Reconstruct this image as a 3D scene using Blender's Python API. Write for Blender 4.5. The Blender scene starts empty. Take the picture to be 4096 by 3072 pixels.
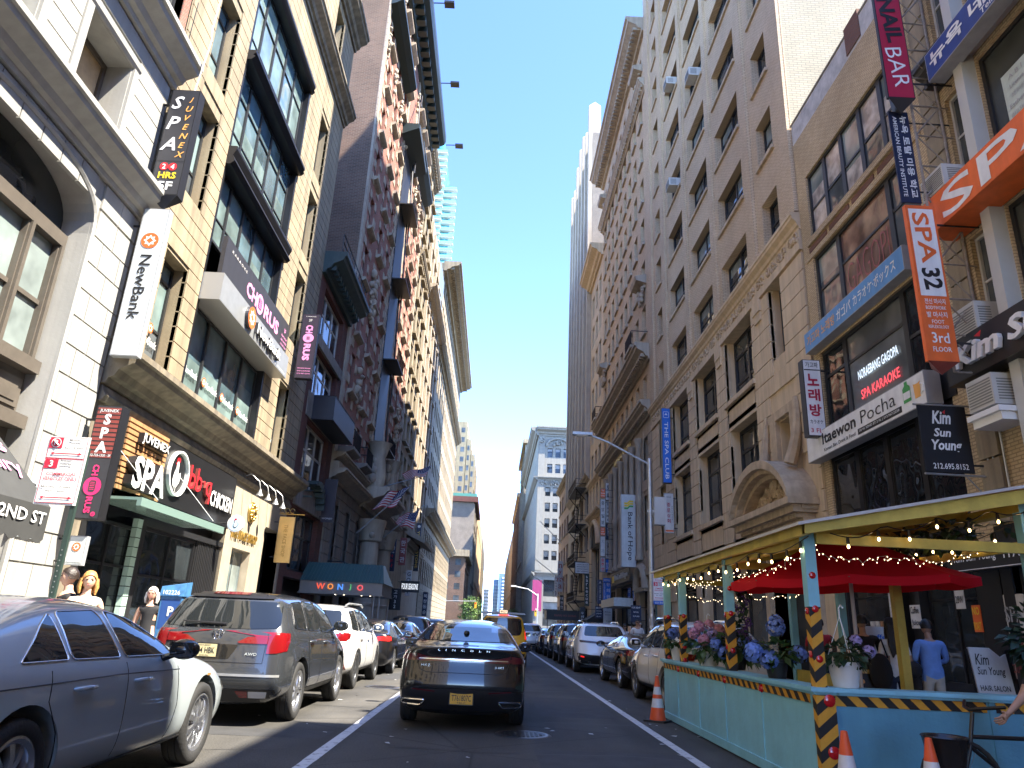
import bpy, bmesh, math, random
from mathutils import Vector, Matrix, Euler
from mathutils.bvhtree import BVHTree
RND = random.Random(11)
S = bpy.context.scene
COL = S.collection
rad = math.radians
XL, XR = -8.8, 9.5          # the two building lines of the street (x), street runs along +y
WL = {}                     # world position of every unrotated parent

# ------------------------------------------------------------------ materials
def _new(name):
    m = bpy.data.materials.new(name); m.use_nodes = True
    nt = m.node_tree; b = nt.nodes['Principled BSDF']
    return m, nt.nodes, nt.links, b
def _set(b, rough, metal=0, spec=.5, coat=0):
    b.inputs['Roughness'].default_value = rough; b.inputs['Metallic'].default_value = metal
    b.inputs['Specular IOR Level'].default_value = spec; b.inputs['Coat Weight'].default_value = coat
    b.inputs['Coat Roughness'].default_value = .03
def c4(c, k=1): return (min(1, c[0]*k), min(1, c[1]*k), min(1, c[2]*k), 1)
MC = {}
def mat(name, col, rough=.6, metal=0, var=0, scale=1.5, bump=0, bscale=30, spec=.5, coat=0, streak=0, emit=None):
    if name in MC: return MC[name]
    m, N, L, b = _new(name); _set(b, rough, metal, spec, coat)
    b.inputs['Base Color'].default_value = c4(col)
    tc = None
    if var or bump or streak:
        tc = N.new('ShaderNodeTexCoord')
    if var or streak:
        n = N.new('ShaderNodeTexNoise'); n.inputs['Scale'].default_value = scale; n.inputs['Detail'].default_value = 6; n.inputs['Roughness'].default_value = .65
        L.new(tc.outputs['Object'], n.inputs['Vector'])
        r = N.new('ShaderNodeValToRGB'); r.color_ramp.elements[0].position = .3; r.color_ramp.elements[1].position = .7
        r.color_ramp.elements[0].color = c4(col, 1-var); r.color_ramp.elements[1].color = c4(col, 1+var)
        L.new(n.outputs['Fac'], r.inputs['Fac']); out = r.outputs['Color']
        if streak:
            mp = N.new('ShaderNodeMapping'); mp.inputs['Scale'].default_value = (3.2, 3.2, .16)
            L.new(tc.outputs['Object'], mp.inputs['Vector'])
            n2 = N.new('ShaderNodeTexNoise'); n2.inputs['Scale'].default_value = 1.3; n2.inputs['Detail'].default_value = 5
            L.new(mp.outputs['Vector'], n2.inputs['Vector'])
            r2 = N.new('ShaderNodeValToRGB'); r2.color_ramp.elements[0].position = .38; r2.color_ramp.elements[1].position = .62
            r2.color_ramp.elements[0].color = (1-streak, 1-streak, 1-streak*.95, 1); r2.color_ramp.elements[1].color = (1, 1, 1, 1)
            L.new(n2.outputs['Fac'], r2.inputs['Fac'])
            mx = N.new('ShaderNodeMix'); mx.data_type = 'RGBA'; mx.blend_type = 'MULTIPLY'; mx.inputs['Factor'].default_value = 1
            L.new(out, mx.inputs['A']); L.new(r2.outputs['Color'], mx.inputs['B']); out = mx.outputs['Result']
        L.new(out, b.inputs['Base Color'])
    if bump:
        n = N.new('ShaderNodeTexNoise'); n.inputs['Scale'].default_value = bscale; n.inputs['Detail'].default_value = 4
        L.new(tc.outputs['Object'], n.inputs['Vector'])
        bp = N.new('ShaderNodeBump'); bp.inputs['Strength'].default_value = bump; bp.inputs['Distance'].default_value = .02
        L.new(n.outputs['Fac'], bp.inputs['Height']); L.new(bp.outputs['Normal'], b.inputs['Normal'])
    if emit:
        b.inputs['Emission Color'].default_value = c4(emit[0]); b.inputs['Emission Strength'].default_value = emit[1]
    MC[name] = m
    return m
def brick(name, c1, c2, mortar, bw=.21, bh=.07, ms=.012, rough=.85, bump=.5, patch=.12, stain=None):
    if name in MC: return MC[name]
    m, N, L, b = _new(name); _set(b, rough, 0, .3)
    tc = N.new('ShaderNodeTexCoord'); sp = N.new('ShaderNodeSeparateXYZ'); L.new(tc.outputs['Object'], sp.inputs[0])
    ad = N.new('ShaderNodeMath'); ad.operation = 'ADD'; L.new(sp.outputs['X'], ad.inputs[0]); L.new(sp.outputs['Y'], ad.inputs[1])
    cb = N.new('ShaderNodeCombineXYZ'); L.new(ad.outputs[0], cb.inputs['X']); L.new(sp.outputs['Z'], cb.inputs['Y'])
    t = N.new('ShaderNodeTexBrick'); t.inputs['Color1'].default_value = c4(c1); t.inputs['Color2'].default_value = c4(c2); t.inputs['Mortar'].default_value = c4(mortar)
    t.inputs['Scale'].default_value = 1; t.inputs['Mortar Size'].default_value = ms; t.inputs['Brick Width'].default_value = bw; t.inputs['Row Height'].default_value = bh; t.inputs['Bias'].default_value = -.2
    L.new(cb.outputs[0], t.inputs['Vector'])
    n = N.new('ShaderNodeTexNoise'); n.inputs['Scale'].default_value = .55; n.inputs['Detail'].default_value = 7
    L.new(tc.outputs['Object'], n.inputs['Vector'])
    r = N.new('ShaderNodeValToRGB'); r.color_ramp.elements[0].position = .32; r.color_ramp.elements[1].position = .68
    r.color_ramp.elements[0].color = (1-patch*2, 1-patch*2, 1-patch*2, 1); r.color_ramp.elements[1].color = (1, 1, 1, 1)
    L.new(n.outputs['Fac'], r.inputs['Fac'])
    mx = N.new('ShaderNodeMix'); mx.data_type = 'RGBA'; mx.blend_type = 'MULTIPLY'; mx.inputs['Factor'].default_value = 1
    L.new(t.outputs['Color'], mx.inputs['A']); L.new(r.outputs['Color'], mx.inputs['B'])
    L.new(mx.outputs['Result'], b.inputs['Base Color'])
    bp = N.new('ShaderNodeBump'); bp.inputs['Strength'].default_value = bump; bp.inputs['Distance'].default_value = .01; bp.invert = True
    L.new(t.outputs['Fac'], bp.inputs['Height']); L.new(bp.outputs['Normal'], b.inputs['Normal'])
    MC[name] = m
    return m
def glass(name, col, rough=.03, wave=.06, wscale=.9, var=.5, vscale=.5, spec=.6):
    if name in MC: return MC[name]
    m, N, L, b = _new(name); _set(b, rough, 0, spec)
    tc = N.new('ShaderNodeTexCoord')
    gi = N.new('ShaderNodeObjectInfo')
    va = N.new('ShaderNodeVectorMath'); va.operation = 'ADD'; L.new(tc.outputs['Object'], va.inputs[0]); L.new(gi.outputs['Location'], va.inputs[1])
    n = N.new('ShaderNodeTexNoise'); n.inputs['Scale'].default_value = vscale; n.inputs['Detail'].default_value = 3
    L.new(va.outputs[0], n.inputs['Vector'])
    r = N.new('ShaderNodeValToRGB'); r.color_ramp.elements[0].position = .35; r.color_ramp.elements[1].position = .65
    r.color_ramp.elements[0].color = c4(col, 1-var); r.color_ramp.elements[1].color = c4(col, 1+var)
    L.new(n.outputs['Fac'], r.inputs['Fac']); L.new(r.outputs['Color'], b.inputs['Base Color'])
    n2 = N.new('ShaderNodeTexNoise'); n2.inputs['Scale'].default_value = wscale; n2.inputs['Detail'].default_value = 1
    L.new(va.outputs[0], n2.inputs['Vector'])
    bp = N.new('ShaderNodeBump'); bp.inputs['Strength'].default_value = wave; bp.inputs['Distance'].default_value = .3
    L.new(n2.outputs['Fac'], bp.inputs['Height']); L.new(bp.outputs['Normal'], b.inputs['Normal'])
    MC[name] = m
    return m
def paint(name, col, rough=.28, metal=0.0, coat=1.0): 
    m = mat(name, col, rough, metal, spec=.5, coat=coat); return m
def stripes(name, c1, c2, period, ax=(1, 0, 1), rough=.6, wear=.25):
    if name in MC: return MC[name]
    m, N, L, b = _new(name); _set(b, rough)
    tc = N.new('ShaderNodeTexCoord'); d = N.new('ShaderNodeVectorMath'); d.operation = 'DOT_PRODUCT'
    L.new(tc.outputs['Object'], d.inputs[0]); d.inputs[1].default_value = [a/period for a in ax]
    fr = N.new('ShaderNodeMath'); fr.operation = 'FRACT'; L.new(d.outputs['Value'], fr.inputs[0])
    gt = N.new('ShaderNodeMath'); gt.operation = 'GREATER_THAN'; gt.inputs[1].default_value = .5; L.new(fr.outputs[0], gt.inputs[0])
    n = N.new('ShaderNodeTexNoise'); n.inputs['Scale'].default_value = 25; n.inputs['Detail'].default_value = 5; L.new(tc.outputs['Object'], n.inputs['Vector'])
    mx = N.new('ShaderNodeMix'); mx.data_type = 'RGBA'; mx.inputs['A'].default_value = c4(c1); mx.inputs['B'].default_value = c4(c2); L.new(gt.outputs[0], mx.inputs['Factor'])
    m2 = N.new('ShaderNodeMix'); m2.data_type = 'RGBA'; m2.blend_type = 'MULTIPLY'; m2.inputs['Factor'].default_value = wear; L.new(mx.outputs['Result'], m2.inputs['A']); L.new(n.outputs['Fac'], m2.inputs['B'])
    L.new(m2.outputs['Result'], b.inputs['Base Color'])
    MC[name] = m
    return m

BLK = mat('black_paint', (.012, .012, .013), .35)
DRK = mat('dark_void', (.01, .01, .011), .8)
WHT = mat('white_paint', (.78, .78, .76), .5)
CHR = mat('chrome', (.75, .76, .78), .12, 1)
STL = mat('galvanised_steel', (.42, .43, .43), .45, .7, var=.15, scale=6)
IRON = mat('black_iron', (.015, .015, .016), .5)
RUB = mat('tyre_rubber', (.018, .018, .018), .8, bump=.3, bscale=60)
ALU = mat('alloy_rim', (.55, .56, .58), .25, .9)
ALUD = mat('dark_alloy_rim', (.16, .165, .17), .3, .8)

# ------------------------------------------------------------------ mesh builder
class MB:
    def __init__(s): s.v = []; s.f = []; s.m = []
    def add(s, vs, fs, m=0):
        o = len(s.v); s.v += [tuple(p) for p in vs]
        for f in fs: s.f.append(tuple(i+o for i in f)); s.m.append(m)
    def quad(s, a, b, c, d, m=0): s.add([a, b, c, d], [(0, 1, 2, 3)], m)
    def box(s, x0, x1, y0, y1, z0, z1, m=0, M=None):
        if x0 > x1: x0, x1 = x1, x0
        if y0 > y1: y0, y1 = y1, y0
        vs = [(x, y, z) for z in (z0, z1) for y in (y0, y1) for x in (x0, x1)]
        if M is not None: vs = [M @ Vector(v) for v in vs]
        s.add(vs, [(0, 2, 3, 1), (4, 5, 7, 6), (0, 1, 5, 4), (2, 6, 7, 3), (0, 4, 6, 2), (1, 3, 7, 5)], m)
    def tube(s, pts, r, n=6, m=0, caps=True, closed=False):
        P = [Vector(p) for p in pts]; k = len(P); rs = r if isinstance(r, (list, tuple)) else [r]*k
        rings = []
        up = None
        for i in range(k):
            if closed: t = P[(i+1) % k]-P[i-1]
            else: t = P[min(i+1, k-1)]-P[max(i-1, 0)]
            if t.length < 1e-9: t = Vector((0, 0, 1))
            t.normalize()
            if up is None:
                up = Vector((0, 0, 1)) if abs(t.z) < .9 else Vector((0, 1, 0))
            a = t.cross(up)
            if a.length < 1e-6: a = t.orthogonal()
            a.normalize(); bb = t.cross(a).normalized(); up = -bb if False else a.cross(t).normalized()
            rings.append([P[i]+(a*math.cos(2*math.pi*j/n)+bb*math.sin(2*math.pi*j/n))*rs[i] for j in range(n)])
        vs = [p for q in rings for p in q]; fs = []
        for i in range(k if closed else k-1):
            i2 = (i+1) % k
            for j in range(n): fs.append((i*n+j, i*n+(j+1) % n, i2*n+(j+1) % n, i2*n+j))
        if caps and not closed: fs += [tuple(range(n))[::-1], tuple((k-1)*n+j for j in range(n))]
        s.add(vs, fs, m)
    def lathe(s, prof, c=(0, 0, 0), n=20, m=0, ax='z', M=None, a0=0, a1=2*math.pi):
        full = abs(a1-a0-2*math.pi) < 1e-6; k = n if full else n+1
        vs = []
        for (r, h) in prof:
            for j in range(k):
                a = a0+(a1-a0)*j/n; x, y = r*math.cos(a), r*math.sin(a)
                p = (x, y, h) if ax == 'z' else ((h, x, y) if ax == 'x' else (x, h, y))
                p = Vector(p)
                if M is not None: p = M @ p
                vs.append(p+Vector(c))
        fs = []
        for i in range(len(prof)-1):
            for j in range(n if full else k-1):
                j2 = (j+1) % k; fs.append((i*k+j, i*k+j2, (i+1)*k+j2, (i+1)*k+j))
        s.add(vs, fs, m)
    def prism(s, poly, h, m=0, M=None, mtop=None):
        """poly in local xz (counter clockwise seen from -y), extruded from y=0 to y=h"""
        n = len(poly); a = [Vector((p[0], 0, p[1])) for p in poly]; b = [Vector((p[0], h, p[1])) for p in poly]
        vs = a+b
        if M is not None: vs = [M @ v for v in vs]
        s.add(vs, [tuple(range(n))], m if mtop is None else mtop)
        s.add(vs, [tuple(range(2*n-1, n-1, -1))]+[(i, (i+1) % n, n+(i+1) % n, n+i)[::-1] for i in range(n)], m)
    def sphere(s, c, r, n=8, k=6, m=0, sc=(1, 1, 1)):
        prof = [(r*math.sin(math.pi*i/k), -r*math.cos(math.pi*i/k)) for i in range(k+1)]
        M = Matrix.Diagonal((sc[0], sc[1], sc[2]))
        s.lathe([(max(a, 1e-4), b) for a, b in prof], c, n, m, M=M)
    def mesh(s, name, mats, smooth=None, recalc=True):
        me = bpy.data.meshes.new(name); me.from_pydata(s.v, [], s.f)
        for q in mats: me.materials.append(q)
        me.polygons.foreach_set('material_index', s.m)
        if recalc:
            b = bmesh.new(); b.from_mesh(me); bmesh.ops.recalc_face_normals(b, faces=b.faces); b.to_mesh(me); b.free()
        if smooth is not None:
            me.polygons.foreach_set('use_smooth', [True]*len(me.polygons))
            if smooth < 180: me.set_sharp_from_angle(angle=rad(smooth))
        me.update()
        return me
    def build(s, name, mats, parent=None, smooth=None, local=False, recalc=True, loc=None, rot=None):
        if not isinstance(mats, (list, tuple)): mats = [mats]
        return obj(name, s.mesh(name, mats, smooth, recalc), parent, local, loc, rot)
def obj(name, me, parent=None, local=False, loc=None, rot=None):
    o = bpy.data.objects.new(name, me); COL.objects.link(o)
    if loc is not None: o.location = loc
    if rot is not None: o.rotation_euler = rot
    if parent is not None:
        o.parent = parent
        if not local:
            o.location = Vector(o.location)-WL[parent]; WL[o] = Vector(loc) if loc is not None else Vector((0, 0, 0))
    else: WL[o] = Vector(o.location)
    return o
def tag(o, label, cat, group=None, kind=None):
    if label: o['label'] = label
    if cat: o['category'] = cat
    if group: o['group'] = group
    if kind: o['kind'] = kind
    return o
def thing(name, label, cat, loc=(0, 0, 0), rot=(0, 0, 0), group=None):
    o = bpy.data.objects.new(name, None); COL.objects.link(o); o.location = loc; o.rotation_euler = rot; o.empty_display_size = .3
    WL[o] = Vector(loc)
    return tag(o, label, cat, group)
def dup(o, parent=None):
    c = o.copy(); COL.objects.link(c)
    if parent is not None: c.parent = parent
    for ch in o.children: dup(ch, c)
    return c

def ev(o):
    ts = bpy.data.scenes.new('workbench'); cols = [o]+[m.object for m in o.modifiers if m.type == 'BOOLEAN']
    for q in cols: ts.collection.objects.link(q)
    ts.view_layers[0].update(); dg = ts.view_layers[0].depsgraph; me = bpy.data.meshes.new_from_object(o.evaluated_get(dg)); bpy.data.scenes.remove(ts); return me
# ------------------------------------------------------------------ text as mesh
TC = {}
def text_geo(s, bold=0, shear=0, space=1.0):
    k = (s, bold, shear, space)
    if k in TC: return TC[k]
    cu = bpy.data.curves.new('lettering', 'FONT'); cu.body = s; cu.size = 1; cu.offset = bold; cu.shear = shear; cu.space_character = space; cu.resolution_u = 2; cu.fill_mode = 'FRONT'; cu.align_x = 'CENTER'
    o = bpy.data.objects.new('lettering', cu); me = ev(o)
    vs = [(v.co.x, v.co.y) for v in me.vertices]; fs = [tuple(p.vertices) for p in me.polygons]
    bpy.data.objects.remove(o); bpy.data.curves.remove(cu); bpy.data.meshes.remove(me)
    if not vs: vs, fs = [(0, 0), (1, 0), (0, 1)], [(0, 1, 2)]
    x0 = min(v[0] for v in vs); x1 = max(v[0] for v in vs); y0 = min(v[1] for v in vs); y1 = max(v[1] for v in vs)
    g = ([((x-(x0+x1)/2)/(x1-x0 or 1), (y-(y0+y1)/2)/(y1-y0 or 1)) for x, y in vs], fs, (x1-x0)/(y1-y0 or 1))
    TC[k] = g
    return g
def put_text(mb, s, cx, cz, w=None, h=None, m=0, rot=0, y=-.012, ext=0, bold=.012, shear=0, space=1.0, mside=None):
    """text in a sign's local frame (x right, z up, facing -y), centred at cx,cz; w x h is the block before rotation"""
    vs, fs, asp = text_geo(s, bold, shear, space)
    if h is None: h = w/asp
    elif w is None: w = h*asp
    a = rad(rot); ca, sa = math.cos(a), math.sin(a)
    P = [(cx+x*w*ca-z*h*sa, cz+x*w*sa+z*h*ca) for x, z in vs]
    mb.add([(x, y, z) for x, z in P], fs, m)
    if ext:
        # side walls of channel letters
        ed = {}
        for f in fs:
            for i in range(len(f)):
                e = (f[i], f[(i+1) % len(f)])
                if (e[1], e[0]) in ed: del ed[(e[1], e[0])]
                else: ed[e] = 1
        n = len(P)
        mb.add([(x, y, z) for x, z in P]+[(x, y+ext, z) for x, z in P], [(a_, b_, b_+n, a_+n) for a_, b_ in ed], m if mside is None else mside)
def stack_text(mb, s, cx, ztop, dz, h, m=0, w=None, **k):
    for i, c in enumerate(s):
        if c != ' ': put_text(mb, c, cx, ztop-dz*(i+.5), w=w, h=h, m=m, **k)
def disc(mb, cx, cz, rx, rz, m=0, y=-.012, n=28):
    mb.add([(cx+rx*math.cos(2*math.pi*i/n), y, cz+rz*math.sin(2*math.pi*i/n)) for i in range(n)], [tuple(range(n))], m)
def rect(mb, x0, x1, z0, z1, m=0, y=-.006):
    mb.add([(x0, y, z0), (x1, y, z0), (x1, y, z1), (x0, y, z1)], [(0, 1, 2, 3)], m)
def poly(mb, pts, m=0, y=-.012): mb.add([(p[0], y, p[1]) for p in pts], [tuple(range(len(pts)))], m)

ROT = {'L': rad(90), 'R': rad(-90), 'F': 0}
def fpos(side, u, z, d, yp=0):
    return (XL+d, u, z) if side == 'L' else ((XR-d, u, z) if side == 'R' else (u, yp-d, z))
# ------------------------------------------------------------------ facades
def blocks(u0, u1, holes):
    """free intervals of u0..u1 outside the given (a,b) intervals"""
    out = [(u0, u1)]
    for a, b in holes:
        nx = []
        for p, q in out:
            if b <= p or a >= q: nx.append((p, q)); continue
            if a-p > .05: nx.append((p, a))
            if q-b > .05: nx.append((b, q))
        out = nx
    return out
class Fac:
    def __init__(s, side, yp=0): s.side = side; s.yp = yp
    def p(s, u, z, d): return fpos(s.side, u, z, d, s.yp)
    def box(s, mb, u0, u1, z0, z1, d0, d1, m=0):
        a = s.p(u0, z0, d0); b = s.p(u1, z1, d1); mb.box(a[0], b[0], a[1], b[1], z0, z1, m)
    def wall(s, mb, u0, u1, z0, z1, holes=(), d=0, depth=.3, m=0, mr=None):
        us = sorted({u0, u1} | {max(u0, min(u1, h[i])) for h in holes for i in (0, 1)}); zs = sorted({z0, z1} | {max(z0, min(z1, h[i])) for h in holes for i in (2, 3)})
        for j in range(len(zs)-1):
            zc = (zs[j]+zs[j+1])/2; run = None
            for i in range(len(us)-1):
                uc = (us[i]+us[i+1])/2
                solid = not any(h[0] < uc < h[1] and h[2] < zc < h[3] for h in holes)
                if solid: run = us[i] if run is None else run
                if run is not None and (not solid or i == len(us)-2):
                    e = us[i+1] if solid else us[i]
                    mb.quad(s.p(run, zs[j], d), s.p(e, zs[j], d), s.p(e, zs[j+1], d), s.p(run, zs[j+1], d), m); run = None
        mr = m if mr is None else mr
        for h in holes:
            a, b, c, e = h[:4]; dp = d-(h[4] if len(h) > 4 else depth)
            mb.quad(s.p(a, c, d), s.p(a, e, d), s.p(a, e, dp), s.p(a, c, dp), mr); mb.quad(s.p(b, c, d), s.p(b, e, d), s.p(b, e, dp), s.p(b, c, dp), mr)
            mb.quad(s.p(a, e, d), s.p(b, e, d), s.p(b, e, dp), s.p(a, e, dp), mr); mb.quad(s.p(a, c, d), s.p(b, c, d), s.p(b, c, dp), s.p(a, c, dp), mr)
    def rust(s, mb, u0, u1, z0, z1, row, holes=(), proud=.04, gap=.03, m=0, colw=None, d=0):
        n = max(1, round((z1-z0)/row)); rh = (z1-z0)/n
        for i in range(n):
            a, b = z0+i*rh+gap/2, z0+(i+1)*rh-gap/2
            for p, q in blocks(u0, u1, [(h[0], h[1]) for h in holes if h[2] < b-.02 and h[3] > a+.02]):
                if colw and q-p > colw*1.3:
                    k = max(1, round((q-p)/colw)); w = (q-p)/k; off = (w/2 if i % 2 else 0)
                    cuts = [p]+[c for c in (p+off+w*j for j in range(k+1)) if p+.12 < c < q-.12]+[q]
                    for j in range(len(cuts)-1): s.box(mb, cuts[j]+(gap*.35 if j else 0), cuts[j+1]-(gap*.35 if j < len(cuts)-2 else 0), a, b, d-.1, d+proud, m)
                else: s.box(mb, p, q, a, b, d-.1, d+proud, m)
    def mould(s, mb, u0, u1, prof, m=0, d=0):
        """prof: list of (projection, z); extruded from u0 to u1"""
        n = len(prof); vs = [s.p(u, z, d+q) for u in (u0, u1) for q, z in prof]
        mb.add(vs, [(i, (i+1) % n, n+(i+1) % n, n+i) for i in range(n)]+[tuple(range(n)), tuple(range(2*n-1, n-1, -1))], m)
    def cornice(s, mb, u0, u1, z0, h, proj, m=0, d=0):
        s.mould(mb, u0, u1, [(-.05, z0), (proj*.16, z0), (proj*.2, z0+h*.16), (proj*.36, z0+h*.22), (proj*.46, z0+h*.42), (proj*.86, z0+h*.62), (proj*.9, z0+h*.78), (proj, z0+h*.82), (proj, z0+h), (-.05, z0+h)], m, d)
    def dentils(s, mb, u0, u1, z, h, proj, step, m=0, d=0, fill=.55):
        n = int((u1-u0)/step)
        for i in range(n):
            a = u0+(u1-u0)*(i+.5*(1-fill))/n; s.box(mb, a, a+step*fill, z, z+h, d-.02, d+proj, m)
    def ornament(s, mb, u, z, w, h, k=14, m=0, d=0, r=.12, seed=0):
        """carved relief: scrolls and bosses clustered about an axis"""
        q = random.Random(seed*77+int(u*10)+int(z*10))
        for i in range(k):
            a = q.uniform(-.5, .5)*w; b = q.uniform(0, 1)*h; rr = r*q.uniform(.5, 1.1)
            c = s.p(u+a, z+b, d+rr*.35)
            mb.sphere(c, rr, 7, 5, m, sc=(1, 1, q.uniform(.7, 1.6)))
        for sg in (-1, 1):
            P = []
            for i in range(15):
                t = i/14; an = t*5.2; r_ = w*.34*(1-t*.75); P.append(s.p(u+sg*(w*.22+r_*math.cos(an)*.6), z+h*.45+r_*math.sin(an), d+.05))
            mb.tube(P, r*.35, 5, m)
GL = glass('window_glass_dark', (.022, .027, .03), .03)
GL2 = glass('window_glass_grey', (.07, .08, .085), .05)
BLIND = glass('window_blind_behind_glass', (.3, .29, .26), .12, var=.15, vscale=.8)
CURT = glass('window_curtain_behind_glass', (.2, .24, .23), .08, var=.3, vscale=1.2)
FRM = mat('dark_window_frame', (.02, .021, .022), .45)
FRB = mat('brown_window_frame', (.085, .07, .055), .55, var=.2, scale=4)
FRW = mat('pale_window_frame', (.5, .49, .45), .5)
WM = {}
def win_mesh(w, h, nx, rails, fm, gm, t, var):
    k = (round(w, 2), round(h, 2), nx, tuple(rails), fm.name, tuple(g.name for g in gm), t, var)
    if k in WM: return WM[k]
    q = random.Random(str(k)); mb = MB(); x0, x1 = -w/2, w/2
    for a, b in ((x0, x0+t), (x1-t, x1)): mb.box(a, b, -.05, .04, 0, h)
    mb.box(x0+t, x1-t, -.05, .04, 0, t*1.2); mb.box(x0+t, x1-t, -.05, .04, h-t, h)
    for i in range(1, nx): x = x0+w*i/nx; mb.box(x-t*.55, x+t*.55, -.045, .035, t*1.2, h-t)
    zs = [t*.6]+[h*r for r in rails]+[h-t*.5]
    for r in rails:
        z = h*r
        for i in range(nx): mb.box(x0+w*i/nx+t*.5, x0+w*(i+1)/nx-t*.5, -.03, .03, z-t*.4, z+t*.4)
    for i in range(nx):
        a, b = x0+w*i/nx+t*.5, x0+w*(i+1)/nx-t*.5
        sp = q.choice([0, 0, .3, .5, .62]) if len(gm) > 1 else 0
        zb = h*(1-sp)
        for j in range(len(zs)-1):
            c, e = zs[j], zs[j+1]; y = .012 if j % 2 else .0
            g = q.choice([1, 1, 1, 1, min(2, len(gm))])
            if zb <= c: mb.quad((a, y, c), (b, y, c), (b, y, e), (a, y, e), len(gm))
            elif zb >= e: mb.quad((a, y, c), (b, y, c), (b, y, e), (a, y, e), g)
            else:
                mb.quad((a, y, c), (b, y, c), (b, y, zb), (a, y, zb), g); mb.quad((a, y, zb), (b, y, zb), (b, y, e), (a, y, e), len(gm))
    WM[k] = mb.mesh('window', [fm]+list(gm), None, False)
    return WM[k]
class Bld:
    """one building: an empty that parents wall, roof, windows, cornices"""
    def __init__(s, name, label, side, u0, u1, h, wm, depth=18, yp=0, cat='building', sidem=None, roof=None, group=None):
        s.f = Fac(side, yp); s.u0, s.u1, s.h = u0, u1, h; s.root = thing(name, label, cat, s.f.p((u0+u1)/2, 0, -depth/2), group=group)
        s.n = 0; s.bulk = None; s.side = side; s.depth = depth
        mb = MB(); f = s.f
        f.box(mb, u0+.015, u0+.3, 0, h-.02, -depth, -.03, 0); f.box(mb, u1-.3, u1-.015, 0, h-.02, -depth, -.03, 0)
        f.box(mb, u0+.3, u1-.3, 0, h-.02, -depth, -depth+.3, 0)
        if sidem: mb.build('side_wall', sidem, s.root)
        else: mb.build('side_wall', wm, s.root)
        mb = MB(); f.box(mb, u0+.3, u1-.3, h-.35, h-.05, -depth+.3, -.03); f.box(mb, u0+.3, u1-.3, 0, h-.4, -1.6, -1.3, 0)
        mb.build('roof', roof or mat('tar_roof', (.05, .05, .05), .9), s.root)
    def win(s, u0, u1, z0, z1, nx=1, rails=(.5,), depth=.28, fm=None, gm=None, t=.07, name='window', nv=4):
        fm = fm or FRM; gm = gm or [GL, GL2, BLIND]
        me = win_mesh(u1-u0, z1-z0, nx, rails, fm, gm, t, RND.randrange(nv) if nv > 1 else 0)
        P = s.f.p((u0+u1)/2, z0, -depth)
        if s.n < 100:
            s.n += 1
            return obj(name, me, s.root, loc=P, rot=(0, 0, ROT[s.side]))
        if s.bulk is None: s.bulk = MB(); s.bmats = []
        M = Matrix.Translation(P) @ Matrix.Rotation(ROT[s.side], 4, 'Z')
        idx = []
        for q in me.materials:
            if q not in s.bmats: s.bmats.append(q)
            idx.append(s.bmats.index(q))
        o = len(s.bulk.v); s.bulk.v += [tuple(M @ v.co) for v in me.vertices]
        for pgn in me.polygons: s.bulk.f.append(tuple(i+o for i in pgn.vertices)); s.bulk.m.append(idx[pgn.material_index])
    def done(s):
        if s.bulk: tag(s.bulk.build('windows', s.bmats, s.root, recalc=False), None, None, kind='stuff')
# ------------------------------------------------------------------ stone, brick
WSTONE = mat('white_painted_stone', (.33, .325, .3), .6, var=.06, scale=1.2, bump=.12, bscale=18, streak=.12)
LIME = mat('weathered_limestone', (.31, .25, .16), .8, var=.16, scale=.9, bump=.25, bscale=22, streak=.3)
LIMED = mat('dark_limestone', (.22, .185, .13), .85, var=.2, scale=1.1, bump=.3, bscale=20, streak=.35)
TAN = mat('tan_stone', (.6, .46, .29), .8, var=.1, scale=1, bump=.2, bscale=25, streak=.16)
TAND = mat('carved_tan_stone', (.5, .385, .25), .85, var=.18, scale=3, bump=.3, bscale=20, streak=.2)
CREAM = mat('cream_terracotta', (.4, .33, .24), .75, var=.12, scale=1.2, bump=.2, bscale=22, streak=.2)
GREYST = mat('soot_grey_stone', (.24, .21, .17), .85, var=.2, scale=1.2, bump=.3, bscale=20, streak=.2)
REDB = brick('red_brick', (.36, .13, .085), (.3, .1, .07), (.28, .2, .16))
DREDB = brick('dark_red_brick', (.17, .06, .045), (.13, .045, .035), (.1, .07, .06))
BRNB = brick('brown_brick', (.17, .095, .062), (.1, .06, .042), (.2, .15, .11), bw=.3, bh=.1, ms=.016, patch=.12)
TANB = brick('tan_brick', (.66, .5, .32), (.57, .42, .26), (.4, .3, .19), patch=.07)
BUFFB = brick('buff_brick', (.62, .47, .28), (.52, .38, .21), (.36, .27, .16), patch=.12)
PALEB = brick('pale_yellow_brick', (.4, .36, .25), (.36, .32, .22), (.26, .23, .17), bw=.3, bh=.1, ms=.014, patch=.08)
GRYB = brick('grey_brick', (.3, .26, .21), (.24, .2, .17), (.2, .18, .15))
VERD = mat('dark_green_copper', (.03, .05, .045), .5, var=.3, scale=3)
BRNW = mat('brown_painted_wood', (.1, .085, .068), .5, var=.15, scale=3)

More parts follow.
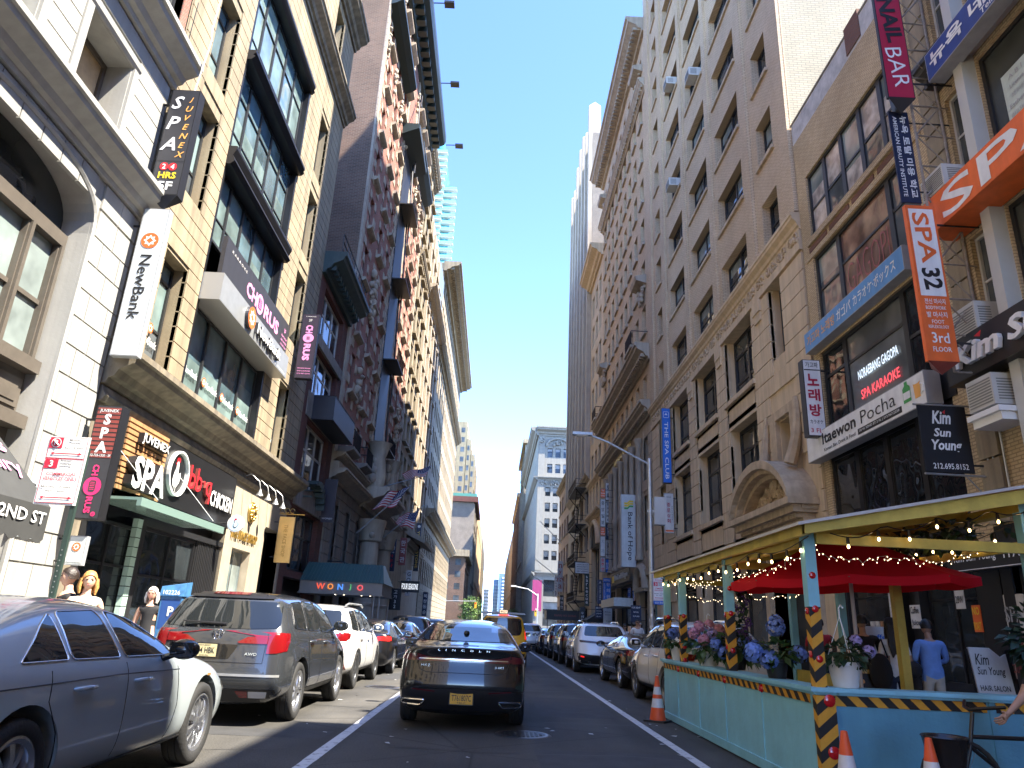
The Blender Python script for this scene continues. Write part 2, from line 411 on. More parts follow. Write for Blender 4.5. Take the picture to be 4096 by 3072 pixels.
# ------------------------------------------------------------------ 1 white stone building with arches
b = Bld('white_stone_building', 'white painted stone building with a wide arch and deep cornices, red brick above', 'L', 2.0, 15.0, 25, REDB)
f = b.f; w = MB(); OR = MB()
def arch_pts(c, hw, z0, zs, rise, n=24, e=2.7):
    P = []
    for i in range(n+1):
        t = -1+2*i/n; t = math.sin(t*math.pi/2); P.append((c+hw*t, zs+rise*(max(0, 1-abs(t)**e))**(1/e)))
    return P
ub = [11.0, 4.9]
holes = [(c-2.36, c+2.36, .5, 9.95) for c in ub]
f.wall(w, 2.0, 15.0, 0, 10.05, holes, depth=.01, m=0)
for c in ub:      # arch fill between the flat opening and the curve, splayed soffit and jambs
    P = arch_pts(c, 2.36, 0, 8.75, 1.1); I = arch_pts(c, 2.33, 0, 8.72, 1.08)
    for i in range(len(P)-1):
        a, q = P[i], P[i+1]; k, l = I[i], I[i+1]
        w.quad(f.p(a[0], a[1], 0), f.p(q[0], q[1], 0), f.p(q[0], 9.95, 0), f.p(a[0], 9.95, 0), 0)
        w.quad(f.p(a[0], a[1], 0), f.p(q[0], q[1], 0), f.p(l[0], l[1], -.62), f.p(k[0], k[1], -.62), 0)
    for sg in (-1, 1): w.quad(f.p(c+sg*2.36, 0, 0), f.p(c+sg*2.36, 8.75, 0), f.p(c+sg*2.33, 8.72, -.62), f.p(c+sg*2.33, 0, -.62), 0)
    OR.tube([f.p(c+2.4, 0, .03)]+[f.p(p[0], p[1], .03) for p in arch_pts(c, 2.42, 0, 8.75, 1.13)[::-1]]+[f.p(c-2.4, 0, .03)], .065, 6, 0, caps=False)
    for i in range(7):   # voussoir blocks over the arch
        uu = c-2.2+i*.63; f.box(w, uu, uu+.6, 9.5, 10.0, -.05, .045)
for a, q in ((13.5, 14.95), (7.4, 8.5)):
    f.rust(w, a, q, .3, 9.4, .6, (), .05, .035, 0, .8)
f.rust(w, 13.5, 14.95, 9.43, 10.02, .6, (), .05, .03, 0, .8)
up = [(11.65, 13.35), (8.65, 10.35), (5.6, 7.2), (2.6, 4.2)]
uh = [(a, q, 10.85, 13.02, .62) for a, q in up]
f.wall(w, 2.0, 15.0, 10.05, 14.0, uh, m=0)
f.rust(w, 2.0, 14.95, 10.75, 13.85, .45, [(a-.24, q+.24, 10.0, 13.28) for a, q in up], .035, .03, 0)
for a, q in up:
    f.mould(w, a-.24, q+.24, [(-.02, 13.03), (.05, 13.03), (.1, 13.1), (.11, 13.24), (-.02, 13.24)])
    for x in (a-.22, q+.02): f.box(w, x, x+.2, 10.75, 13.03, -.02, .07)
f.wall(w, 2.0, 15.0, 14.0, 25, [(3+i*2.6, 4.3+i*2.6, 15.6, 18.0) for i in range(5)]+[(3+i*2.6, 4.3+i*2.6, 20, 22.4) for i in range(5)], m=1)
for i in range(5):
    for z in (18.0, 22.4): f.box(w, 2.7+i*2.6, 4.6+i*2.6, z+.003, z+.45, -.05, .06, 0)
    for z in (15.4, 19.8): f.box(w, 2.9+i*2.6, 4.4+i*2.6, z, z+.19, -.05, .1, 0)
w.build('wall', [WSTONE, REDB], b.root)
f.cornice(OR, 2.0, 15.05, 10.06, .66, .62); f.cornice(OR, 2.0, 15.05, 13.9, .72, .7)
OR.build('cornice', WSTONE, b.root)
for a, q in up: b.win(a+.01, q-.01, 10.86, 13.0, 1, (.5,), .6, FRB, [GL2, CURT, mat('plywood_board', (.4, .29, .16), .6, var=.25, scale=2)], .1, nv=3)
for i in range(5):
    for z in (15.6, 20): b.win(3+i*2.6, 4.3+i*2.6, z, z+2.4)
for c in ub:      # timber window set in the arch
    m_ = MB(); gl = MB(); HW = 2.32
    for u in (c-HW, c-1.35, c+1.2, c+HW-.15): f.box(m_, u, u+.15, 5.85, 8.35, -.6, -.4); f.box(m_, u+.03, u+.12, 5.85, 8.35, -.4, -.34)
    f.box(m_, c-HW, c+HW, 8.35, 8.62, -.61, -.36); f.box(m_, c-HW, c+HW, 5.6, 5.85, -.6, -.2); f.box(m_, c-HW, c+HW, 4.75, 5.6, -.62, -.45)
    for u in (c-2.1, c-.55, c+1.15): f.box(m_, u, u+1.1, 4.9, 5.45, -.45, -.41); f.box(m_, u+.12, u+.98, 5.0, 5.35, -.41, -.39)
    f.box(m_, c-HW, c+HW, 4.5, 4.75, -.6, -.18); f.box(m_, c-HW, c+HW, 2.2, 4.5, -.63, -.5)
    for u0, u1 in ((c-HW+.15, c-1.35), (c-1.2, c+1.2), (c+1.35, c+HW-.15)): f.box(m_, u0, u1, 7.0, 7.09, -.58, -.47)
    f.box(gl, c-HW, c+HW, 5.86, 8.34, -.57, -.53, 0); f.box(gl, c-HW, c+HW, .3, 2.2, -.57, -.53, 1)
    P = arch_pts(c, HW, 0, 8.72, 1.07); gl.add([f.p(p[0], p[1], -.55) for p in P]+[f.p(c, 8.5, -.55)], [tuple(range(len(P)+1))], 1)
    fr = m_.build('arched_window', BRNW, b.root); gl.build('pane', [CURT, GL], fr)
b.done()

# ------------------------------------------------------------------ 2 limestone building with the bank bay
b = Bld('limestone_building', 'weathered limestone building with a tall glazed bay and bank sign over a row of shops', 'L', 15.05, 30.4, 30.6, LIME)
f = b.f; w = MB(); OR = MB()
rows = [(7.2, 10.2), (12.1, 15.1), (16.05, 19.0), (19.95, 22.95), (26.2, 29.3)]
H = [(16.45, 17.82, a, q) for a, q in rows]+[(26.8, 28.2, a, q) for a, q in rows]
bay = (18.65, 25.0, 6.82, 22.75)
HH = H+[bay+(.35,)]+[(19+i*2.05, 20.5+i*2.05, 26.2, 29.3) for i in range(3)]
f.wall(w, 15.05, 30.4, 6.0, 30.4, HH, depth=.42)
f.rust(w, 15.08, 30.38, 6.85, 24.9, .425, HH, .04, .03, 0)
f.rust(w, 15.08, 30.38, 25.75, 29.7, .44, HH, .035, .03, 0)
# shop floor
f.wall(w, 15.05, 23.9, 0, 6.0, [(15.55, 23.88, 0, 5.8, .5)], m=2)
f.wall(w, 23.9, 30.4, 0, 6.0, [(24.7, 26.6, .6, 3.5, .5), (27.9, 30.1, 0, 4.6, .6)], m=1)
w.build('wall', [LIME, mat('travertine_cladding', (.36, .31, .23), .6, var=.12, scale=2.5, bump=.1), LIMED], b.root)
f.cornice(OR, 15.02, 30.45, 6.05, .76, .75); f.dentils(OR, 15.1, 30.4, 6.28, .16, .3, .17)
f.mould(OR, 15.06, 30.4, [(-.02, 5.66), (.1, 5.66), (.16, 5.78), (.1, 5.86), (.06, 6.0), (-.02, 6.0)])
f.cornice(OR, 15.02, 30.5, 24.95, .75, .6); f.dentils(OR, 15.1, 30.4, 25.1, .12, .22, .3)
f.cornice(OR, 15.0, 30.5, 29.75, .95, .75)
OR.build('cornice', LIMED, b.root)
TEAL = glass('teal_curtained_glass', (.15, .21, .2), .05, var=.35, vscale=1.0, spec=.7)
TEAL2 = glass('blue_office_glass', (.08, .13, .15), .03, var=.5, vscale=.7, spec=.8)
for u0, u1, a, q in H: b.win(u0, u1, a, q, 1, (.36, .82), .4, FRM, [TEAL, GL2, TEAL2], .09)
for i in range(3): b.win(19+i*2.05, 20.5+i*2.05, 26.2, 29.3, 1, (.5,))
bm = MB()
for z0, z1, p in ((14.32, 14.95, .3), (18.28, 18.65, .3), (22.3, 22.74, .2)):
    f.mould(bm, 18.66, 24.99, [(-.33, z0), (p*.6, z0), (p, z0+.12), (p*.7, (z0+z1)/2), (p, z1-.1), (p, z1), (-.33, z1)])
for u in (18.66, 24.85): f.box(bm, u, u+.14, 6.84, 22.3, -.33, .03)
bm.build('bay_frame', BLK, b.root)
for z0, z1, rl in ((6.84, 9.78, (.2,)), (12.0, 14.3, (.35,)), (14.96, 18.27, (.3, .72)), (18.66, 22.29, (.3, .72))):
    for i in range(4 if z0 < 10 else 5):
        k = 4 if z0 < 10 else 5; a = 18.8+i*6.05/k; b.win(a, a+6.05/k, z0, z1, 1, rl, .25, FRM, [TEAL, TEAL2], .06)
# shopfronts
sh = MB(); f.box(sh, 15.56, 23.87, .02, 5.75, -.5, -.42); f.box(sh, 22.0, 23.86, .02, 3.5, -.42, -.1)
for i in range(14): f.box(sh, 22.05+i*.13, 22.12+i*.13, .1, 3.45, -.1, -.06)
f.box(sh, 15.56, 15.8, .02, 3.6, -.42, .02); f.box(sh, 18.2, 18.45, .02, 3.55, -.42, .02); f.box(sh, 18.45, 23.87, 3.4, 3.55, -.42, .0)
f.box(sh, 27.92, 30.08, .02, 4.55, -.62, -.55)
sh.build('shopfront', mat('black_shopfront', (.018, .018, .019), .4), b.root)
for a, q, z0, z1, nx, rl in ((18.5, 21.9, .3, 3.38, 2, (.62,)), (15.85, 18.15, .1, 3.3, 2, (.7,))): b.win(a, q, z0, z1, nx, rl, .15, BLK, [GL], .08, nv=1)
b.win(24.72, 26.58, .62, 3.48, 2, (.4,), .3, CHR, [glass('yellow_lit_shop_glass', (.3, .27, .15), .06, var=.5), CURT], .05, nv=1)
tl = MB()
for i in range(14): f.box(tl, 17.95, 18.2, .3+i*.23, .51+i*.23, -.1, .03)
tl.build('glazed_tile_strip', mat('mint_glazed_tile', (.4, .55, .48), .25, var=.1), b.root)
m_ = MB(); f.box(m_, 15.6, 20.6, 3.62, 3.68, 0, 1.15); f.box(m_, 15.6, 20.6, 3.5, 3.62, 1.05, 1.15)
m_.add([f.p(15.6, 3.7, 1.15), f.p(20.6, 3.7, 1.15), f.p(20.6, 3.95, .05), f.p(15.6, 3.95, .05)], [(0, 1, 2, 3)])
ca = m_.build('entrance_canopy', mat('green_glass_canopy', (.16, .24, .21), .2, spec=.7), b.root)
m_ = MB()
for u in (16.2, 19.6): m_.tube([f.p(u, 4.9, .05), f.p(u+.25, 3.75, 1.1)], .012, 6)
m_.build('canopy_rod', mat('rod_grey', (.25, .25, .25), .5), ca)
# brass medallion and lamps of the face shop
m_ = MB()
for k in range(4):
    u = 24.7+k*.95; m_.tube([f.p(u, 5.9, .02), f.p(u, 6.0, .25), f.p(u+.05, 5.75, .55), f.p(u+.1, 5.5, .6)], .018, 6)
    c = f.p(u+.1, 5.3, .6); m_.lathe([(.03, .2), (.05, .12), (.13, -.02)], c, 12)
m_.build('gooseneck_lamps', STL, b.root, 40)
b.done()

# ------------------------------------------------------------------ 3 low dark red brick building
b = Bld('dark_red_brick_building', 'low dark red brick building with a green copper cornice and black sign box', 'L', 30.45, 36.9, 17.9, DREDB)
f = b.f; w = MB(); OR = MB()
H = [(31.5, 35.9, a, q) for a, q in ((3.3, 5.9), (7.0, 9.9), (11.2, 13.4), (14.0, 16.5))]
f.wall(w, 30.45, 36.9, 0, 17.6, H+[(31.2, 36.3, .1, 3.0, .6)], depth=.35)
f.box(w, 31.0, 36.4, 10.0, 11.15, -.1, .05, 1); f.box(w, 31.0, 36.4, 13.42, 13.95, -.1, .12, 1); f.box(w, 31.0, 36.4, 6.0, 6.95, -.1, .1, 1)
w.build('wall', [DREDB, GREYST], b.root)
f.cornice(OR, 30.4, 37.0, 16.8, 1.1, 1.1); f.dentils(OR, 30.5, 36.9, 17.0, .25, .6, .5)
P = [(33.4+1.3*math.cos(math.pi*i/10), 6.35+.95*math.sin(math.pi*i/10)) for i in range(11)]
for i in range(10): f.mould(OR, min(P[i][0], P[i+1][0]), max(P[i][0], P[i+1][0])+.01, [(0, P[i][1]-.1), (.5, P[i][1]-.1), (.5, P[i+1][1]+.12), (0, P[i+1][1]+.12)])
OR.build('cornice', VERD, b.root)
m_ = MB()
for z in (18.1, 18.5, 18.9): m_.tube([f.p(30.5, z, .8), f.p(36.9, z, .8)], .025, 5)
for i in range(12): u = 30.5+i*.58; m_.tube([f.p(u, 17.9, .8), f.p(u, 18.9, .8)], .02, 5)
m_.build('roof_railing', IRON, b.root)
for h in H: b.win(h[0], h[1], h[2], h[3], 3, (.6,), .3, FRW if h[2] > 6 else FRM, [GL, GL2], .12, nv=2)
m_ = MB(); f.box(m_, 31.3, 36.2, .12, 2.95, -.6, -.5)
m_.build('shopfront', [mat('dark_olive_shopfront', (.03, .033, .03), .3)], b.root)
b.done()

# ------------------------------------------------------------------ 4 tall ornate hotel
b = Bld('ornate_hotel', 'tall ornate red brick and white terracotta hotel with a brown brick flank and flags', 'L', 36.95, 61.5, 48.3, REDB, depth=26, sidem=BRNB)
f = b.f; w = MB(); OR = MB(); IR = MB(); LEDG = MB()
cols = [39.3, 42.9, 46.1, 53.7, 56.6, 59.6]; st = 3.5
zr = [10.2+st*k for k in range(11)]
H = [(c-.55, c+.55, z, z+2.3) for c in cols for z in zr if z < 46]
f.wall(w, 36.95, 61.5, 9.4, 48, H, m=0)
GH = [(38.6+i*3.3, 39.9+i*3.3, 3.9, 7.3, .5) for i in range(7)]+[(38+i*4.6, 41+i*4.6, .1, 2.8, .8) for i in range(5)]
f.wall(w, 36.95, 61.5, 0, 9.4, GH, m=1)
f.rust(w, 36.97, 61.48, .1, 8.3, .62, GH, .07, .05, 1, 1.6)
for c in cols:        # white quoin blocks beside each window column
    for k in range(int((47-9.6)/.55)):
        z = 9.6+k*.55
        if k % 2 == 0:
            for sg in (-1, 1): f.box(w, c+sg*.57, c+sg*(1.0 if k % 4 else 1.25), z+.01, z+.54, -.06, .05, 2)
for u in (36.97, 47.2, 51.6, 60.9):
    for k in range(int((47-9.4)/.5)): f.box(w, u, u+(.7 if k % 2 else .55), 9.4+k*.5+.02, 9.9+k*.5, -.1, .1, 2)
w.build('wall', [REDB, GREYST, CREAM], b.root)
for c in cols:
    for z in zr:
        if z < 45:
            f.mould(LEDG, c-.85, c+.85, [(0, z-.3), (.2, z-.22), (.32, z-.12), (.32, z), (0, z)])
            if z > 36: f.mould(LEDG, c-1.1, c+1.1, [(0, z+2.5), (.3, z+2.6), (.55, z+2.8), (.55, z+2.95), (0, z+2.95)])
for u in (38, 41.2, 44.5, 47.6, 51.8, 55.1, 58.1, 61):
    for z in (36.5, 43.2): f.ornament(OR, u, z, .7, 2.2, 12, 0, .05, .16)
f.ornament(OR, 42, 19.5, 1.6, 3.0, 26, 0, .05, .22); f.ornament(OR, 58, 15.5, 1.6, 3.2, 24, 0, .05, .22); f.ornament(OR, 41.2, 13.4, 1.4, 2.2, 18, 0, .05, .22)
for u in (46.9, 52.6):      # big entrance columns with scrolled consoles above
    c = f.p(u, 0, .75); OR.lathe([(.85, 0), (.85, .5), (.72, .6), (.68, 2.2), (.74, 2.25), (.74, 2.4), (.66, 2.45), (.64, 4.0), (.7, 4.05), (.7, 4.2), (.62, 4.25), (.58, 6.1), (.75, 6.2), (.85, 6.9), (.95, 7.3), (.95, 7.5)], c, 18)
    for dz in (6.6, 7.1): f.ornament(OR, u, dz-.3, 1.5, .6, 10, 0, .9, .22)
    f.ornament(OR, u, 9.7, 1.1, 2.6, 22, 0, .5, .3); OR.lathe([(.5, 9.5), (.62, 10.4), (.45, 11.6), (.7, 12.4), (.85, 12.6)], c, 14)
f.cornice(OR, 36.9, 61.55, 8.3, .55, .9); f.cornice(OR, 36.9, 45.5, 9.2, .5, .7); f.box(OR, 36.9, 45.5, 8.85, 9.2, 0, .45)
f.cornice(OR, 45.6, 54, 8.2, 1.3, 1.9)
OR.build('carved_ornament', CREAM, b.root, 50)
LEDG.build('window_ledges', CREAM, b.root)
CO = MB()
f.mould(CO, 36.9, 61.6, [(0, 46.6), (.3, 46.7), (.5, 47.2), (1.5, 47.6), (1.65, 48.0), (1.65, 48.6), (0, 48.6)]); f.dentils(CO, 37, 61.5, 46.9, .6, 1.1, 1.1)
for a, q in ((37, 45.5), (52, 61.4)): f.mould(CO, a, q, [(0, 40.0), (.5, 40.2), (.9, 40.5), (.9, 40.8), (0, 40.8)])
f.mould(CO, 46.3, 52.3, [(0, 37), (.6, 37.3), (1.3, 37.6), (1.3, 38), (0, 38)])
CO.build('cornice', mat('black_green_cornice', (.018, .028, .026), .45), b.root)
for z in range(5):      # fire balconies in the recess
    zz = 12.6+z*6.4
    f.box(IR, 47.9, 51.4, zz, zz+.08, 0, 1.15)
    for k in range(15): u = 47.95+k*.245; IR.tube([f.p(u, zz, 1.12), f.p(u, zz+1, 1.12)], .018, 4)
    IR.tube([f.p(47.9, zz+1, 1.12), f.p(51.4, zz+1, 1.12)], .03, 4); IR.tube([f.p(48.2, zz, .9), f.p(51, zz+6.4, .3)], .06, 4); IR.tube([f.p(48.5, zz+3.2, .9), f.p(51, zz+6.4, .5)], .05, 4)
f.box(IR, 47.95, 51.35, 13, 37, -.1, .14)
IR.build('iron_balconies', IRON, b.root)
m_ = MB()
for c, z in ((40.0, 3.3), (43.9, 3.3), (38.8, 10.2), (43.0, 10.2), (57, 3.3)):
    f.mould(m_, c-1.1, c+1.1, [(0, z-.45), (.35, z-.4), (.95, z-.15), (.95, z), (0, z)], 1)
    for k in range(11): u = c-1+k*.2; m_.tube([f.p(u, z, .88), f.p(u, z+.95, .88)], .02, 4)
    m_.tube([f.p(c-1.05, z+.95, 0), f.p(c-1.05, z+.95, .88), f.p(c+1.05, z+.95, .88), f.p(c+1.05, z+.95, 0)], .03, 4)
m_.build('balcony', [IRON, GREYST], b.root)
for h in H: b.win(h[0]+.01, h[1]-.01, h[2], h[3], 1, (.5,), .26)
for g in GH: b.win(g[0], g[1], g[2], g[3], 1 if g[1]-g[0] < 2 else 3, (.6,), .4, FRM, [GL], .08, nv=1)
b.done()

# ------------------------------------------------------------------ further left side
def grid_bld(name, label, side, u0, u1, h, wm, cols, rows, ww, wh, z0, nx=1, cors=(), base=None, sills=None, depth=18, yp=0, sidem=None, rec=.28, pilast=None, trim=None, gm=None, fm=None, order=1):
    b = Bld(name, label, side, u0, u1, h, wm, depth, yp, sidem=sidem)
    f = b.f; w = MB(); OR = MB(); trim = trim or LIME
    st = (u1-u0)/cols; rh = (h-1.2-z0)/rows
    H = [(u0+st*(i+.5)-ww/2, u0+st*(i+.5)+ww/2, z0+rh*j+rh*.25, z0+rh*j+rh*.25+wh, rec) for i in range(cols) for j in range(rows)]
    f.wall(w, u0, u1, 0, h, H)
    if base: f.rust(w, u0+.02, u1-.02, .2, base, .7, [q for q in H if q[2] < base], .1, .06, 0, 2)
    w.build('wall', wm, b.root)
    for (z, ch, pr) in cors: f.cornice(OR, u0-.03, u1+.03, z, ch, pr); f.dentils(OR, u0, u1, z+ch*.2, ch*.25, pr*.6, max(.4, ch*.5))
    if pilast:
        for i in range(cols+1): u = max(u0, min(u1-pilast, u0+st*i-pilast/2)); f.box(OR, u, u+pilast, z0-.5, h-.8, -.05, .18)
    if sills:
        for q in H: f.box(OR, q[0]-.12, q[1]+.12, q[2]-.2, q[2]-.003, -.05, sills)
    if OR.v: OR.build('cornice', trim, b.root)
    for q in H: b.win(q[0], q[1], q[2], q[3], nx, (.5,), rec, fm, gm)
    b.done()
    return b
grid_bld('beige_loft_building', 'beige stone loft building beside the ornate hotel, sunlit with projecting window ledges', 'L', 61.55, 70, 48.3, LIME, 3, 11, 1.7, 2.5, 9, 2, [(34.6, .9, .5), (47.2, 1, .7)], sills=.35)
bb = grid_bld('cream_loft_building', 'cream stone loft building with dark bay strips and a blue panel near its roof', 'L', 70.05, 86.5, 44.6, CREAM, 5, 10, 2.0, 2.7, 9, 2, [(35.4, .8, 1.1), (8.2, .8, .6)], sills=.3, pilast=.8, trim=CREAM)
m_ = MB(); bb.f.box(m_, 80.5, 86.4, 40.2, 44.4, .05, .2); m_.build('blue_panel', mat('blue_grey_panel', (.2, .27, .33), .4), bb.root)
m_ = MB(); bb.f.mould(m_, 70.1, 80, [(0, 9.5), (2.0, 8.6), (2.1, 8.9), (0, 10.2)]); m_.build('ledge_hood', CREAM, bb.root)
grid_bld('long_beige_office_block', 'long beige office block with rows of dark windows and a huge overhanging cornice', 'L', 86.55, 140, 47.6, LIME, 21, 12, 1.35, 2.2, 5.5, 1, [(13.3, 1.2, 1.4), (35.2, 1.0, 1.0), (46.4, 1.4, 2.3)], base=13, depth=22, rec=.35)
# ------------------------------------------------------------------ right side: 1 narrow spa building with bays (nearest)
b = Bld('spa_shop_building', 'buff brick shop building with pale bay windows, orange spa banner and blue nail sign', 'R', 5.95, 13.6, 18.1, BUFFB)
f = b.f; w = MB(); OR = MB()
wz = [(7.3, 9.4), (10.75, 12.9), (14.2, 16.6)]
H = [(a, q, z0, z1) for z0, z1 in wz for a, q in ((12.12, 12.85), (7.0, 7.8))]+[(8.0, 11.75, z0-.2, z1+.1) for z0, z1 in wz]+[(6.8, 13.3, .05, 3.0, .5)]
f.wall(w, 5.95, 13.6, 0, 18.1, H, depth=.2)
f.rust(w, 12.98, 13.55, 3.6, 18.0, .62, (), .1, .05, 1)
f.box(w, 5.97, 13.59, 3.0, 3.6, -.1, .02, 2)
w.build('wall', [BUFFB, LIME, BLK], b.root)
for u in (11.78, 7.75): f.box(OR, u, u+.26, 3.6, 18, -.05, .3)
for z in (6.85, 10.0, 13.3, 16.9): f.box(OR, 7.6, 12.1, z-.12, z+.1, -.1, .22)
OR.build('bay_frame', mat('pale_grey_metal', (.5, .5, .46), .4, var=.05), b.root)
m_ = MB(); f.cornice(m_, 12.0, 13.05, 13.25, .6, .5); f.dentils(m_, 12.0, 13.05, 13.3, .3, .3, .2); f.cornice(m_, 5.95, 13.62, 17.4, .6, .1)
m_.build('cornice', mat('black_fretwork_moulding', (.05, .045, .04), .6), b.root)
for z0, z1 in wz:
    for a, q in ((12.12, 12.85), (7.0, 7.8)): b.win(a, q, z0, z1, 1, (.52,), .15, FRW, [GL2, CURT], .06)
    b.win(8.0, 11.75, z0-.2, z1+.1, 2, (), .12, FRM, [glass('smoked_shop_glass', (.05, .055, .05), .04)], .09, nv=1)
m_ = MB(); f.box(m_, 6.82, 13.28, .06, 2.98, -.5, -.42)
for u in (7, 9.3, 11.4, 13.1): f.box(m_, u-.1, u+.1, .06, 2.98, -.42, -.05)
for i in range(9): f.box(m_, 11.5, 13.0, 2.3+i*.075, 2.36+i*.075, -.42, -.36)
m_.build('shopfront', BLK, b.root)
m_ = MB(); f.box(m_, 13.3, 13.59, .05, 2.99, -.05, .04); f.box(m_, 5.97, 6.8, .05, 2.99, -.05, .04); m_.build('black_pier', BLK, b.root)
b.done()
# ------------------------------------------------------------------ 2 low brick building with karaoke and bar
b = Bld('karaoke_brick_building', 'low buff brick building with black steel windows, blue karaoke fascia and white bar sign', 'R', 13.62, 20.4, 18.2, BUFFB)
f = b.f; w = MB()
H = [(14.2, 19.75, 13.4, 15.7), (14.2, 19.78, 9.7, 12.75), (14.2, 19.95, 7.0, 9.6), (14.2, 20.05, 3.9, 6.4), (14.3, 20.1, .05, 3.2, .45)]
f.wall(w, 13.62, 20.4, 0, 17.4, H, depth=.2)
f.wall(w, 13.62, 20.4, 17.4, 18.2, (), m=1)
f.box(w, 13.8, 20.2, 12.77, 12.95, -.1, .04, 0); f.box(w, 14.1, 19.9, 13.2, 13.4, -.1, .09, 0)
for u in (14.5, 15.9, 17.3, 18.7): f.box(w, u, u+1.2, 12.98, 13.15, -.05, .035, 2)
f.box(w, 15.6, 16.4, 17.5, 18.45, -.3, .03, 2); f.box(w, 14.3, 20.1, 3.2, 3.9, -.1, .04, 3); f.box(w, 14.0, 20.2, 6.4, 7.0, -.1, .03, 3)
w.build('wall', [BUFFB, mat('patched_grey_render', (.45, .43, .4), .85, var=.3, scale=2.5), brick('rust_brick', (.22, .1, .06), (.18, .08, .05), (.15, .1, .08)), BLK], b.root)
m_ = MB(); f.box(m_, 13.6, 20.42, 18.2, 18.28, -.4, .02); m_.build('coping', LIMED, b.root); m_ = MB(); f.box(m_, 13.63, 14.3, .05, 3.19, -.05, .035); m_.build('black_pier', BLK, b.root)
P1 = glass('poster_window_glass', (.42, .38, .34), .1, var=.4, vscale=2.2); P2 = glass('brown_curtain_glass', (.2, .12, .09), .08, var=.4, vscale=1.4)
for i in range(5): b.win(14.2+i*1.11, 15.31+i*1.11, 13.4, 15.7, 1, (.45,), .12, FRM, [[P1, GL2, CURT], [GL2, P1]][i % 2], .09)
b.win(18.3, 19.78, 9.7, 12.75, 1, (.62,), .12, FRM, [GL2, CURT], .1); b.win(15.55, 18.3, 9.7, 12.75, 1, (.66,), .12, FRM, [P2], .1, nv=1); b.win(14.2, 15.55, 9.7, 12.75, 1, (.66,), .12, FRM, [GL2, CURT], .1)
b.win(18.6, 19.95, 7.0, 9.6, 1, (.7,), .12, FRM, [GL], .1); b.win(15.6, 18.6, 7.0, 9.6, 1, (.68,), .12, FRM, [glass('grey_led_window', (.16, .17, .165), .08)], .1, nv=1); b.win(14.2, 15.6, 7.0, 9.6, 1, (.5,), .12, FRM, [GL], .1)
BRI = glass('dark_bar_glass', (.012, .013, .013), .01, wave=.25, wscale=1.2, spec=1)
for i in range(4): b.win(14.2+i*1.4625, 15.6625+i*1.4625, 3.9, 6.4, 1, (), .12, BLK, [BRI], .1, nv=1)
m_ = MB(); f.box(m_, 14.32, 20.08, .06, 3.18, -.45, -.4); f.box(m_, 14.32, 20.08, .06, .7, -.4, -.2)
for u in (14.4, 16.6, 17.6, 20.0): f.box(m_, u-.09, u+.09, .06, 3.18, -.4, -.05)
m_.build('shopfront', BLK, b.root)
b.win(17.8, 19.9, .75, 3.1, 1, (.75,), .3, BLK, [glass('cafe_window', (.045, .04, .035), .04)], .05, nv=1); b.win(14.6, 16.5, .1, 3.1, 2, (.75,), .3, BLK, [GL], .06, nv=1)
m_ = MB()
f.box(m_, 17.55, 17.75, .5, 3.1, -.05, -.02, 0)
for i in range(5): f.box(m_, 20.12, 20.24, .8+i*.45, 1.12+i*.45, .0, .02, 0)
for i in range(4):
    for j in range(3): f.box(m_, 18.3+i*.25, 18.5+i*.25, 1.25+j*.24, 1.45+j*.24, -.29, -.27, 0 if (i+j) % 3 else 1)
f.box(m_, 19.0, 19.75, .95, 1.65, -.29, -.26, 0); f.box(m_, 17.9, 18.6, .78, 1.2, -.29, -.26, 0)
m_.build('menu_posters', [mat('menu_paper', (.5, .48, .44), .6, var=.3, scale=14), mat('menu_print_brown', (.3, .16, .08), .6, var=.4, scale=14)], b.root)
b.done()
# ------------------------------------------------------------------ 3 tall tan brick loft with limestone base
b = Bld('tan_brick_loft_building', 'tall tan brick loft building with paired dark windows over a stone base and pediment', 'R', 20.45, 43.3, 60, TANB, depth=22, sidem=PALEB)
f = b.f; w = MB(); OR = MB(); SI = MB()
colp = [(25.3, 28.5), (29.95, 33.2), (34.7, 37.9)]; cols1 = [(22.0, 23.5), (40.0, 41.3)]
tops = [16.98+3.52*k for k in range(12)]
H = [(a, q, t-1.82, t, .38) for t in tops for a, q in colp+cols1]
f.wall(w, 20.45, 43.3, 14.8, 60, H, m=0)
for a, q in ((20.45, 21.2), (24.1, 24.75), (28.95, 29.5), (33.65, 34.25), (38.5, 39.2), (42.1, 43.28)):
    f.box(w, a+.01, q, 14.9, 60, -.05, .13, 0)
B = [(22.3, 23.5, 10.68, 13.46, .45)]+[(a, q+.2, 10.65, 13.46, .5) for a, q in colp]+[(39.9, 41.4, 10.65, 13.46, .5)]
B += [(22.25, 23.35, 6.3, 8.4, .5)]+[(a, q+.1, 6.18, 9.46, .5) for a, q in colp]+[(39.9, 41.4, 6.18, 9.46, .5)]
G_ = [(21.3, 25.0, .05, 4.75, .7)]+[(a-.3, q+.4, .05, 4.6, .6) for a, q in colp]+[(39.5, 42, .05, 4.6, .6)]
f.wall(w, 20.45, 43.3, 0, 14.8, B+G_, m=1)
Hx = B+G_+[(a, q+.2, 9.3, 10.7) for a, q in colp]+[(a, q+.2, 4.6, 6.3) for a, q in colp]+[(21.7, 24.0, 5.7, 9.2), (20.7, 27, 4.7, 6.6)]
f.rust(w, 20.47, 43.28, 3.0, 13.4, .655, Hx, .055, .035, 1)
for a, q in colp:
    for z0, z1 in ((9.6, 10.5), (4.85, 6.0)): f.box(w, a-.05, q+.25, z0, z1, -.1, .0, 1); f.box(w, a+.15, q+.02, z0+.18, z1-.2, 0, .03, 1)
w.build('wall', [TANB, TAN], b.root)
f.box(OR, 20.42, 43.32, 13.45, 13.75, -.05, .12); f.cornice(OR, 20.4, 43.34, 14.2, .62, .32); f.box(OR, 20.44, 43.3, 13.75, 14.2, -.05, .07)
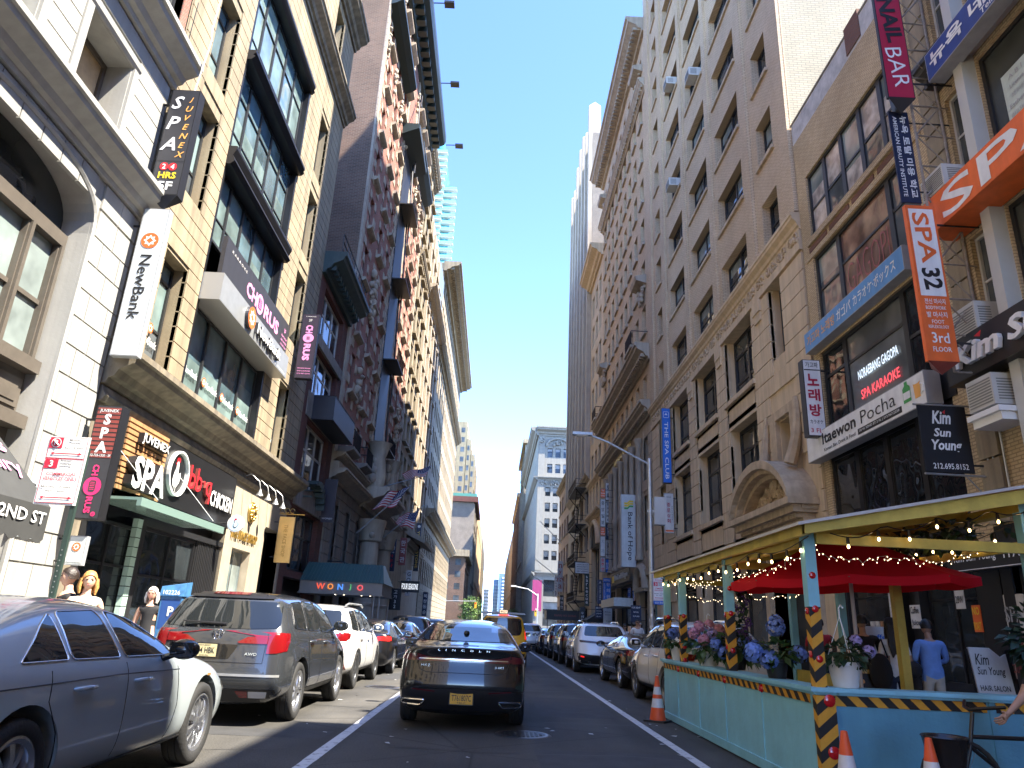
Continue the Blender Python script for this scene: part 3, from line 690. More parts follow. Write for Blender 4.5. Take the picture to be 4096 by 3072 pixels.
for a, q in colp: f.box(OR, a-.1, q+.3, 10.45, 10.64, -.05, .16); f.box(OR, a-.1, q+.3, 5.98, 6.17, -.05, .16)
for a in (24.1, 28.95, 33.7, 38.5): f.box(OR, a, a+.75, 12.95, 13.42, -.05, .16); f.box(OR, a+.05, a+.7, 12.6, 12.95, -.05, .12)
OR.build('string_course', TAN, b.root)
OR = MB()
for i in range(22): f.ornament(OR, 20.9+i*1.02, 13.8, .85, .34, 7, 0, .05, .085)
OR.build('carved_frieze', TAND, b.root, 60)
for t in tops:
    for a, q in colp+cols1: f.box(SI, a-.1, q+.1, t-1.98, t-1.83, -.05, .1)
SI.build('window_sills', TAND, b.root)
# pediment over the door
PD = MB(); c, hw, z0 = 23.75, 2.75, 5.1
arc = [(c+hw*math.cos(math.pi*(.14+.72*i/16))/math.cos(math.pi*.14), z0+.35+2.6*(math.sin(math.pi*(.14+.72*i/16))-math.sin(math.pi*.14))/ (1-math.sin(math.pi*.14))*.52) for i in range(17)]
for i in range(16):
    (u1, a), (u0, q) = arc[i], arc[i+1]
    for pz0, pz1, d0, d1 in ((-.05, .22, 0, .95), (-.2, -.05, 0, .75), (-.36, -.2, 0, .5)):
        V = [f.p(u, zz+k, d) for d in (d0, d1) for u, zz in ((u0, q), (u1, a)) for k in (pz0, pz1)]
        PD.add(V, [(0, 1, 3, 2), (4, 5, 7, 6), (0, 2, 6, 4), (1, 3, 7, 5), (0, 1, 5, 4), (2, 3, 7, 6)])
f.box(PD, c-hw-.1, c+hw+.1, z0+.12, z0+.32, 0, .95); f.box(PD, c-hw+.05, c+hw-.05, z0-.1, z0+.12, 0, .75); f.dentils(PD, c-hw+.2, c+hw-.2, z0-.25, .16, .6, .2); f.box(PD, c-hw+.2, c+hw-.2, z0-.55, z0-.26, 0, .4)
PD.add([f.p(u, zz-.3, .12) for u, zz in arc]+[f.p(c-hw+.2, z0+.3, .12), f.p(c+hw-.2, z0+.3, .12)], [tuple(range(19))])
for u, hh in ((c, 1.1), (c-.5, .8), (c+.5, .8), (c-1, .55), (c+1, .55), (c-1.45, .3), (c+1.45, .3)): f.ornament(PD, u, z0+.35, .45, hh, 9, 0, .16, .13)
for sg, u in ((1, 24.25), (-1, 21.75)):
    P = [f.p(u+sg*.12*math.sin(t*3), 6.6+2.2*t, .1+.35*(1-t)**2) for t in [k/10 for k in range(11)]]; PD.tube(P, [.2-.1*k/10 for k in range(11)], 7)
for a, q, z, zz in ((21.75, 24.05, 8.45, 8.75), (21.85, 22.2, 6.3, 8.45), (23.4, 23.9, 6.3, 8.45)): f.box(PD, a, q, z, zz, -.05, .16)
for u in (21.15, 24.95): f.box(PD, u, u+.4, 3.9, 4.6, 0, .7); f.box(PD, u+.02, u+.36, .2, 3.9, 0, .18)
PD.build('door_pediment', TAND, b.root, 45)
for t in reversed(tops):
    pass
for t in tops:
    for a, q in colp: b.win(a, q, t-1.81, t-.01, 2, (.5,), .36, FRM, [GL, GL2, CURT], .1)
    for a, q in cols1: b.win(a, q, t-1.81, t-.01, 1, (.5,), .36, FRM, [GL, GL2, CURT], .1)
for q in B: b.win(q[0], q[1], q[2]+.01, q[3]-.01, 1 if q[1]-q[0] < 2 else 2, (.3, .72), .45, FRM, [GL, GL2], .14)
for q in G_: b.win(q[0]+.02, q[1]-.02, .07, q[3]-.02, 2, (.68,), .5, FRM, [glass('grey_shop_glass', (.06, .065, .065), .05)], .14, nv=1)
m_ = MB()
for a, q in colp+[(39.5, 42)]:
    for k in range(7): f.box(m_, a, q-.4, 3.35+k*.16, 3.44+k*.16, -.45, -.35)
f.box(m_, 34.5, 38.6, 3.9, 4.9, .02, .1, 1)
m_.build('louvres', [LIMED, BLK], b.root)
b.done()
# ------------------------------------------------------------------ 4 bank of hope / ornate office
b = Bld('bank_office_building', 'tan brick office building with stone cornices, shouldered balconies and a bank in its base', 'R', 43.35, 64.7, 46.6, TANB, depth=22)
f = b.f; w = MB(); OR = MB()
cw = [45.4, 47.9, 50.2, 52.3, 54.4, 56.6, 58.8, 61.0, 63.2]
zr = [20.6+3.42*k for k in range(7)]
H = [(c-.62, c+.62, z+.3, z+2.3, .4) for c in cw for z in zr]+[(c-.55, c+.55, 15.95, 17.75, .4) for c in cw]
H += [(c-.5, c+.5, 42.0, 44.2, .3) for c in cw]
f.wall(w, 43.35, 64.7, 15.4, 46.4, H, m=0)
GB = [(44.6, 46.1, 10.8, 13.6, .4), (62.0, 63.5, 10.8, 13.6, .4), (44.6, 46.1, 6.3, 9.8, .4), (62, 63.5, 6.3, 9.8, .4)]+[(47.4+i*2.35, 49.2+i*2.35, 5.8, 13.7, .5) for i in range(6)]
GB += [(45.6, 48.2, .05, 4.3, .6), (49.4, 57, .05, 4.6, .7), (58, 63.6, .05, 4.6, .6)]
f.wall(w, 43.35, 64.7, 0, 15.4, GB, m=1)
f.rust(w, 43.37, 47.0, .4, 14.2, .68, GB, .05, .04, 1); f.rust(w, 61.6, 64.68, .4, 14.2, .68, GB, .05, .04, 1)
w.build('wall', [TANB, CREAM], b.root)
for z, h_, p_ in ((14.6, .9, .8), (18.3, 1.1, 1.1), (40.0, .9, .6), (45.4, 1.3, 1.5)): f.cornice(OR, 43.3, 64.75, z, h_, p_); f.dentils(OR, 43.4, 64.7, z+.2, .22, p_*.6, .45)
f.box(OR, 43.3, 64.75, 4.75, 5.15, 0, .2)
for q in H:
    if q[2] < 41: f.box(OR, q[0]-.12, q[1]+.12, q[2]-.22, q[2]-.003, -.05, .16)
for i in range(7):
    u = 46.95+i*2.35; c = f.p(u, 0, .2); OR.lathe([(.3, 5.8), (.3, 6), (.2, 6.1), (.2, 9.3), (.3, 9.5), (.2, 9.8), (.19, 13.2), (.32, 13.6), (.32, 13.8)], c, 10)
f.box(OR, 46.9, 61.3, 9.25, 10.3, -.4, .05)
for u in (45.4, 62.9):
    for z in (23.2, 41.4): f.ornament(OR, u, z, 1.3, 1.2, 16, 0, .15, .2); f.mould(OR, u-1, u+1, [(0, z+1.1), (.7, z+1.3), (.8, z+1.6), (0, z+1.8)])
    f.box(OR, u-1.2, u+1.2, 19.4, 19.6, 0, 1.2)
m_ = MB(); c = 46.9
P = [(c+1.5*math.cos(math.pi*i/12), 4.0+1.35*math.sin(math.pi*i/12)) for i in range(13)]
OR.tube([f.p(u, z, .15) for u, z in P], .28, 8)
f.box(OR, c-1.6, c+1.6, 3.85, 4.1, 0, .3)
OR.build('cornice', CREAM, b.root, 40)
for u in (45.4, 62.9):
    for k in range(12): q = u-1.1+k*.2; m_.tube([f.p(q, 19.6, 1.12), f.p(q, 20.6, 1.12)], .022, 4)
    m_.tube([f.p(u-1.15, 20.6, 0), f.p(u-1.15, 20.6, 1.12), f.p(u+1.15, 20.6, 1.12), f.p(u+1.15, 20.6, 0)], .03, 4)
m_.build('iron_balconies', IRON, b.root)
for q in H: b.win(q[0]+.01, q[1]-.01, q[2], q[3], 1, (.5,), .38)
for q in GB: b.win(q[0]+.01, q[1]-.01, q[2]+.01, q[3], 1 if q[1]-q[0] < 3 else 4, (.35, .5) if q[3]-q[2] > 6 else (.66,), .4, FRM, [GL], .1, nv=1)
m_ = MB(); f.box(m_, 50.5, 56.5, 3.05, 3.6, .0, 1.3); m_.build('door_canopy', STL, b.root)
m_ = MB()
for i, (t, u, hh) in enumerate((('UNIVERSAL BUILDING', 53.9, .42),)):
    put_text(m_, t, 0, 0, w=7.4, h=hh, y=-.02, ext=.04)
o = m_.build('building_name', mat('gilt_letters', (.55, .38, .12), .35, .7), b.root, loc=f.p(53.9, 14.35, .12), rot=(0, 0, ROT['R']))
b.done()
# ------------------------------------------------------------------ 5 arch building, slim tower, low pinkish building
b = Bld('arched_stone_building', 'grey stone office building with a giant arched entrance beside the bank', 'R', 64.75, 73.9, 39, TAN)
f = b.f; w = MB(); OR = MB()
H = [(66+i*2.6, 67.6+i*2.6, 16+3.6*k, 18.4+3.6*k, .6) for i in range(3) for k in range(6)]+[(65.6+i*2.3, 66.9+i*2.3, 12.4, 15, .5) for i in range(4)]+[(66.6, 72.2, .05, 9, 1.6)]
f.wall(w, 64.75, 73.9, 0, 39, H)
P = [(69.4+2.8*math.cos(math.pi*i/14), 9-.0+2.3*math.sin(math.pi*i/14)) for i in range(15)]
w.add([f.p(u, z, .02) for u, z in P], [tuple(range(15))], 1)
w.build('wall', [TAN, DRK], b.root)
f.cornice(OR, 64.7, 73.95, 37.8, 1.3, 1.4); f.cornice(OR, 64.7, 73.95, 11.6, .6, .5); f.cornice(OR, 64.7, 73.95, 15.2, .4, .3)
OR.tube([f.p(u, z, .1) for u, z in P], .3, 8); OR.build('cornice', TAN, b.root)
for q in H: b.win(q[0], q[1], q[2], q[3], 1 if q[1]-q[0] < 3 else 4, (.5,), .5)
b.done()
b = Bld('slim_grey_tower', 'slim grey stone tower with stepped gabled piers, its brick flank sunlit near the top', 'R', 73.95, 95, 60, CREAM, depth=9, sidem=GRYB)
f = b.f; w = MB(); OR = MB()
H = [(76.0+i*3.3, 77.4+i*3.3, 18+3.4*k, 20.2+3.4*k, .35) for i in range(6) for k in range(12)]+[(75+i*4.6, 78+i*4.6, 5.2+3.9*k, 7.8+3.9*k, .35) for i in range(4) for k in range(3)]+[(75+i*4.6, 78.6+i*4.6, .05, 3.6, .5) for i in range(4)]
f.wall(w, 73.95, 95, 0, 59.5, H); w.build('wall', CREAM, b.root)
for i in range(7):
    u = 73.97+i*3.45; hh = [66, 64.5, 66.5, 67, 66.5, 65, 66][i]; f.box(OR, u, u+.95, 17, hh-2, -1, .5)
    V = [f.p(u, hh-2, -1), f.p(u+.95, hh-2, -1), f.p(u+.95, hh-2, .5), f.p(u, hh-2, .5), f.p(u+.47, hh-1, -.3)]
    OR.add(V, [(0, 1, 4), (1, 2, 4), (2, 3, 4), (3, 0, 4)])
f.cornice(OR, 73.9, 95.05, 16.4, .7, .5); OR.build('gabled_piers', CREAM, b.root)
for q in H: b.win(q[0], q[1], q[2], q[3], 1 if q[1]-q[0] < 2 else 2, (.5,), .33)
b.done()
FE = MB(); f = Fac('R')      # fire escape
for k in range(4):
    z = 4.2+3.9*k; f.box(FE, 76.5, 84, z, z+.08, .05, 1.25)
    for z2 in (z+.5, z+1.0): FE.tube([f.p(76.5, z2, .05), f.p(76.5, z2, 1.22), f.p(84, z2, 1.22), f.p(84, z2, .05)], .03, 4)
    for i in range(20): u = 76.5+i*.395; FE.tube([f.p(u, z, 1.22), f.p(u, z+1, 1.22)], .018, 4)
    for u in (77, 83.5): FE.tube([f.p(u, z, 1.1), f.p(u, z-1.2, .05)], .05, 4)
    if k < 3:
        for d in (.35, .85): FE.tube([f.p(83, z, d), f.p(78.5, z+3.9, d)], .045, 4)
        for i in range(13): t = i/13; FE.tube([f.p(83-4.5*t, z+3.9*t, .35), f.p(83-4.5*t, z+3.9*t, .85)], .025, 4)
tag(FE.build('fire_escape', IRON), 'black iron fire escape zigzagging down the slim tower front, on the right side', 'fire escape')
grid_bld('pinkish_low_building', 'low pinkish stone building with flagpoles beyond the slim grey tower', 'R', 95.05, 110, 21.6, mat('pinkish_stone', (.42, .3, .22), .8, var=.12, bump=.2, streak=.2), 4, 5, 2.4, 2.3, 1.2, 2, [(20.6, .8, .6)], sills=.15)
# ------------------------------------------------------------------ off the right edge: terrace that shades the roadway
b = Bld('brick_corner_building', 'tall plain brick building at the near end of the right hand row', 'R', -70, -.3, 28, BUFFB)
b.f.wall(w2 := MB(), -70, -.3, 0, 28, [(-16+i*2.6, -14.4+i*2.6, 4+3.6*k, 6.2+3.6*k) for i in range(6) for k in range(6)]); w2.build('wall', BUFFB, b.root)
for i in range(6):
    for k in range(6): b.win(-16+i*2.6, -14.4+i*2.6, 4+3.6*k, 6.2+3.6*k)
b.done()
b = Bld('narrow_brick_house', 'narrow brick house between the corner building and the spa shop building', 'R', -.25, 5.9, 19.5, REDB)
b.f.wall(w2 := MB(), -.25, 5.9, 0, 19.5, [(3+i*1.7, 4.1+i*1.7, 4+3.4*k, 6.1+3.4*k) for i in range(2) for k in range(4)]); w2.build('wall', REDB, b.root)
for i in range(2):
    for k in range(4): b.win(3+i*1.7, 4.1+i*1.7, 4+3.4*k, 6.1+3.4*k)
b.done()
grid_bld('plain_stone_block', 'plain stone block at the near end of the left hand row', 'L', -70, 1.95, 26, LIME, 12, 6, 2.5, 2.2, 3, 1)
# ------------------------------------------------------------------ beyond the avenue
b = Bld('white_corner_building', 'ornate white corner building with an arched gable frieze beyond the avenue, sunlit front', 'F', 9.6, 34, 50, WSTONE, depth=75, yp=176)
f = b.f; w = MB(); OR = MB(); WS = mat('white_terracotta', (.25, .235, .195), .7, var=.08, bump=.15, streak=.12)
rws = [17.0+3.85*k for k in range(7)]
H = [(u, u+1.25, z, z+2.2, .5) for u in (11.6, 13.5, 15.4, 18.2, 20.1, 22) for z in rws[:5]]+[(u, u+1.3, z, z+2.3, .5) for u in (11.9, 13.9, 15.9, 18.5, 20.5) for z in (38.2, 42.2)]
H += [(11.8, 16.5, 8.6, 12.4, .6), (11.8, 16.5, 2, 7.4, .6), (18, 23, 8.6, 12.4, .6)]
f.wall(w, 9.6, 34, 0, 50, H); f.box(w, 9.62, 11.2, 14.5, 48, 0, .25)
s_ = Fac('R'); HS = [(178+i*3.6, 179.6+i*3.6, z, z+2.2, .4) for i in range(20) for z in rws]
s_.wall(w, 176.01, 250, 0, 50, HS, d=-.08)
w.build('wall', WS, b.root)
for z, h_, p_ in ((13.2, 1.0, .7), (36.2, .9, .9), (47.6, 2.2, 2.0)): f.cornice(OR, 9.0, 34, z, h_, p_); s_.cornice(OR, 175.3, 250, z, h_, p_)
for k in range(10): f.ornament(OR, 10.6+k*1.3, 35.2, 1.0, .9, 8, 0, .2, .25)
P = [(14.5+2.9*math.cos(math.pi*i/12), 45.0+2.0*math.sin(math.pi*i/12)) for i in range(13)]
OR.tube([f.p(u, z, .2) for u, z in P], .35, 6); f.ornament(OR, 14.5, 45.2, 2.2, 1.3, 18, 0, .2, .35); f.ornament(OR, 10.5, 45.2, 1.2, 1.8, 12, 0, .3, .3)
OR.build('cornice', WS, b.root)
for q in H: b.win(q[0], q[1], q[2], q[3], 1, (.5,), .45)
b.side = 'R'; ff = b.f; b.f = s_
for q in HS: b.win(q[0], q[1], q[2], q[3], 1, (.5,), .4)
b.f = ff; b.done()
def far_block(name, label, x0, x1, y0, y1, h, wm, cols_f, rows, face='R', trim=None, z0=6, wfr=.5):
    """a distant block seen end on: windows on its street side and its near end"""
    root = thing(name, label, 'building', ((x0+x1)/2, (y0+y1)/2, 0)); m_ = MB(); g = MB()
    m_.box(x0, x1, y0, y1, 0, h); xs = x0 if face == 'R' else x1; sg = -1 if face == 'R' else 1
    n = max(3, int((y1-y0)/3.4)); rh = (h-z0-1.5)/rows
    for j in range(rows):
        z = z0+rh*j+rh*.25
        for i in range(n):
            y = y0+(y1-y0)*(i+.3)/n; g.box(xs, xs+sg*.03, y, y+(y1-y0)/n*.38, z, z+rh*.5)
        for i in range(cols_f):
            x = x0+(x1-x0)*(i+.25)/cols_f; g.box(x, x+(x1-x0)/cols_f*wfr, y0-.03, y0, z, z+rh*.5)
    for k in range(int((y1-y0)/10)+1): y = min(y1-.8, y0+k*10); m_.box(xs-.0 if sg > 0 else xs-.3, xs+.3 if sg > 0 else xs, y, y+.8, 0, h-2)
    for z in (z0, h*.35, h*.8): m_.box(xs-.0 if sg > 0 else xs-.4, xs+.4 if sg > 0 else xs, y0+.02, y1-.02, z-.5, z)
    if trim: m_.box(x0-1.2, x1+1.2, y0-1.2, y1+.5, h-1.6, h-.02, 1)
    m_.build('wall', [wm, trim or wm], root)
    tag(g.build('windows', [GL2], root), None, None, kind='stuff')
    return root
far_block('soot_brown_block', 'brown brick corner block with a pale cornice beyond the avenue on the left', -30, -7.6, 182, 212, 19, BRNB, 8, 4, 'L', LIME)
far_block('tan_brick_block', 'tan brick block with a blank flank standing over the brown corner block', -30, -7.0, 213, 250, 37.5, GRYB, 0, 9, 'L', DREDB)
far_block('setback_tower', 'pale tan stepped tower rising behind the tan brick block', -30, -13.2, 268, 300, 76, LIME, 6, 18, 'L')
far_block('stepped_wing', 'lower step of the pale tan tower over the left rooftops', -13.1, -11.4, 268, 300, 69, LIME, 1, 16, 'L')
far_block('stepped_wing', 'lowest step of the pale tan tower nearest the street gap', -11.3, -9.6, 268, 300, 63, LIME, 1, 14, 'L')
far_block('long_stone_row', 'long sooty stone row on the left, closing toward the street end', -30, -8.2, 301, 430, 52, TAN, 5, 12, 'L')
far_block('copper_roofed_block', 'brown block with a green copper roof edge at the far left of the street', -26, -8.6, 251, 267, 45, BRNB, 4, 12, 'L', mat('green_copper_edge', (.06, .2, .16), .6))
far_block('left_end_block', 'stone block at the far left end of the street canyon', -30, -8.8, 431, 620, 58, LIMED, 5, 14, 'L')
far_block('right_stone_block', 'grey stone block behind the white corner building on the right', 9.3, 34, 252, 300, 66, GREYST, 6, 16, 'R', LIME)
far_block('right_brown_block', 'brown block far along the right side of the street', 9.2, 32, 301, 385, 55, BRNB, 6, 13, 'R', TAN)
far_block('right_tan_block', 'tan block toward the far right end of the street', 9.0, 32, 386, 620, 50, TAN, 6, 12, 'R')
HAZ = mat('pale_blue_tower_wall', (.34, .45, .56), .6); HAZ2 = mat('grey_blue_tower_wall', (.13, .2, .27), .6)  # distance haze is mixed into these far wall colours
def slab(name, label, x0, x1, y, z0, z1, m1, m2, fl):
    root = thing(name, label, 'tower', ((x0+x1)/2, y+8, 0)); m_ = MB(); g = MB(); m_.box(x0, x1, y, y+16, 0, z1)
    n = int((z1-4)/3.1)
    for k in range(n):
        z = 4+k*3.1; g.box(x0+fl, x1-.3, y-.5, y, z, z+1.3)
    m_.build('wall', m1, root); g.build('balcony_bands', m2, root)
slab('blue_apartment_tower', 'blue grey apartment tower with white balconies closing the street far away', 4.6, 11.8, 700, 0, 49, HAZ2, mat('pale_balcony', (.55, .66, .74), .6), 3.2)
slab('shadowed_apartment_slab', 'darker apartment slab left of the blue grey tower at the street end', -.4, 4.5, 706, 0, 44, HAZ2, mat('blue_glass_band', (.2, .28, .36), .3), .3)  # darker bands than the tower beside it
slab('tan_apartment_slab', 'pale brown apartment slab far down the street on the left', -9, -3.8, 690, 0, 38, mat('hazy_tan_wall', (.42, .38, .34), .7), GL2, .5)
# teal glass balcony tower over the left roofs
root = thing('teal_glass_tower', 'teal glass balcony tower rising behind the left cornices', 'tower', (-36, 245, 0)); m_ = MB(); g = MB()
m_.box(-46, -27, 232, 258, 0, 176); m_.box(-27, -23.4, 236, 258, 0, 160)
for k in range(54):
    z = 20+k*2.9
    if z < 172: g.box(-46, -25.6 if z > 160 else -26, 230.2, 232, z, z+.35, 0); g.box(-46, -25.7 if z > 160 else -26.1, 230.15, 230.25, z+.35, z+1.3, 1)
    if z < 157: g.box(-27, -21.4, 234.4, 236, z+1, z+1.4, 0); g.box(-27, -21.5, 234.3, 234.4, z+1.4, z+2.3, 1)
m_.build('glass_wall', glass('teal_curtain_wall', (.1, .32, .38), .08, wave=.02), root); g.build('balcony', [mat('pale_slab_edge', (.6, .6, .55), .6), mat('teal_balcony_glass', (.22, .5, .55), .1)], root)
# ------------------------------------------------------------------ road, pavements, markings
def asphalt():
    m, N, L, b = _new('asphalt'); _set(b, .82, 0, .35)
    tc = N.new('ShaderNodeTexCoord')
    def noise(sc, det, vec=None):
        n = N.new('ShaderNodeTexNoise'); n.inputs['Scale'].default_value = sc; n.inputs['Detail'].default_value = det; L.new(vec or tc.outputs['Object'], n.inputs['Vector']); return n.outputs['Fac']
    def ramp(f, a, b_, ca, cb):
        r = N.new('ShaderNodeValToRGB'); r.color_ramp.elements[0].position = a; r.color_ramp.elements[1].position = b_; r.color_ramp.elements[0].color = ca; r.color_ramp.elements[1].color = cb; L.new(f, r.inputs['Fac']); return r.outputs['Color']
    def mul(a, b_):
        x = N.new('ShaderNodeMix'); x.data_type = 'RGBA'; x.blend_type = 'MULTIPLY'; x.inputs['Factor'].default_value = 1; L.new(a, x.inputs['A']); L.new(b_, x.inputs['B']); return x.outputs['Result']
    mp = N.new('ShaderNodeMapping'); mp.inputs['Scale'].default_value = (1.3, .12, 1); L.new(tc.outputs['Object'], mp.inputs['Vector'])
    base = ramp(noise(.7, 8), .3, .7, (.038, .0365, .034, 1), (.075, .071, .064, 1))
    lane = ramp(noise(1.0, 4, mp.outputs['Vector']), .35, .65, (.75, .75, .76, 1), (1.15, 1.15, 1.15, 1))
    grit = ramp(noise(55, 3), .35, .7, (.65, .65, .65, 1), (1.5, 1.5, 1.48, 1))
    v = N.new('ShaderNodeTexVoronoi'); v.feature = 'DISTANCE_TO_EDGE'; v.inputs['Scale'].default_value = .33; L.new(tc.outputs['Object'], v.inputs['Vector'])
    crack = ramp(v.outputs['Distance'], .0, .006, (.45, .45, .45, 1), (1, 1, 1, 1))
    L.new(mul(mul(mul(base, lane), grit), crack), b.inputs['Base Color'])
    bp = N.new('ShaderNodeBump'); bp.inputs['Strength'].default_value = .5; bp.inputs['Distance'].default_value = .01; L.new(noise(70, 3), bp.inputs['Height']); L.new(bp.outputs['Normal'], b.inputs['Normal'])
    return m
ASPH = asphalt()
m_ = MB(); m_.quad((-400, -200, -.03), (400, -200, -.03), (400, 1500, -.03), (-400, 1500, -.03)); tag(m_.build('ground', mat('ground_asphalt', (.06, .06, .06), .9, var=.2)), None, None, kind='structure')
m_ = MB(); m_.quad((-4.5, -70, 0), (5.4, -70, 0), (5.4, 900, 0), (-4.5, 900, 0)); m_.quad((-200, 148.2, -.004), (200, 148.2, -.004), (200, 174, -.004), (-200, 174, -.004))
tag(m_.build('road', ASPH), None, None, kind='structure')
CONC = brick('pavement_slabs', (.3, .29, .27), (.26, .25, .235), (.15, .145, .14), bw=1.5, bh=1.5, ms=.012, bump=.3)
def slabm():
    m, N, L, b = _new('pavement_concrete'); _set(b, .85); tc = N.new('ShaderNodeTexCoord'); t = N.new('ShaderNodeTexBrick'); t.offset = 0
    t.inputs['Color1'].default_value = (.3, .29, .275, 1); t.inputs['Color2'].default_value = (.25, .245, .235, 1); t.inputs['Mortar'].default_value = (.13, .13, .125, 1)
    t.inputs['Scale'].default_value = 1; t.inputs['Brick Width'].default_value = 1.5; t.inputs['Row Height'].default_value = 1.5; t.inputs['Mortar Size'].default_value = .012
    L.new(tc.outputs['Object'], t.inputs['Vector']); L.new(t.outputs['Color'], b.inputs['Base Color']); return m
PV = slabm()
for nm, x0, x1, kx0, kx1 in (('pavement', -8.9, -4.5, -4.5, -4.35), ('pavement', 5.4, 9.6, 5.25, 5.4)):
    m_ = MB()
    for y0, y1 in ((-70, 147), (175, 620)): m_.box(x0, x1, y0, y1, -.02, .14)
    tag(m_.build(nm, PV), None, None, kind='structure')
    m_ = MB()
    for y0, y1 in ((-70, 147), (175, 620)): m_.box(kx0, kx1, y0, y1, -.02, .145)
    tag(m_.build('kerb', mat('granite_kerb', (.3, .3, .29), .8, var=.2, scale=4)), None, None, kind='structure')
def worn():
    m, N, L, b = _new('worn_road_paint'); _set(b, .7); tc = N.new('ShaderNodeTexCoord'); n = N.new('ShaderNodeTexNoise'); n.inputs['Scale'].default_value = 9; n.inputs['Detail'].default_value = 8; n.inputs['Roughness'].default_value = .7
    L.new(tc.outputs['Object'], n.inputs['Vector']); r = N.new('ShaderNodeValToRGB'); r.color_ramp.elements[0].position = .36; r.color_ramp.elements[1].position = .47
    r.color_ramp.elements[0].color = (.13, .13, .13, 1); r.color_ramp.elements[1].color = (.55, .55, .54, 1); L.new(n.outputs['Fac'], r.inputs['Fac']); L.new(r.outputs['Color'], b.inputs['Base Color']); return m
PNT = worn()
for x, w_ in ((-1.79, .13), (2.44, .13)):
    m_ = MB()
    for i in range(60): y0 = -10+i*2.6; m_.quad((x-w_/2+RND.uniform(-.006, .006), y0, .004), (x+w_/2+RND.uniform(-.006, .006), y0, .004), (x+w_/2, y0+2.6, .004), (x-w_/2, y0+2.6, .004))
    tag(m_.build('lane_line', PNT), None, None, kind='structure')
m_ = MB()
for i in range(14): m_.quad((-4.2+i*.7, 143.5, .004), (-3.85+i*.7, 143.5, .004), (-3.85+i*.7, 147, .004), (-4.2+i*.7, 147, .004))
tag(m_.build('crosswalk', PNT), None, None, kind='structure')
m_ = MB()     # tar seams and patches
for pts, w_ in (([(-1.2, 9.3), (.2, 9.15), (1.7, 9.35), (2.3, 9.2)], .02), ([(-4, 13.1), (-2.9, 13.2), (-1.9, 13.05)], .02), ([(.9, 12.2), (2.3, 12.3), (3, 12.25)], .025), ([(.7, 18), (2.2, 18.1)], .03), ([(-3.3, 8.4), (-2.2, 8.9)], .015)):
    for i in range(len(pts)-1): (a, q), (c_, e) = pts[i], pts[i+1]; m_.quad((a, q, .003), (c_, e, .003), (c_, e+w_, .003), (a, q+w_, .003))
tag(m_.build('road_seams', mat('tar_seam', (.02, .02, .02), .6)), None, None, kind='structure')
def manhole(x, y, label):
    t = thing('manhole_cover', label, 'manhole cover', (x, y, 0)); a = MB(); a.lathe([(.001, .008), (.3, .008), (.3, .004)], n=28); 
    for i in range(9):
        for j in range(9):
            px, py = -.24+i*.06, -.24+j*.06
            if px*px+py*py < .07: a.box(px-.018, px+.018, py-.018, py+.018, .006, .014)
    a.build('cover', mat('cast_iron', (.045, .045, .045), .45, .6), t, local=True); a = MB(); a.lathe([(.3, .003), (.31, .012), (.37, .012), (.39, .002)], n=28); a.build('rim', mat('worn_iron', (.1, .1, .1), .4, .7), t, local=True, smooth=50)
manhole(.5, 10.75, 'round iron manhole cover in the dark lane right behind the grey sedan')
manhole(-2.35, 17.2, 'round iron manhole cover in the sunlit parking lane beside the white suv')
m_ = MB()     # utility cut patches
for x0, x1, y0, y1 in ((.9, 2.2, 13, 16.5), (-1.5, -.4, 17, 21), (-3.9, -2.3, 19.5, 22), (2.6, 3.1, 15, 19), (-.9, 1.3, 25, 29), (.6, 2.3, 8.2, 9.6), (-4.2, -2.0, 9.6, 10.3)): m_.quad((x0, y0, .0022), (x1, y0+.03, .0022), (x1+.04, y1, .0022), (x0-.02, y1-.05, .0022))
tag(m_.build('road_patches', mat('patched_asphalt', (.038, .038, .039), .85, var=.25, scale=3, bump=.4, bscale=60)), None, None, kind='structure')
m_ = MB(); q = random.Random(5)     # litter scraps
for i in range(46):
    x, y = q.choice([(q.uniform(-4.2, -1.9), q.uniform(7.5, 26)), (q.uniform(2.3, 3.2), q.uniform(9, 24)), (q.uniform(-1.5, 2.3), q.uniform(7, 14))]); s_ = q.uniform(.012, .05); a = q.uniform(0, 3)
    m_.quad(*[(x+s_*math.cos(a+k*1.57)*q.uniform(.6, 1.4), y+s_*math.sin(a+k*1.57), .006+q.uniform(0, .01)) for k in range(4)])
tag(m_.build('litter', mat('litter_paper', (.5, .5, .48), .8)), 'scraps of pale paper and leaves littering the asphalt', 'litter', kind='stuff')
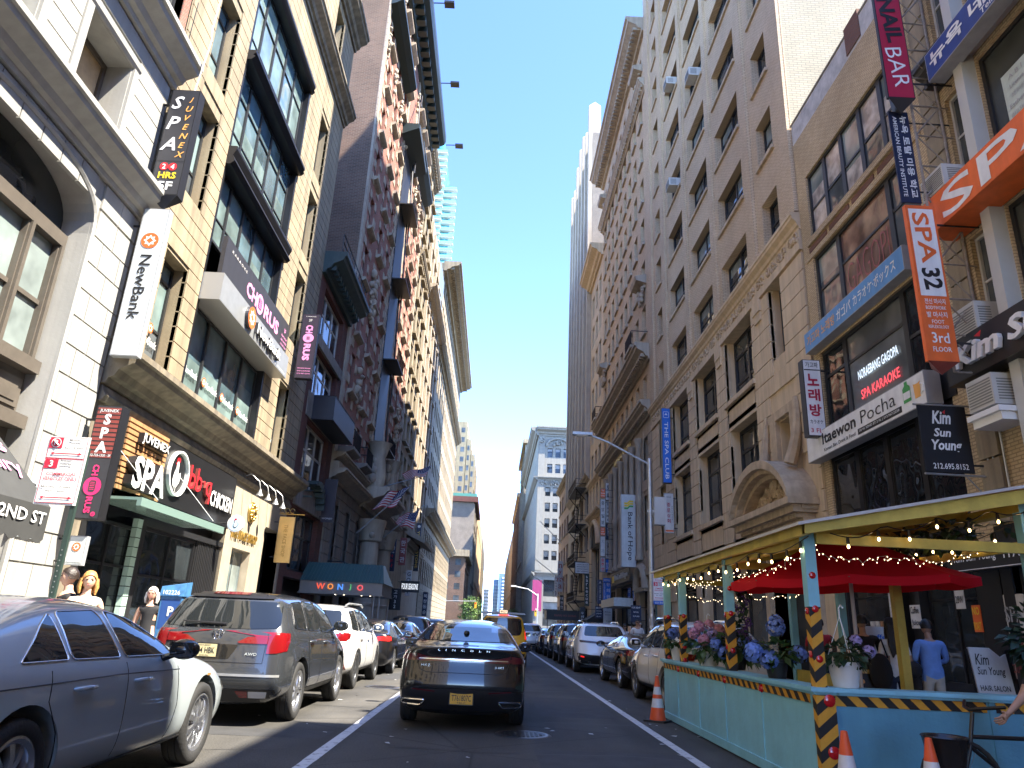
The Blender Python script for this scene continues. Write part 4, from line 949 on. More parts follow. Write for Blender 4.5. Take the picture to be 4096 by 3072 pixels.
# ------------------------------------------------------------------ vehicles
def lerp(tab, x):
    if x <= tab[0][0]: return tab[0][1]
    for (a, p), (b_, q) in zip(tab, tab[1:]):
        if x <= b_: return p+(q-p)*(x-a)/(b_-a)
    return tab[-1][1]
CGL = glass('car_glass', (.012, .014, .015), .012, wave=.03, wscale=1.5, var=.3, spec=.9)
CARM = [mat('red_lamp', (.17, .004, .006), .12, coat=1), mat('red_lamp_lit', (.5, .01, .01), .2, emit=((1, .02, .015), .12)), mat('clear_lamp', (.55, .55, .55), .1, coat=1), mat('dark_red_lamp', (.1, .012, .016), .1, coat=1)]
PLAS = mat('black_trim', (.016, .016, .017), .42)
def cage(s):
    L, W, H = s['L'], s['W']/2, s['H']; hl = L/2; top, belt = s['top'], s['belt']; tum = s.get('tum', .2); zb = s.get('zb', .2)
    wid = s.get('wid', [(-hl, .95), (-hl*.5, 1), (hl*.4, 1), (hl*.8, .97), (hl, .9)])
    rp, fp = s['rp'], s['fp']
    def ring(y, zt):
        w = W*lerp(wid, y); zbl = min(lerp(belt, y), zt-.02); k = max(0, min(1, (zt-lerp(belt, y))/(H-lerp(belt, y)))); cab = zt > lerp(belt, y)+.1
        P = [(0, zb), (.7*w, zb), (.95*w, zb+.07), (w*1.0, zb+.26), (w, .62), (w*.985, zbl-.1), (w*.945, zbl)]
        if cab:
            xr = w*.93-tum*k
            P += [(xr+tum*k*.18, zbl+(zt-zbl)*.72), (xr-.05, zt-.065), (xr*.62, zt-.012), (0, zt)]
        else: P += [(w*.88, zt-.012), (w*.7, zt-.004), (w*.4, zt+.004), (0, zt+.008)]
        return P
    ys = sorted({y for y, z in top if -hl+.35 < y < hl-.3} | {s['ya'][0]-.5, s['ya'][0]+.5, s['ya'][1]-.5, s['ya'][1]+.45})
    ys = [y for i, y in enumerate(ys) if i == 0 or y-ys[i-1] > .09]
    R_ = []
    for k, sx in ((0, .86), (.1, .985)):
        zt = lerp(top, -hl+.02+k*.5); R_.append([(x*sx, -hl+lerp(rp, z)+k-(.0 if k else .0), z) for x, z in ring(-hl+.1, zt)])
    for y in ys:
        P = ring(y, lerp(top, y)); prev = R_[1]
        R_.append([(x, max(y, prev[i][1]+.06*(len(R_)-1)), z) for i, (x, z) in enumerate(P)])
    F = []
    for k, sx in ((.1, .975), (0, .84)):
        zt = lerp(top, hl-.02-k*.5); F.append([(x*sx, hl-lerp(fp, z)-k, z) for x, z in ring(hl-.1, zt)])
    for r in R_[2:]:
        for i in range(len(r)):
            if r[i][1] > F[0][i][1]-.06: r[i] = (r[i][0], F[0][i][1]-.06, r[i][2])
    R_ += F
    n = len(R_[0]); vs = []; fs = []; idx = {}
    def V(p):
        k = (round(p[0], 4), round(p[1], 4), round(p[2], 4))
        if k not in idx: idx[k] = len(vs); vs.append(p)
        return idx[k]
    def Fc(*p):
        q = [V(a) for a in p]; q = [a for i, a in enumerate(q) if a != q[i-1]]
        if len(q) > 2: fs.append(q)
    for sg in (1, -1):
        m = lambda p: (p[0]*sg, p[1], p[2])
        for a, b_ in zip(R_, R_[1:]):
            for i in range(n-1): Fc(m(a[i]), m(a[i+1]), m(b_[i+1]), m(b_[i]))
        for ri, bow in ((0, -.05), (len(R_)-1, .08)):
            r = R_[ri]; c = [(0, p[1]+(bow if 0 < i < n-1 else bow*.8), p[2]) for i, p in enumerate(r)]
            for i in range(n-1): Fc(m(r[i]), m(r[i+1]), c[i+1], c[i])
            Fc(m(r[0]), c[0], c[0]); 
        # close the tiny gap between the end ring centre points and the bowed column
    b = bmesh.new(); bv = [b.verts.new(v) for v in vs]
    for f in fs:
        try: b.faces.new([bv[i] for i in f])
        except ValueError: pass
    bmesh.ops.holes_fill(b, edges=[e for e in b.edges if e.is_boundary], sides=8)
    bmesh.ops.recalc_face_normals(b, faces=b.faces)
    me = bpy.data.meshes.new('body'); b.to_mesh(me); b.free()
    return me
class Patch:
    lim = .75
    def __init__(s, bvh): s.b = bvh
    def hit(s, p, d):
        h = s.b.ray_cast(Vector(p), Vector(d), 12)
        if h[0] is None: h = s.b.find_nearest(Vector(p)+Vector(d)*4)
        return h[0], h[1]
    def patch(s, mb, pts, ax, m=0, off=.005, step=.07, dirv=None):
        """pts (a,b): ax '-y' rear view (x,z), '+y' front view, '+x'/'-x' side views (y,z)"""
        org = {'-y': lambda a, c: (a, -6, c), '+y': lambda a, c: (a, 6, c), '+x': lambda a, c: (3, a, c), '-x': lambda a, c: (-3, a, c)}[ax]
        d = dirv or {'-y': (0, 1, 0), '+y': (0, -1, 0), '+x': (-1, 0, 0), '-x': (1, 0, 0)}[ax]
        b = bmesh.new(); b.faces.new([b.verts.new((p[0], p[1], 0)) for p in pts])
        for i in (0, 1):
            lo = min(p[i] for p in pts); hi = max(p[i] for p in pts); n = int((hi-lo)/step)
            for k in range(1, n+1):
                co_ = [0, 0, 0]; co_[i] = lo+(hi-lo)*k/(n+1); no = [0, 0, 0]; no[i] = 1
                bmesh.ops.bisect_plane(b, geom=b.verts[:]+b.edges[:]+b.faces[:], plane_co=co_, plane_no=no)
        vs = []
        b.verts.index_update()
        for v in b.verts:
            h, n_ = s.hit(org(v.co.x, v.co.y), d)
            if n_.dot(Vector(d)) > 0: n_ = -n_
            vs.append(h+n_*off)
        k_ = 1 if ax[1] == 'y' else 0; dp = [abs(v[k_]) for v in vs]; far = sorted(dp)[-max(1, len(dp)//3)]-.42 if k_ else -9
        if k_: far = max(dp)-s.lim
        mb.add(vs, [[v.index for v in f.verts] for f in b.faces if all(dp[v.index] >= far for v in f.verts)], m); b.free()
    def line(s, mb, pts, ax, r=.004, m=0, off=.0, closed=False, step=.06, n=5):
        org = {'-y': lambda a, c: (a, -6, c), '+y': lambda a, c: (a, 6, c), '+x': lambda a, c: (3, a, c), '-x': lambda a, c: (-3, a, c)}[ax]
        d = {'-y': (0, 1, 0), '+y': (0, -1, 0), '+x': (-1, 0, 0), '-x': (1, 0, 0)}[ax]
        Q = []; pp = list(pts)+([pts[0]] if closed else [])
        for (a, c), (e, g) in zip(pp, pp[1:]):
            k = max(1, int(math.hypot(e-a, g-c)/step))
            for i in range(k): Q.append((a+(e-a)*i/k, c+(g-c)*i/k))
        if not closed: Q.append(pp[-1])
        P = []
        for a, c in Q:
            h, n_ = s.hit(org(a, c), d)
            if n_.dot(Vector(d)) > 0: n_ = -n_
            P.append(h+n_*off)
        mb.tube(P, r, n, m, closed=closed)
def rnd(pts, r=.05, k=4):
    """polygon with rounded corners"""
    out = []
    for i in range(len(pts)):
        p, a, c = Vector(pts[i]), Vector(pts[i-1]), Vector(pts[(i+1) % len(pts)]); ra = min(r, (a-p).length*.45); rc = min(r, (c-p).length*.45)
        s_, e = p+(a-p).normalized()*ra, p+(c-p).normalized()*rc
        for j in range(k+1): t = j/k; out.append(tuple((1-t)**2*s_+2*t*(1-t)*p+t*t*e))
    return out
WH = {}
def wheel_meshes(r, style, w=.225):
    k = (round(r, 3), style)
    if k in WH: return WH[k]
    t = MB(); rr = r*.7; h = w/2
    t.lathe([(rr, -h*.8), (rr+.02, -h*.95), (r-.04, -h), (r-.012, -h*.86), (r, -h*.6), (r-.002, -h*.33), (r-.012, -h*.31), (r-.012, -h*.27), (r, -h*.25), (r, h*.25), (r-.012, h*.27), (r-.012, h*.31), (r-.002, h*.33), (r, h*.6), (r-.012, h*.86), (r-.04, h), (rr+.02, h*.95), (rr, h*.8)], n=40, ax='x')
    a = MB(); a.lathe([(rr*.98, -h*.6), (rr*.98, h*.7), (rr+.012, h*.86), (rr-.008, h*.9), (rr-.035, h*.75), (rr-.05, h*.3)], n=40, ax='x'); a.lathe([(.001, h*.15), (rr*.96, h*.12), (rr*.96, -h*.3)], n=30, ax='x', m=1)
    n, dbl = {'ten': (5, 1), 'five': (5, 0), 'multi': (10, 0), 'twin': (7, 1)}[style]
    for i in range(n):
        for o in ((-.13, .13) if dbl else (0,)):
            A = 2*math.pi*i/n+o*(5/n)*1.4; A2 = 2*math.pi*i/n+o*(5/n)*2.2
            w1, w2 = (.022, .03) if dbl or n > 6 else (.04, .055)
            P = []
            for rad_, ang, ww, xo in ((.05, A*.9+2*math.pi*i/n*.1, w1, h*.75), (rr*.55, (A+A2)/2, w1*.95, h*.8), (rr-.02, A2, w2, h*.62)):
                ca, sa = math.cos(ang), math.sin(ang)
                P += [(xo, rad_*ca-ww*sa, rad_*sa+ww*ca), (xo, rad_*ca+ww*sa, rad_*sa-ww*ca), (xo-.04, rad_*ca+ww*1.2*sa, rad_*sa-ww*1.2*ca), (xo-.04, rad_*ca-ww*1.2*sa, rad_*sa+ww*1.2*ca)]
            a.add(P, [(0, 1, 5, 4), (4, 5, 9, 8), (1, 2, 6, 5), (5, 6, 10, 9), (3, 0, 4, 7), (7, 4, 8, 11)])
    a.lathe([(.001, h*.86), (.03, h*.85), (.06, h*.75), (.075, h*.3)], n=16, ax='x')
    WH[k] = (t.mesh('tyre', [RUB], 40), a)
    return WH[k]
RIMC = {}
def rim_mesh(r, style, m):
    k = (round(r, 3), style, m.name)
    if k not in RIMC: RIMC[k] = wheel_meshes(r, style)[1].mesh('rim', [m, DRK], 35)
    return RIMC[k]
def car(s, name, label, loc, paintm, rimm=ALU, rimstyle='five', rz=0, cat='car', group=None, rims=True):
    t = thing(name, label, cat, (loc[0], loc[1], 0), (0, 0, rz), group)
    key = s['key']
    if key not in CARC:
        me = cage(s); tmp = bpy.data.objects.new('tmp', me)
        sb = tmp.modifiers.new('s', 'SUBSURF'); sb.levels = sb.render_levels = s.get('sub', 2)
        full = ev(tmp); bm = bmesh.new(); bm.from_mesh(full); bmesh.ops.recalc_face_normals(bm, faces=bm.faces); bvh = BVHTree.FromBMesh(bm); bm.free()
        cu = MB()
        for y in s['ya']:
            for sg in (-1, 1): cu.lathe([(.001, s['W']/2-.34), (s['r']+.065, s['W']/2-.34), (s['r']+.065, s['W']/2+.3), (.001, s['W']/2+.3)], (0, y, s['r']+.005), 36, ax='x', M=Matrix.Scale(sg, 3, (1, 0, 0)))
        cme = cu.mesh('cut', [DRK]); b = bmesh.new(); b.from_mesh(cme); bmesh.ops.remove_doubles(b, verts=b.verts, dist=1e-3); bmesh.ops.recalc_face_normals(b, faces=b.faces); b.to_mesh(cme); b.free()
        co_ = bpy.data.objects.new('cut', cme)
        full.materials.clear(); full.materials.append(WHT); 
        tb = bpy.data.objects.new('tmpb', full)
        bo = tb.modifiers.new('b', 'BOOLEAN'); bo.object = co_; bo.operation = 'DIFFERENCE'; bo.solver = 'EXACT'; bo.material_mode = 'TRANSFER'
        body = ev(tb)
        for o in (tmp, tb, co_): bpy.data.objects.remove(o)
        body.polygons.foreach_set('use_smooth', [True]*len(body.polygons)); body.set_sharp_from_angle(angle=rad(38))
        CARC[key] = (body, bvh)
    body, bvh = CARC[key]; body = body.copy(); body.materials.clear(); body.materials.append(paintm); body.materials.append(DRK)
    obj('body', body, t, True)
    pt = Patch(bvh)
    for y in s['ya']:
        for sg in (1, -1):
            w = obj('wheel', wheel_meshes(s['r'], rimstyle)[0], t, True, (sg*(s['W']/2-.135), y, s['r']), (0, 0, 0 if sg > 0 else math.pi)); obj('rim', rim_mesh(s['r'], rimstyle, rimm), w, True)
    for poly_, nm in ((s.get('rglass'), 'rear_window'),):
        if poly_:
            for P in poly_: a = MB(); pt.patch(a, P, '-y', off=.006); a.build(nm, CGL, t, 180, local=True, recalc=False)
    if s.get('wscreen'): a = MB(); pt.patch(a, s['wscreen'], '+y', off=.006); a.build('windscreen', CGL, t, 180, local=True, recalc=False)
    for sg in ('+x', '-x'):
        for P in s['side']:
            a = MB(); pt.patch(a, P, sg, off=.005); pt.line(a, P, sg, .007, 1, .004, True); a.build('side_window', [CGL, s.get('trimm', BLK)], t, 180, local=True, recalc=False)
    a = MB()
    for sg in ('+x', '-x'):
        for ln in s['seams']: pt.line(a, ln, sg, .0045, 0, .0)
    for ln in s.get('rseams', ()): pt.line(a, ln, '-y', .0045, 0, .0)
    if a.v: a.build('panel_gaps', BLK, t, local=True)
    for sgx, sg in (('+x', 1), ('-x', -1)):
        for hy, hz in s['handles']:
            h, n_ = pt.hit((3*sg, hy, hz), (-sg, 0, 0)); a = MB()
            P = [(h.x-sg*.005, hy-.12, hz), (h.x+sg*.035, hy-.09, hz+.004), (h.x+sg*.042, hy, hz+.006), (h.x+sg*.035, hy+.09, hz+.004), (h.x-sg*.005, hy+.11, hz)]; a.tube(P, [.012, .017, .018, .017, .012], 7); a.build('door_handle', s.get('hm', paintm), t, 60, local=True)
        my, mz = s['mir']; h, n_ = pt.hit((3*sg, my, mz-.05), (-sg, 0, 0)); a = MB()
        a.sphere((h.x+sg*.17, my+.02, mz+.03), .115, 14, 10, 0, (1.15, .8, .75)); a.tube([(h.x-sg*.03, my, mz-.06), (h.x+sg*.1, my, mz-.01)], .03, 6); a.box(h.x+sg*.08, h.x+sg*.27, my-.065, my-.05, mz-.03, mz+.09, 1)
        a.build('mirror', [s.get('mirm', paintm), CGL], t, 60, local=True)
    return t, pt
CARC = {}
def lamp(t, pt, P, ax='-y', m=0, name='tail_light', off=.012, both=True, extra=None):
    for sg in ((1, -1) if both else (1,)):
        a = MB(); Q = [(x*sg, z) for x, z in P] if ax in ('-y', '+y') else P
        pt.patch(a, Q, ax if ax in ('-y', '+y') else ('+x' if sg > 0 else '-x'), 0, off, .05)
        if extra:
            X = [(x*sg, z) for x, z in extra]; pt.patch(a, X, ('+x' if sg > 0 else '-x') if ax == 'side' else ax, 0, off, .05)
        a.build(name, CARM[m], t, 180, local=True, recalc=False)
def wrap_lamp(t, pt, Pr, Ps, m=0, off=.01):
    """tail lamp that wraps from the rear face (x,z) onto the flank (y,z)"""
    pt.lim = .3
    for sg in (1, -1):
        a = MB()
        for pr in (Pr if isinstance(Pr[0], list) else [Pr]): pt.patch(a, [(x*sg, z) for x, z in pr], '-y', 0, off, .04)
        if Ps: pt.patch(a, Ps, '+x' if sg > 0 else '-x', 0, off, .05)
        a.build('tail_light', CARM[m], t, 180, local=True, recalc=False)
def trim(t, pt, name, P, ax, m, off=.008, step=.06): a = MB(); pt.patch(a, P, ax, 0, off, step); return a.build(name, m, t, 180, local=True, recalc=False)
def plate(t, pt, x, z, txt, bg, fg, sub=None, sub2=None, w=.31, h=.155):
    hit, n_ = pt.hit((x, -6, z), (0, 1, 0)); a = MB(); a.box(-w/2-.012, w/2+.012, -.012, .02, -h/2-.012, h/2+.012, 2); a.box(-w/2, w/2, -.016, -.012, -h/2, h/2, 0)
    put_text(a, txt, 0, 0 if sub else 0, w=w*.86, h=h*.5, m=1, y=-.0185, bold=.01)
    if sub: put_text(a, sub, 0, h*.39, w=w*.5, h=h*.14, m=1, y=-.0185)
    if sub2: put_text(a, sub2, 0, -h*.39, w=w*.4, h=h*.12, m=1, y=-.0185)
    return a.build('licence_plate', [bg, fg, BLK], t, local=True, recalc=False, loc=(x, hit.y-.012, z))
def badge(t, pt, txt, x, z, w, h, m=CHR, sp=1.0, bold=.01, ang=0):
    hit, n_ = pt.hit((x, -6, z), (0, 1, 0)); a = MB(); put_text(a, txt, 0, 0, w=w, h=h, y=-.014, ext=.02, bold=bold, space=sp)
    return a.build('badge', m, t, local=True, loc=(x, hit.y, z), recalc=False)
def sedan(key, L=4.9, W=1.86, H=1.46, deck=1.09, r=.335, wb=2.85, fo=.95, g=0, bz=.98, **k):
    hl = L/2; yf = hl-fo; yr = yf-wb; q = -hl-g; w0 = bz+.025
    s = dict(key=key, L=L, W=W, H=H, ya=(yr, yf), r=r, top=[(-hl, deck-.03), (-hl+.12, deck), (q+.6, deck+.03), (q+.95, deck+.14), (q+1.5, H-.08), (q+2.0, H-.012), (q+2.45, H), (q+2.85, H-.03), (q+3.2, H-.16), (q+3.67, bz+.05), (hl-1.1, .985), (hl-.5, .9), (hl-.2, .82), (hl, .72)],
             belt=[(-hl, deck-.1), (-hl+1.2, bz), (0, bz-.02), (hl-1.2, bz-.05), (hl, .7)], rp=[(.2, .16), (.35, .04), (.5, 0), (.65, 0), (.75, .03), (.9, .03), (1.1, .06)], fp=[(.2, .14), (.35, .03), (.55, 0), (.7, .06), (.8, .14)],
             tum=.25, rglass=[rnd([(-.68, deck+.05), (.68, deck+.05), (.54, H-.07), (-.54, H-.07)], .06)], wscreen=rnd([(-.7, 1.06), (.7, 1.06), (.52, H-.08), (-.52, H-.08)], .06),
             side=[rnd([(q+1.3, w0), (q+1.82, w0), (q+1.82, H-.13), (q+1.66, H-.2)], .03), rnd([(q+1.86, w0), (q+2.55, w0-.01), (q+2.46, H-.1), (q+1.9, H-.12)], .05), rnd([(q+2.62, w0-.01), (q+3.5, w0-.02), (q+3.38, w0+.09), (q+2.98, H-.16), (q+2.56, H-.1)], .06)],
             seams=[[(q+1.6, bz-.03), (q+1.58, .8), (q+1.72, .6), (q+1.78, .3), (q+2.6, .28), (q+2.62, bz-.02)], [(q+2.6, .28), (q+3.5, .28), (q+3.6, .6), (q+3.56, .92)], [(-hl+.6, .9), (q+2.5, .91), (q+3.6, .89)]],
             handles=[(q+1.98, .85), (q+2.85, .85)], mir=(q+3.28, bz+.03), trimm=CHR)
    s.update(k); return s
def suv(key, L=4.8, W=1.9, H=1.69, r=.37, wb=2.82, fo=.92, slope=.38, belt0=1.13, hood=1.06, **k):
    hl = L/2; yf = hl-fo; yr = yf-wb
    s = dict(key=key, L=L, W=W, H=H, ya=(yr, yf), r=r, zb=.26, top=[(-hl, H-.06), (-hl+slope+.35, H-.02), (-hl+1.4, H), (-hl+2.3, H-.005), (-hl+2.75, H-.06), (-hl+3.1, H-.2), (hl-1.25, hood+.06), (hl-1.0, hood), (hl-.4, hood-.07), (hl-.15, hood-.16), (hl, hood-.3)],
             belt=[(-hl, belt0), (0, belt0-.05), (hl-1.2, belt0-.1), (hl, .8)], rp=[(.24, .2), (.4, .05), (.55, 0), (.8, .02), (belt0-.1, .07), (belt0, .12), (H-.1, slope), (H, slope+.08)], fp=[(.2, .14), (.4, .03), (.6, 0), (.8, .04), (1, .1)],
             tum=.17, rglass=[rnd([(-.7, belt0+.05), (.7, belt0+.05), (.6, H-.14), (-.6, H-.14)], .08)], wscreen=rnd([(-.72, hood+.1), (.72, hood+.1), (.58, H-.12), (-.58, H-.12)], .06),
             side=[rnd([(-hl+.62, belt0+.03), (-hl+1.25, belt0+.0), (-hl+1.3, H-.12), (-hl+.78, H-.15)], .06), rnd([(-hl+1.33, belt0), (-hl+2.1, belt0-.01), (-hl+2.06, H-.1), (-hl+1.38, H-.11)], .05), rnd([(-hl+2.17, belt0-.02), (-hl+3.2, belt0-.05), (-hl+3.1, belt0+.1), (-hl+2.72, H-.15), (-hl+2.13, H-.1)], .06)],
             seams=[[(-hl+1.3, belt0-.05), (-hl+1.35, .8), (-hl+1.5, .55), (-hl+1.52, .34), (-hl+2.15, .32), (-hl+2.17, belt0-.06)], [(-hl+2.15, .32), (-hl+3.2, .32), (-hl+3.3, .7), (-hl+3.22, belt0-.1)]],
             handles=[(-hl+1.5, belt0-.16), (-hl+2.4, belt0-.18)], mir=(-hl+2.95, belt0+.04), mirm=None)
    if s['mirm'] is None: del s['mirm']
    s.update(k); return s
PBLK = paint('black_car_paint', (.008, .008, .009)); PGUN = paint('gunmetal_car_paint', (.062, .068, .076), .27, .5); PDGR = paint('dark_grey_car_paint', (.017, .018, .019), .2, .5); PSIL = paint('silver_blue_car_paint', (.4, .45, .465), .3, .2); PWHT = paint('white_car_paint', (.74, .74, .72), .25); PNAV = paint('navy_car_paint', (.012, .017, .03), .25, .3); PBLU = paint('slate_blue_car_paint', (.1, .16, .22), .25, .4); PYEL = paint('taxi_yellow', (.75, .36, .01), .3)
NYP = mat('gold_plate', (.7, .38, .03), .5); NJP = mat('cream_plate', (.62, .55, .3), .5, var=.1, scale=8); INK = mat('plate_ink', (.015, .015, .02), .5)
# dark grey sedan ahead
s = sedan('lsedan', 4.93, 1.87, 1.48, 1.1, sub=3, rp=[(.2, .22), (.32, .1), (.45, .02), (.6, 0), (.72, .02), (.76, .06), (.9, .07), (1.02, .05), (1.1, .03)], rseams=[[(-.66, 1.02), (-.66, .93), (-.6, .78), (-.5, .745), (.5, .745), (.6, .78), (.66, .93), (.66, 1.02)]])
t, pt = car(s, 'parked_car', 'dark grey four door sedan stopped straight ahead, full width red light bar and gold plate', (-.39, 13.15), PDGR, ALU, 'multi', rad(.6))
a = MB()
lamp(t, pt, [(-.655, .985), (-.58, .965), (-.45, .94), (.45, .94), (.58, .965), (.655, .985), (.63, .885), (-.63, .885)], m=3, both=False)
wrap_lamp(t, pt, [[(.67, .985), (.93, .945), (.93, .895), (.67, .885)]], [(-2.4, .945), (-2.02, .93), (-2.1, .9), (-2.4, .895)], 3)
trim(t, pt, 'light_bar_trim', [(-.62, .925), (.62, .925), (.62, .913), (-.62, .913)], '-y', CHR, .016)
trim(t, pt, 'lower_bumper', [(-.82, .52), (-.25, .54), (.25, .54), (.82, .52), (.84, .36), (.72, .27), (-.72, .27), (-.84, .36)], '-y', PLAS, .006)
for sg in (1, -1):
    lamp(t, pt, [(sg*.37, .515), (sg*.68, .535), (sg*.68, .52), (sg*.37, .5)], m=3, name='reflector', off=.014, both=False)
    a = MB(); P = rnd([(sg*.5, .395), (sg*.8, .4), (sg*.83, .34), (sg*.57, .325)], .03); pt.patch(a, P, '-y', 0, .012); pt.line(a, P, '-y', .011, 1, .014, True); a.build('exhaust_outlet', [DRK, CHR], t, local=True)
plate(t, pt, 0, .43, 'T761807C', NYP, INK, 'NEW YORK', 'T&LC')
badge(t, pt, 'LINCOLN', 0, 1.04, .72, .026, CHR, 3.2); badge(t, pt, 'MKZ', -.52, .835, .13, .028, CHR, 1.2); badge(t, pt, '2.0H', .5, .835, .12, .028, CHR)
a = MB(); a.sphere((0, -1.5, 1.2), .045, 10, 6, 0, (1, 1.6, .7)); h, _n = pt.hit((0, -1.45, 3), (0, 0, -1)); a = MB(); a.sphere((0, -1.45, h.z+.01), .05, 10, 6, 0, (.9, 1.5, .8)); a.build('roof_antenna', BLK, t, 180, local=True)
trim(t, pt, 'rear_spoiler_lip', [(-.62, 1.135), (.62, 1.135), (.66, 1.07), (-.66, 1.07)], '-y', BLK, .006)
# gunmetal suv
s = suv('psuv', 4.75, 1.9, 1.72, .385, 2.82, sub=3, slope=.36, belt0=1.2, rglass=[rnd([(-.78, 1.22), (-.4, 1.2), (.4, 1.2), (.78, 1.22), (.7, 1.56), (-.7, 1.56)], .07)], rseams=[[(.66, 1.2), (.64, .78), (-.64, .78), (-.66, 1.2)]])
t, pt = car(s, 'parked_car', 'gunmetal grey seven seat suv parked behind the silver sedan, cream plate and red wrap lamps', (-3.64, 12.55), PGUN, ALU, 'five')
wrap_lamp(t, pt, [[(.28, 1.035), (.4, 1.1), (.66, 1.12), (.66, 1.02), (.3, 1.02)], [(.67, 1.125), (.92, 1.16), (.92, .95), (.8, .91), (.67, .9)]], [(-2.3, 1.17), (-2.0, 1.16), (-2.03, 1.05), (-2.15, .95), (-2.3, .93)], 0)
trim(t, pt, 'rear_spoiler', [(-.72, 1.655), (.72, 1.655), (.75, 1.59), (-.75, 1.59)], '-y', BLK, .02); lamp(t, pt, [(-.25, 1.655), (.25, 1.655), (.25, 1.63), (-.25, 1.63)], m=3, name='brake_light', off=.026, both=False)
trim(t, pt, 'plate_recess', rnd([(-.62, 1.0), (.3, 1.0), (.2, .82), (-.55, .82)], .03), '-y', PDGR, .004); trim(t, pt, 'bumper_strip', [(-.92, .645), (.92, .645), (.92, .615), (-.92, .615)], '-y', STL, .008)
trim(t, pt, 'lower_bumper', [(-.88, .46), (.88, .46), (.8, .3), (-.8, .3)], '-y', PLAS, .006)
for sg in (1, -1): lamp(t, pt, rnd([(sg*.34, .44), (sg*.5, .44), (sg*.5, .36), (sg*.4, .36)], .01), m=0, name='reflector', off=.014, both=False); lamp(t, pt, rnd([(sg*.51, .44), (sg*.74, .44), (sg*.72, .36), (sg*.51, .36)], .01), m=2, name='reverse_lamp', off=.014, both=False)
plate(t, pt, -.12, .92, 'K94 HBK', NJP, INK, 'NEW JERSEY', 'Garden State'); badge(t, pt, 'AWD', .48, .89, .16, .035, CHR, 1.1)
h, _n = pt.hit((-.02, -6, 1.12), (0, 1, 0)); a = MB(); P = [(-.045, .06), (.045, .06), (.06, .045), (.045, -.045), (.03, -.06), (-.03, -.06), (-.045, -.045), (-.06, .045)]; a.tube([(x, 0, z) for x, z in P], .007, 6, closed=True); a.tube([(-.028, 0, .045), (-.02, 0, -.045)], .009, 6); a.tube([(.028, 0, .045), (.02, 0, -.045)], .009, 6); a.tube([(-.024, 0, 0), (.024, 0, 0)], .008, 6); a.build('emblem', CHR, t, 60, local=True, loc=(0, h.y-.01, 1.12))
a = MB(); h, _n = pt.hit((-.1, -6, 1.27), (0, 1, 0)); a.tube([(.08, h.y-.03, 1.255), (-.5, h.y-.035, 1.275)], [.022, .01], 6); a.build('rear_wiper', BLK, t, local=True)
for sg in ('+x', '-x'): trim(t, pt, 'sill_trim', [(-1.3, .4), (1.1, .4), (1.1, .28), (-1.3, .28)], sg, PLAS, .008)
# silver blue sedan nearest
s = sedan('asedan', 4.94, 1.88, 1.46, 1.1, r=.365, wb=2.92, fo=.92, sub=3, g=.28, bz=1.01, mirm=PBLK)
t, pt = car(s, 'parked_car', 'silver blue sedan nearest the camera, dark windows, front wing lit by the sun', (-3.72, 6.22), PSIL, ALU, 'ten')
for sg in ('+x', '-x'): a = MB(); pt.line(a, [(-1.9, .27), (-.9, .3), (.9, .3), (1.5, .3)], sg, .012, 0, .0); a.build('sill_crease', BLK, t, 180, local=True)
lamp(t, pt, [(.5, .72), (.85, .7), (.85, .6), (.5, .58)], '+y', 2, 'headlight')
a = MB(); h, _n = pt.hit((3, 1.62, .8), (-1, 0, 0)); a.box(h.x-.004, h.x+.006, 1.6, 1.68, .79, .81); a.build('side_marker', mat('amber_lens', (.3, .16, .05), .3), t, local=True)
# white suv with red lamps (left, in the sun)
s = suv('lsuv', 4.89, 1.89, 1.69, .37, 2.79, slope=.62, belt0=1.16)
t, pt = car(s, 'parked_car', 'white suv parked in the sun ahead of the gunmetal suv, blacked rear pillar', (-3.76, 17.75), PWHT, ALUD, 'ten')
wrap_lamp(t, pt, [[(.4, 1.07), (.92, 1.13), (.92, .96), (.72, .97)]], [(-2.36, 1.13), (-2.02, 1.1), (-2.1, 1.02), (-2.36, .96)], 0)
for sg in (1, -1): lamp(t, pt, [(sg*.76, .62), (sg*.84, .62), (sg*.86, .42), (sg*.8, .42)], m=0, name='reflector', off=.012, both=False)
trim(t, pt, 'lower_bumper', [(-.85, .46), (.85, .46), (.75, .3), (-.75, .3)], '-y', PLAS, .006); plate(t, pt, 0, .85, 'HRC 4187', NYP, INK)
for sg in ('+x', '-x'): trim(t, pt, 'sill_trim', [(-1.2, .38), (1.1, .38), (1.1, .28), (-1.2, .28)], sg, PLAS, .008)
a = MB()
for sg in (1, -1): a.tube([(sg*.62, -1.6, 1.66), (sg*.63, -1.3, 1.71), (sg*.63, .2, 1.72), (sg*.62, .5, 1.67)], .022, 6)
a.build('roof_rails', STL, t, 60, local=True)
# generic repeats
SED = sedan('gsedan', g=.2); SUV = suv('gsuv'); SUVS = suv('gsuv2', 4.93, 1.98, 1.68, .38, 2.9, slope=.7, belt0=1.16)
CPE = sedan('coupe', 4.84, 1.92, 1.38, 1.02, .37, 2.85, tum=.3, side=[rnd([(-.75, 1.0), (-.45, .99), (-.42, 1.2), (-.5, 1.24)], .03), rnd([(-.38, .99), (1.0, .95), (.85, 1.05), (.35, 1.25), (-.36, 1.29)], .06)])
def common(t, pt, z=.95, m=0, txt=None, bg=NJP, dark=True, pz=.55):
    wrap_lamp(t, pt, [[(.52, z+.05), (.92, z+.07), (.92, z-.06), (.56, z-.05)]], [(-2.36, z+.06), (-2.08, z+.05), (-2.13, z-.04), (-2.36, z-.06)], m)
    if dark: trim(t, pt, 'lower_bumper', [(-.8, .42), (.8, .42), (.72, .3), (-.72, .3)], '-y', PLAS, .006)
    if txt: plate(t, pt, 0, pz, txt, bg, INK)
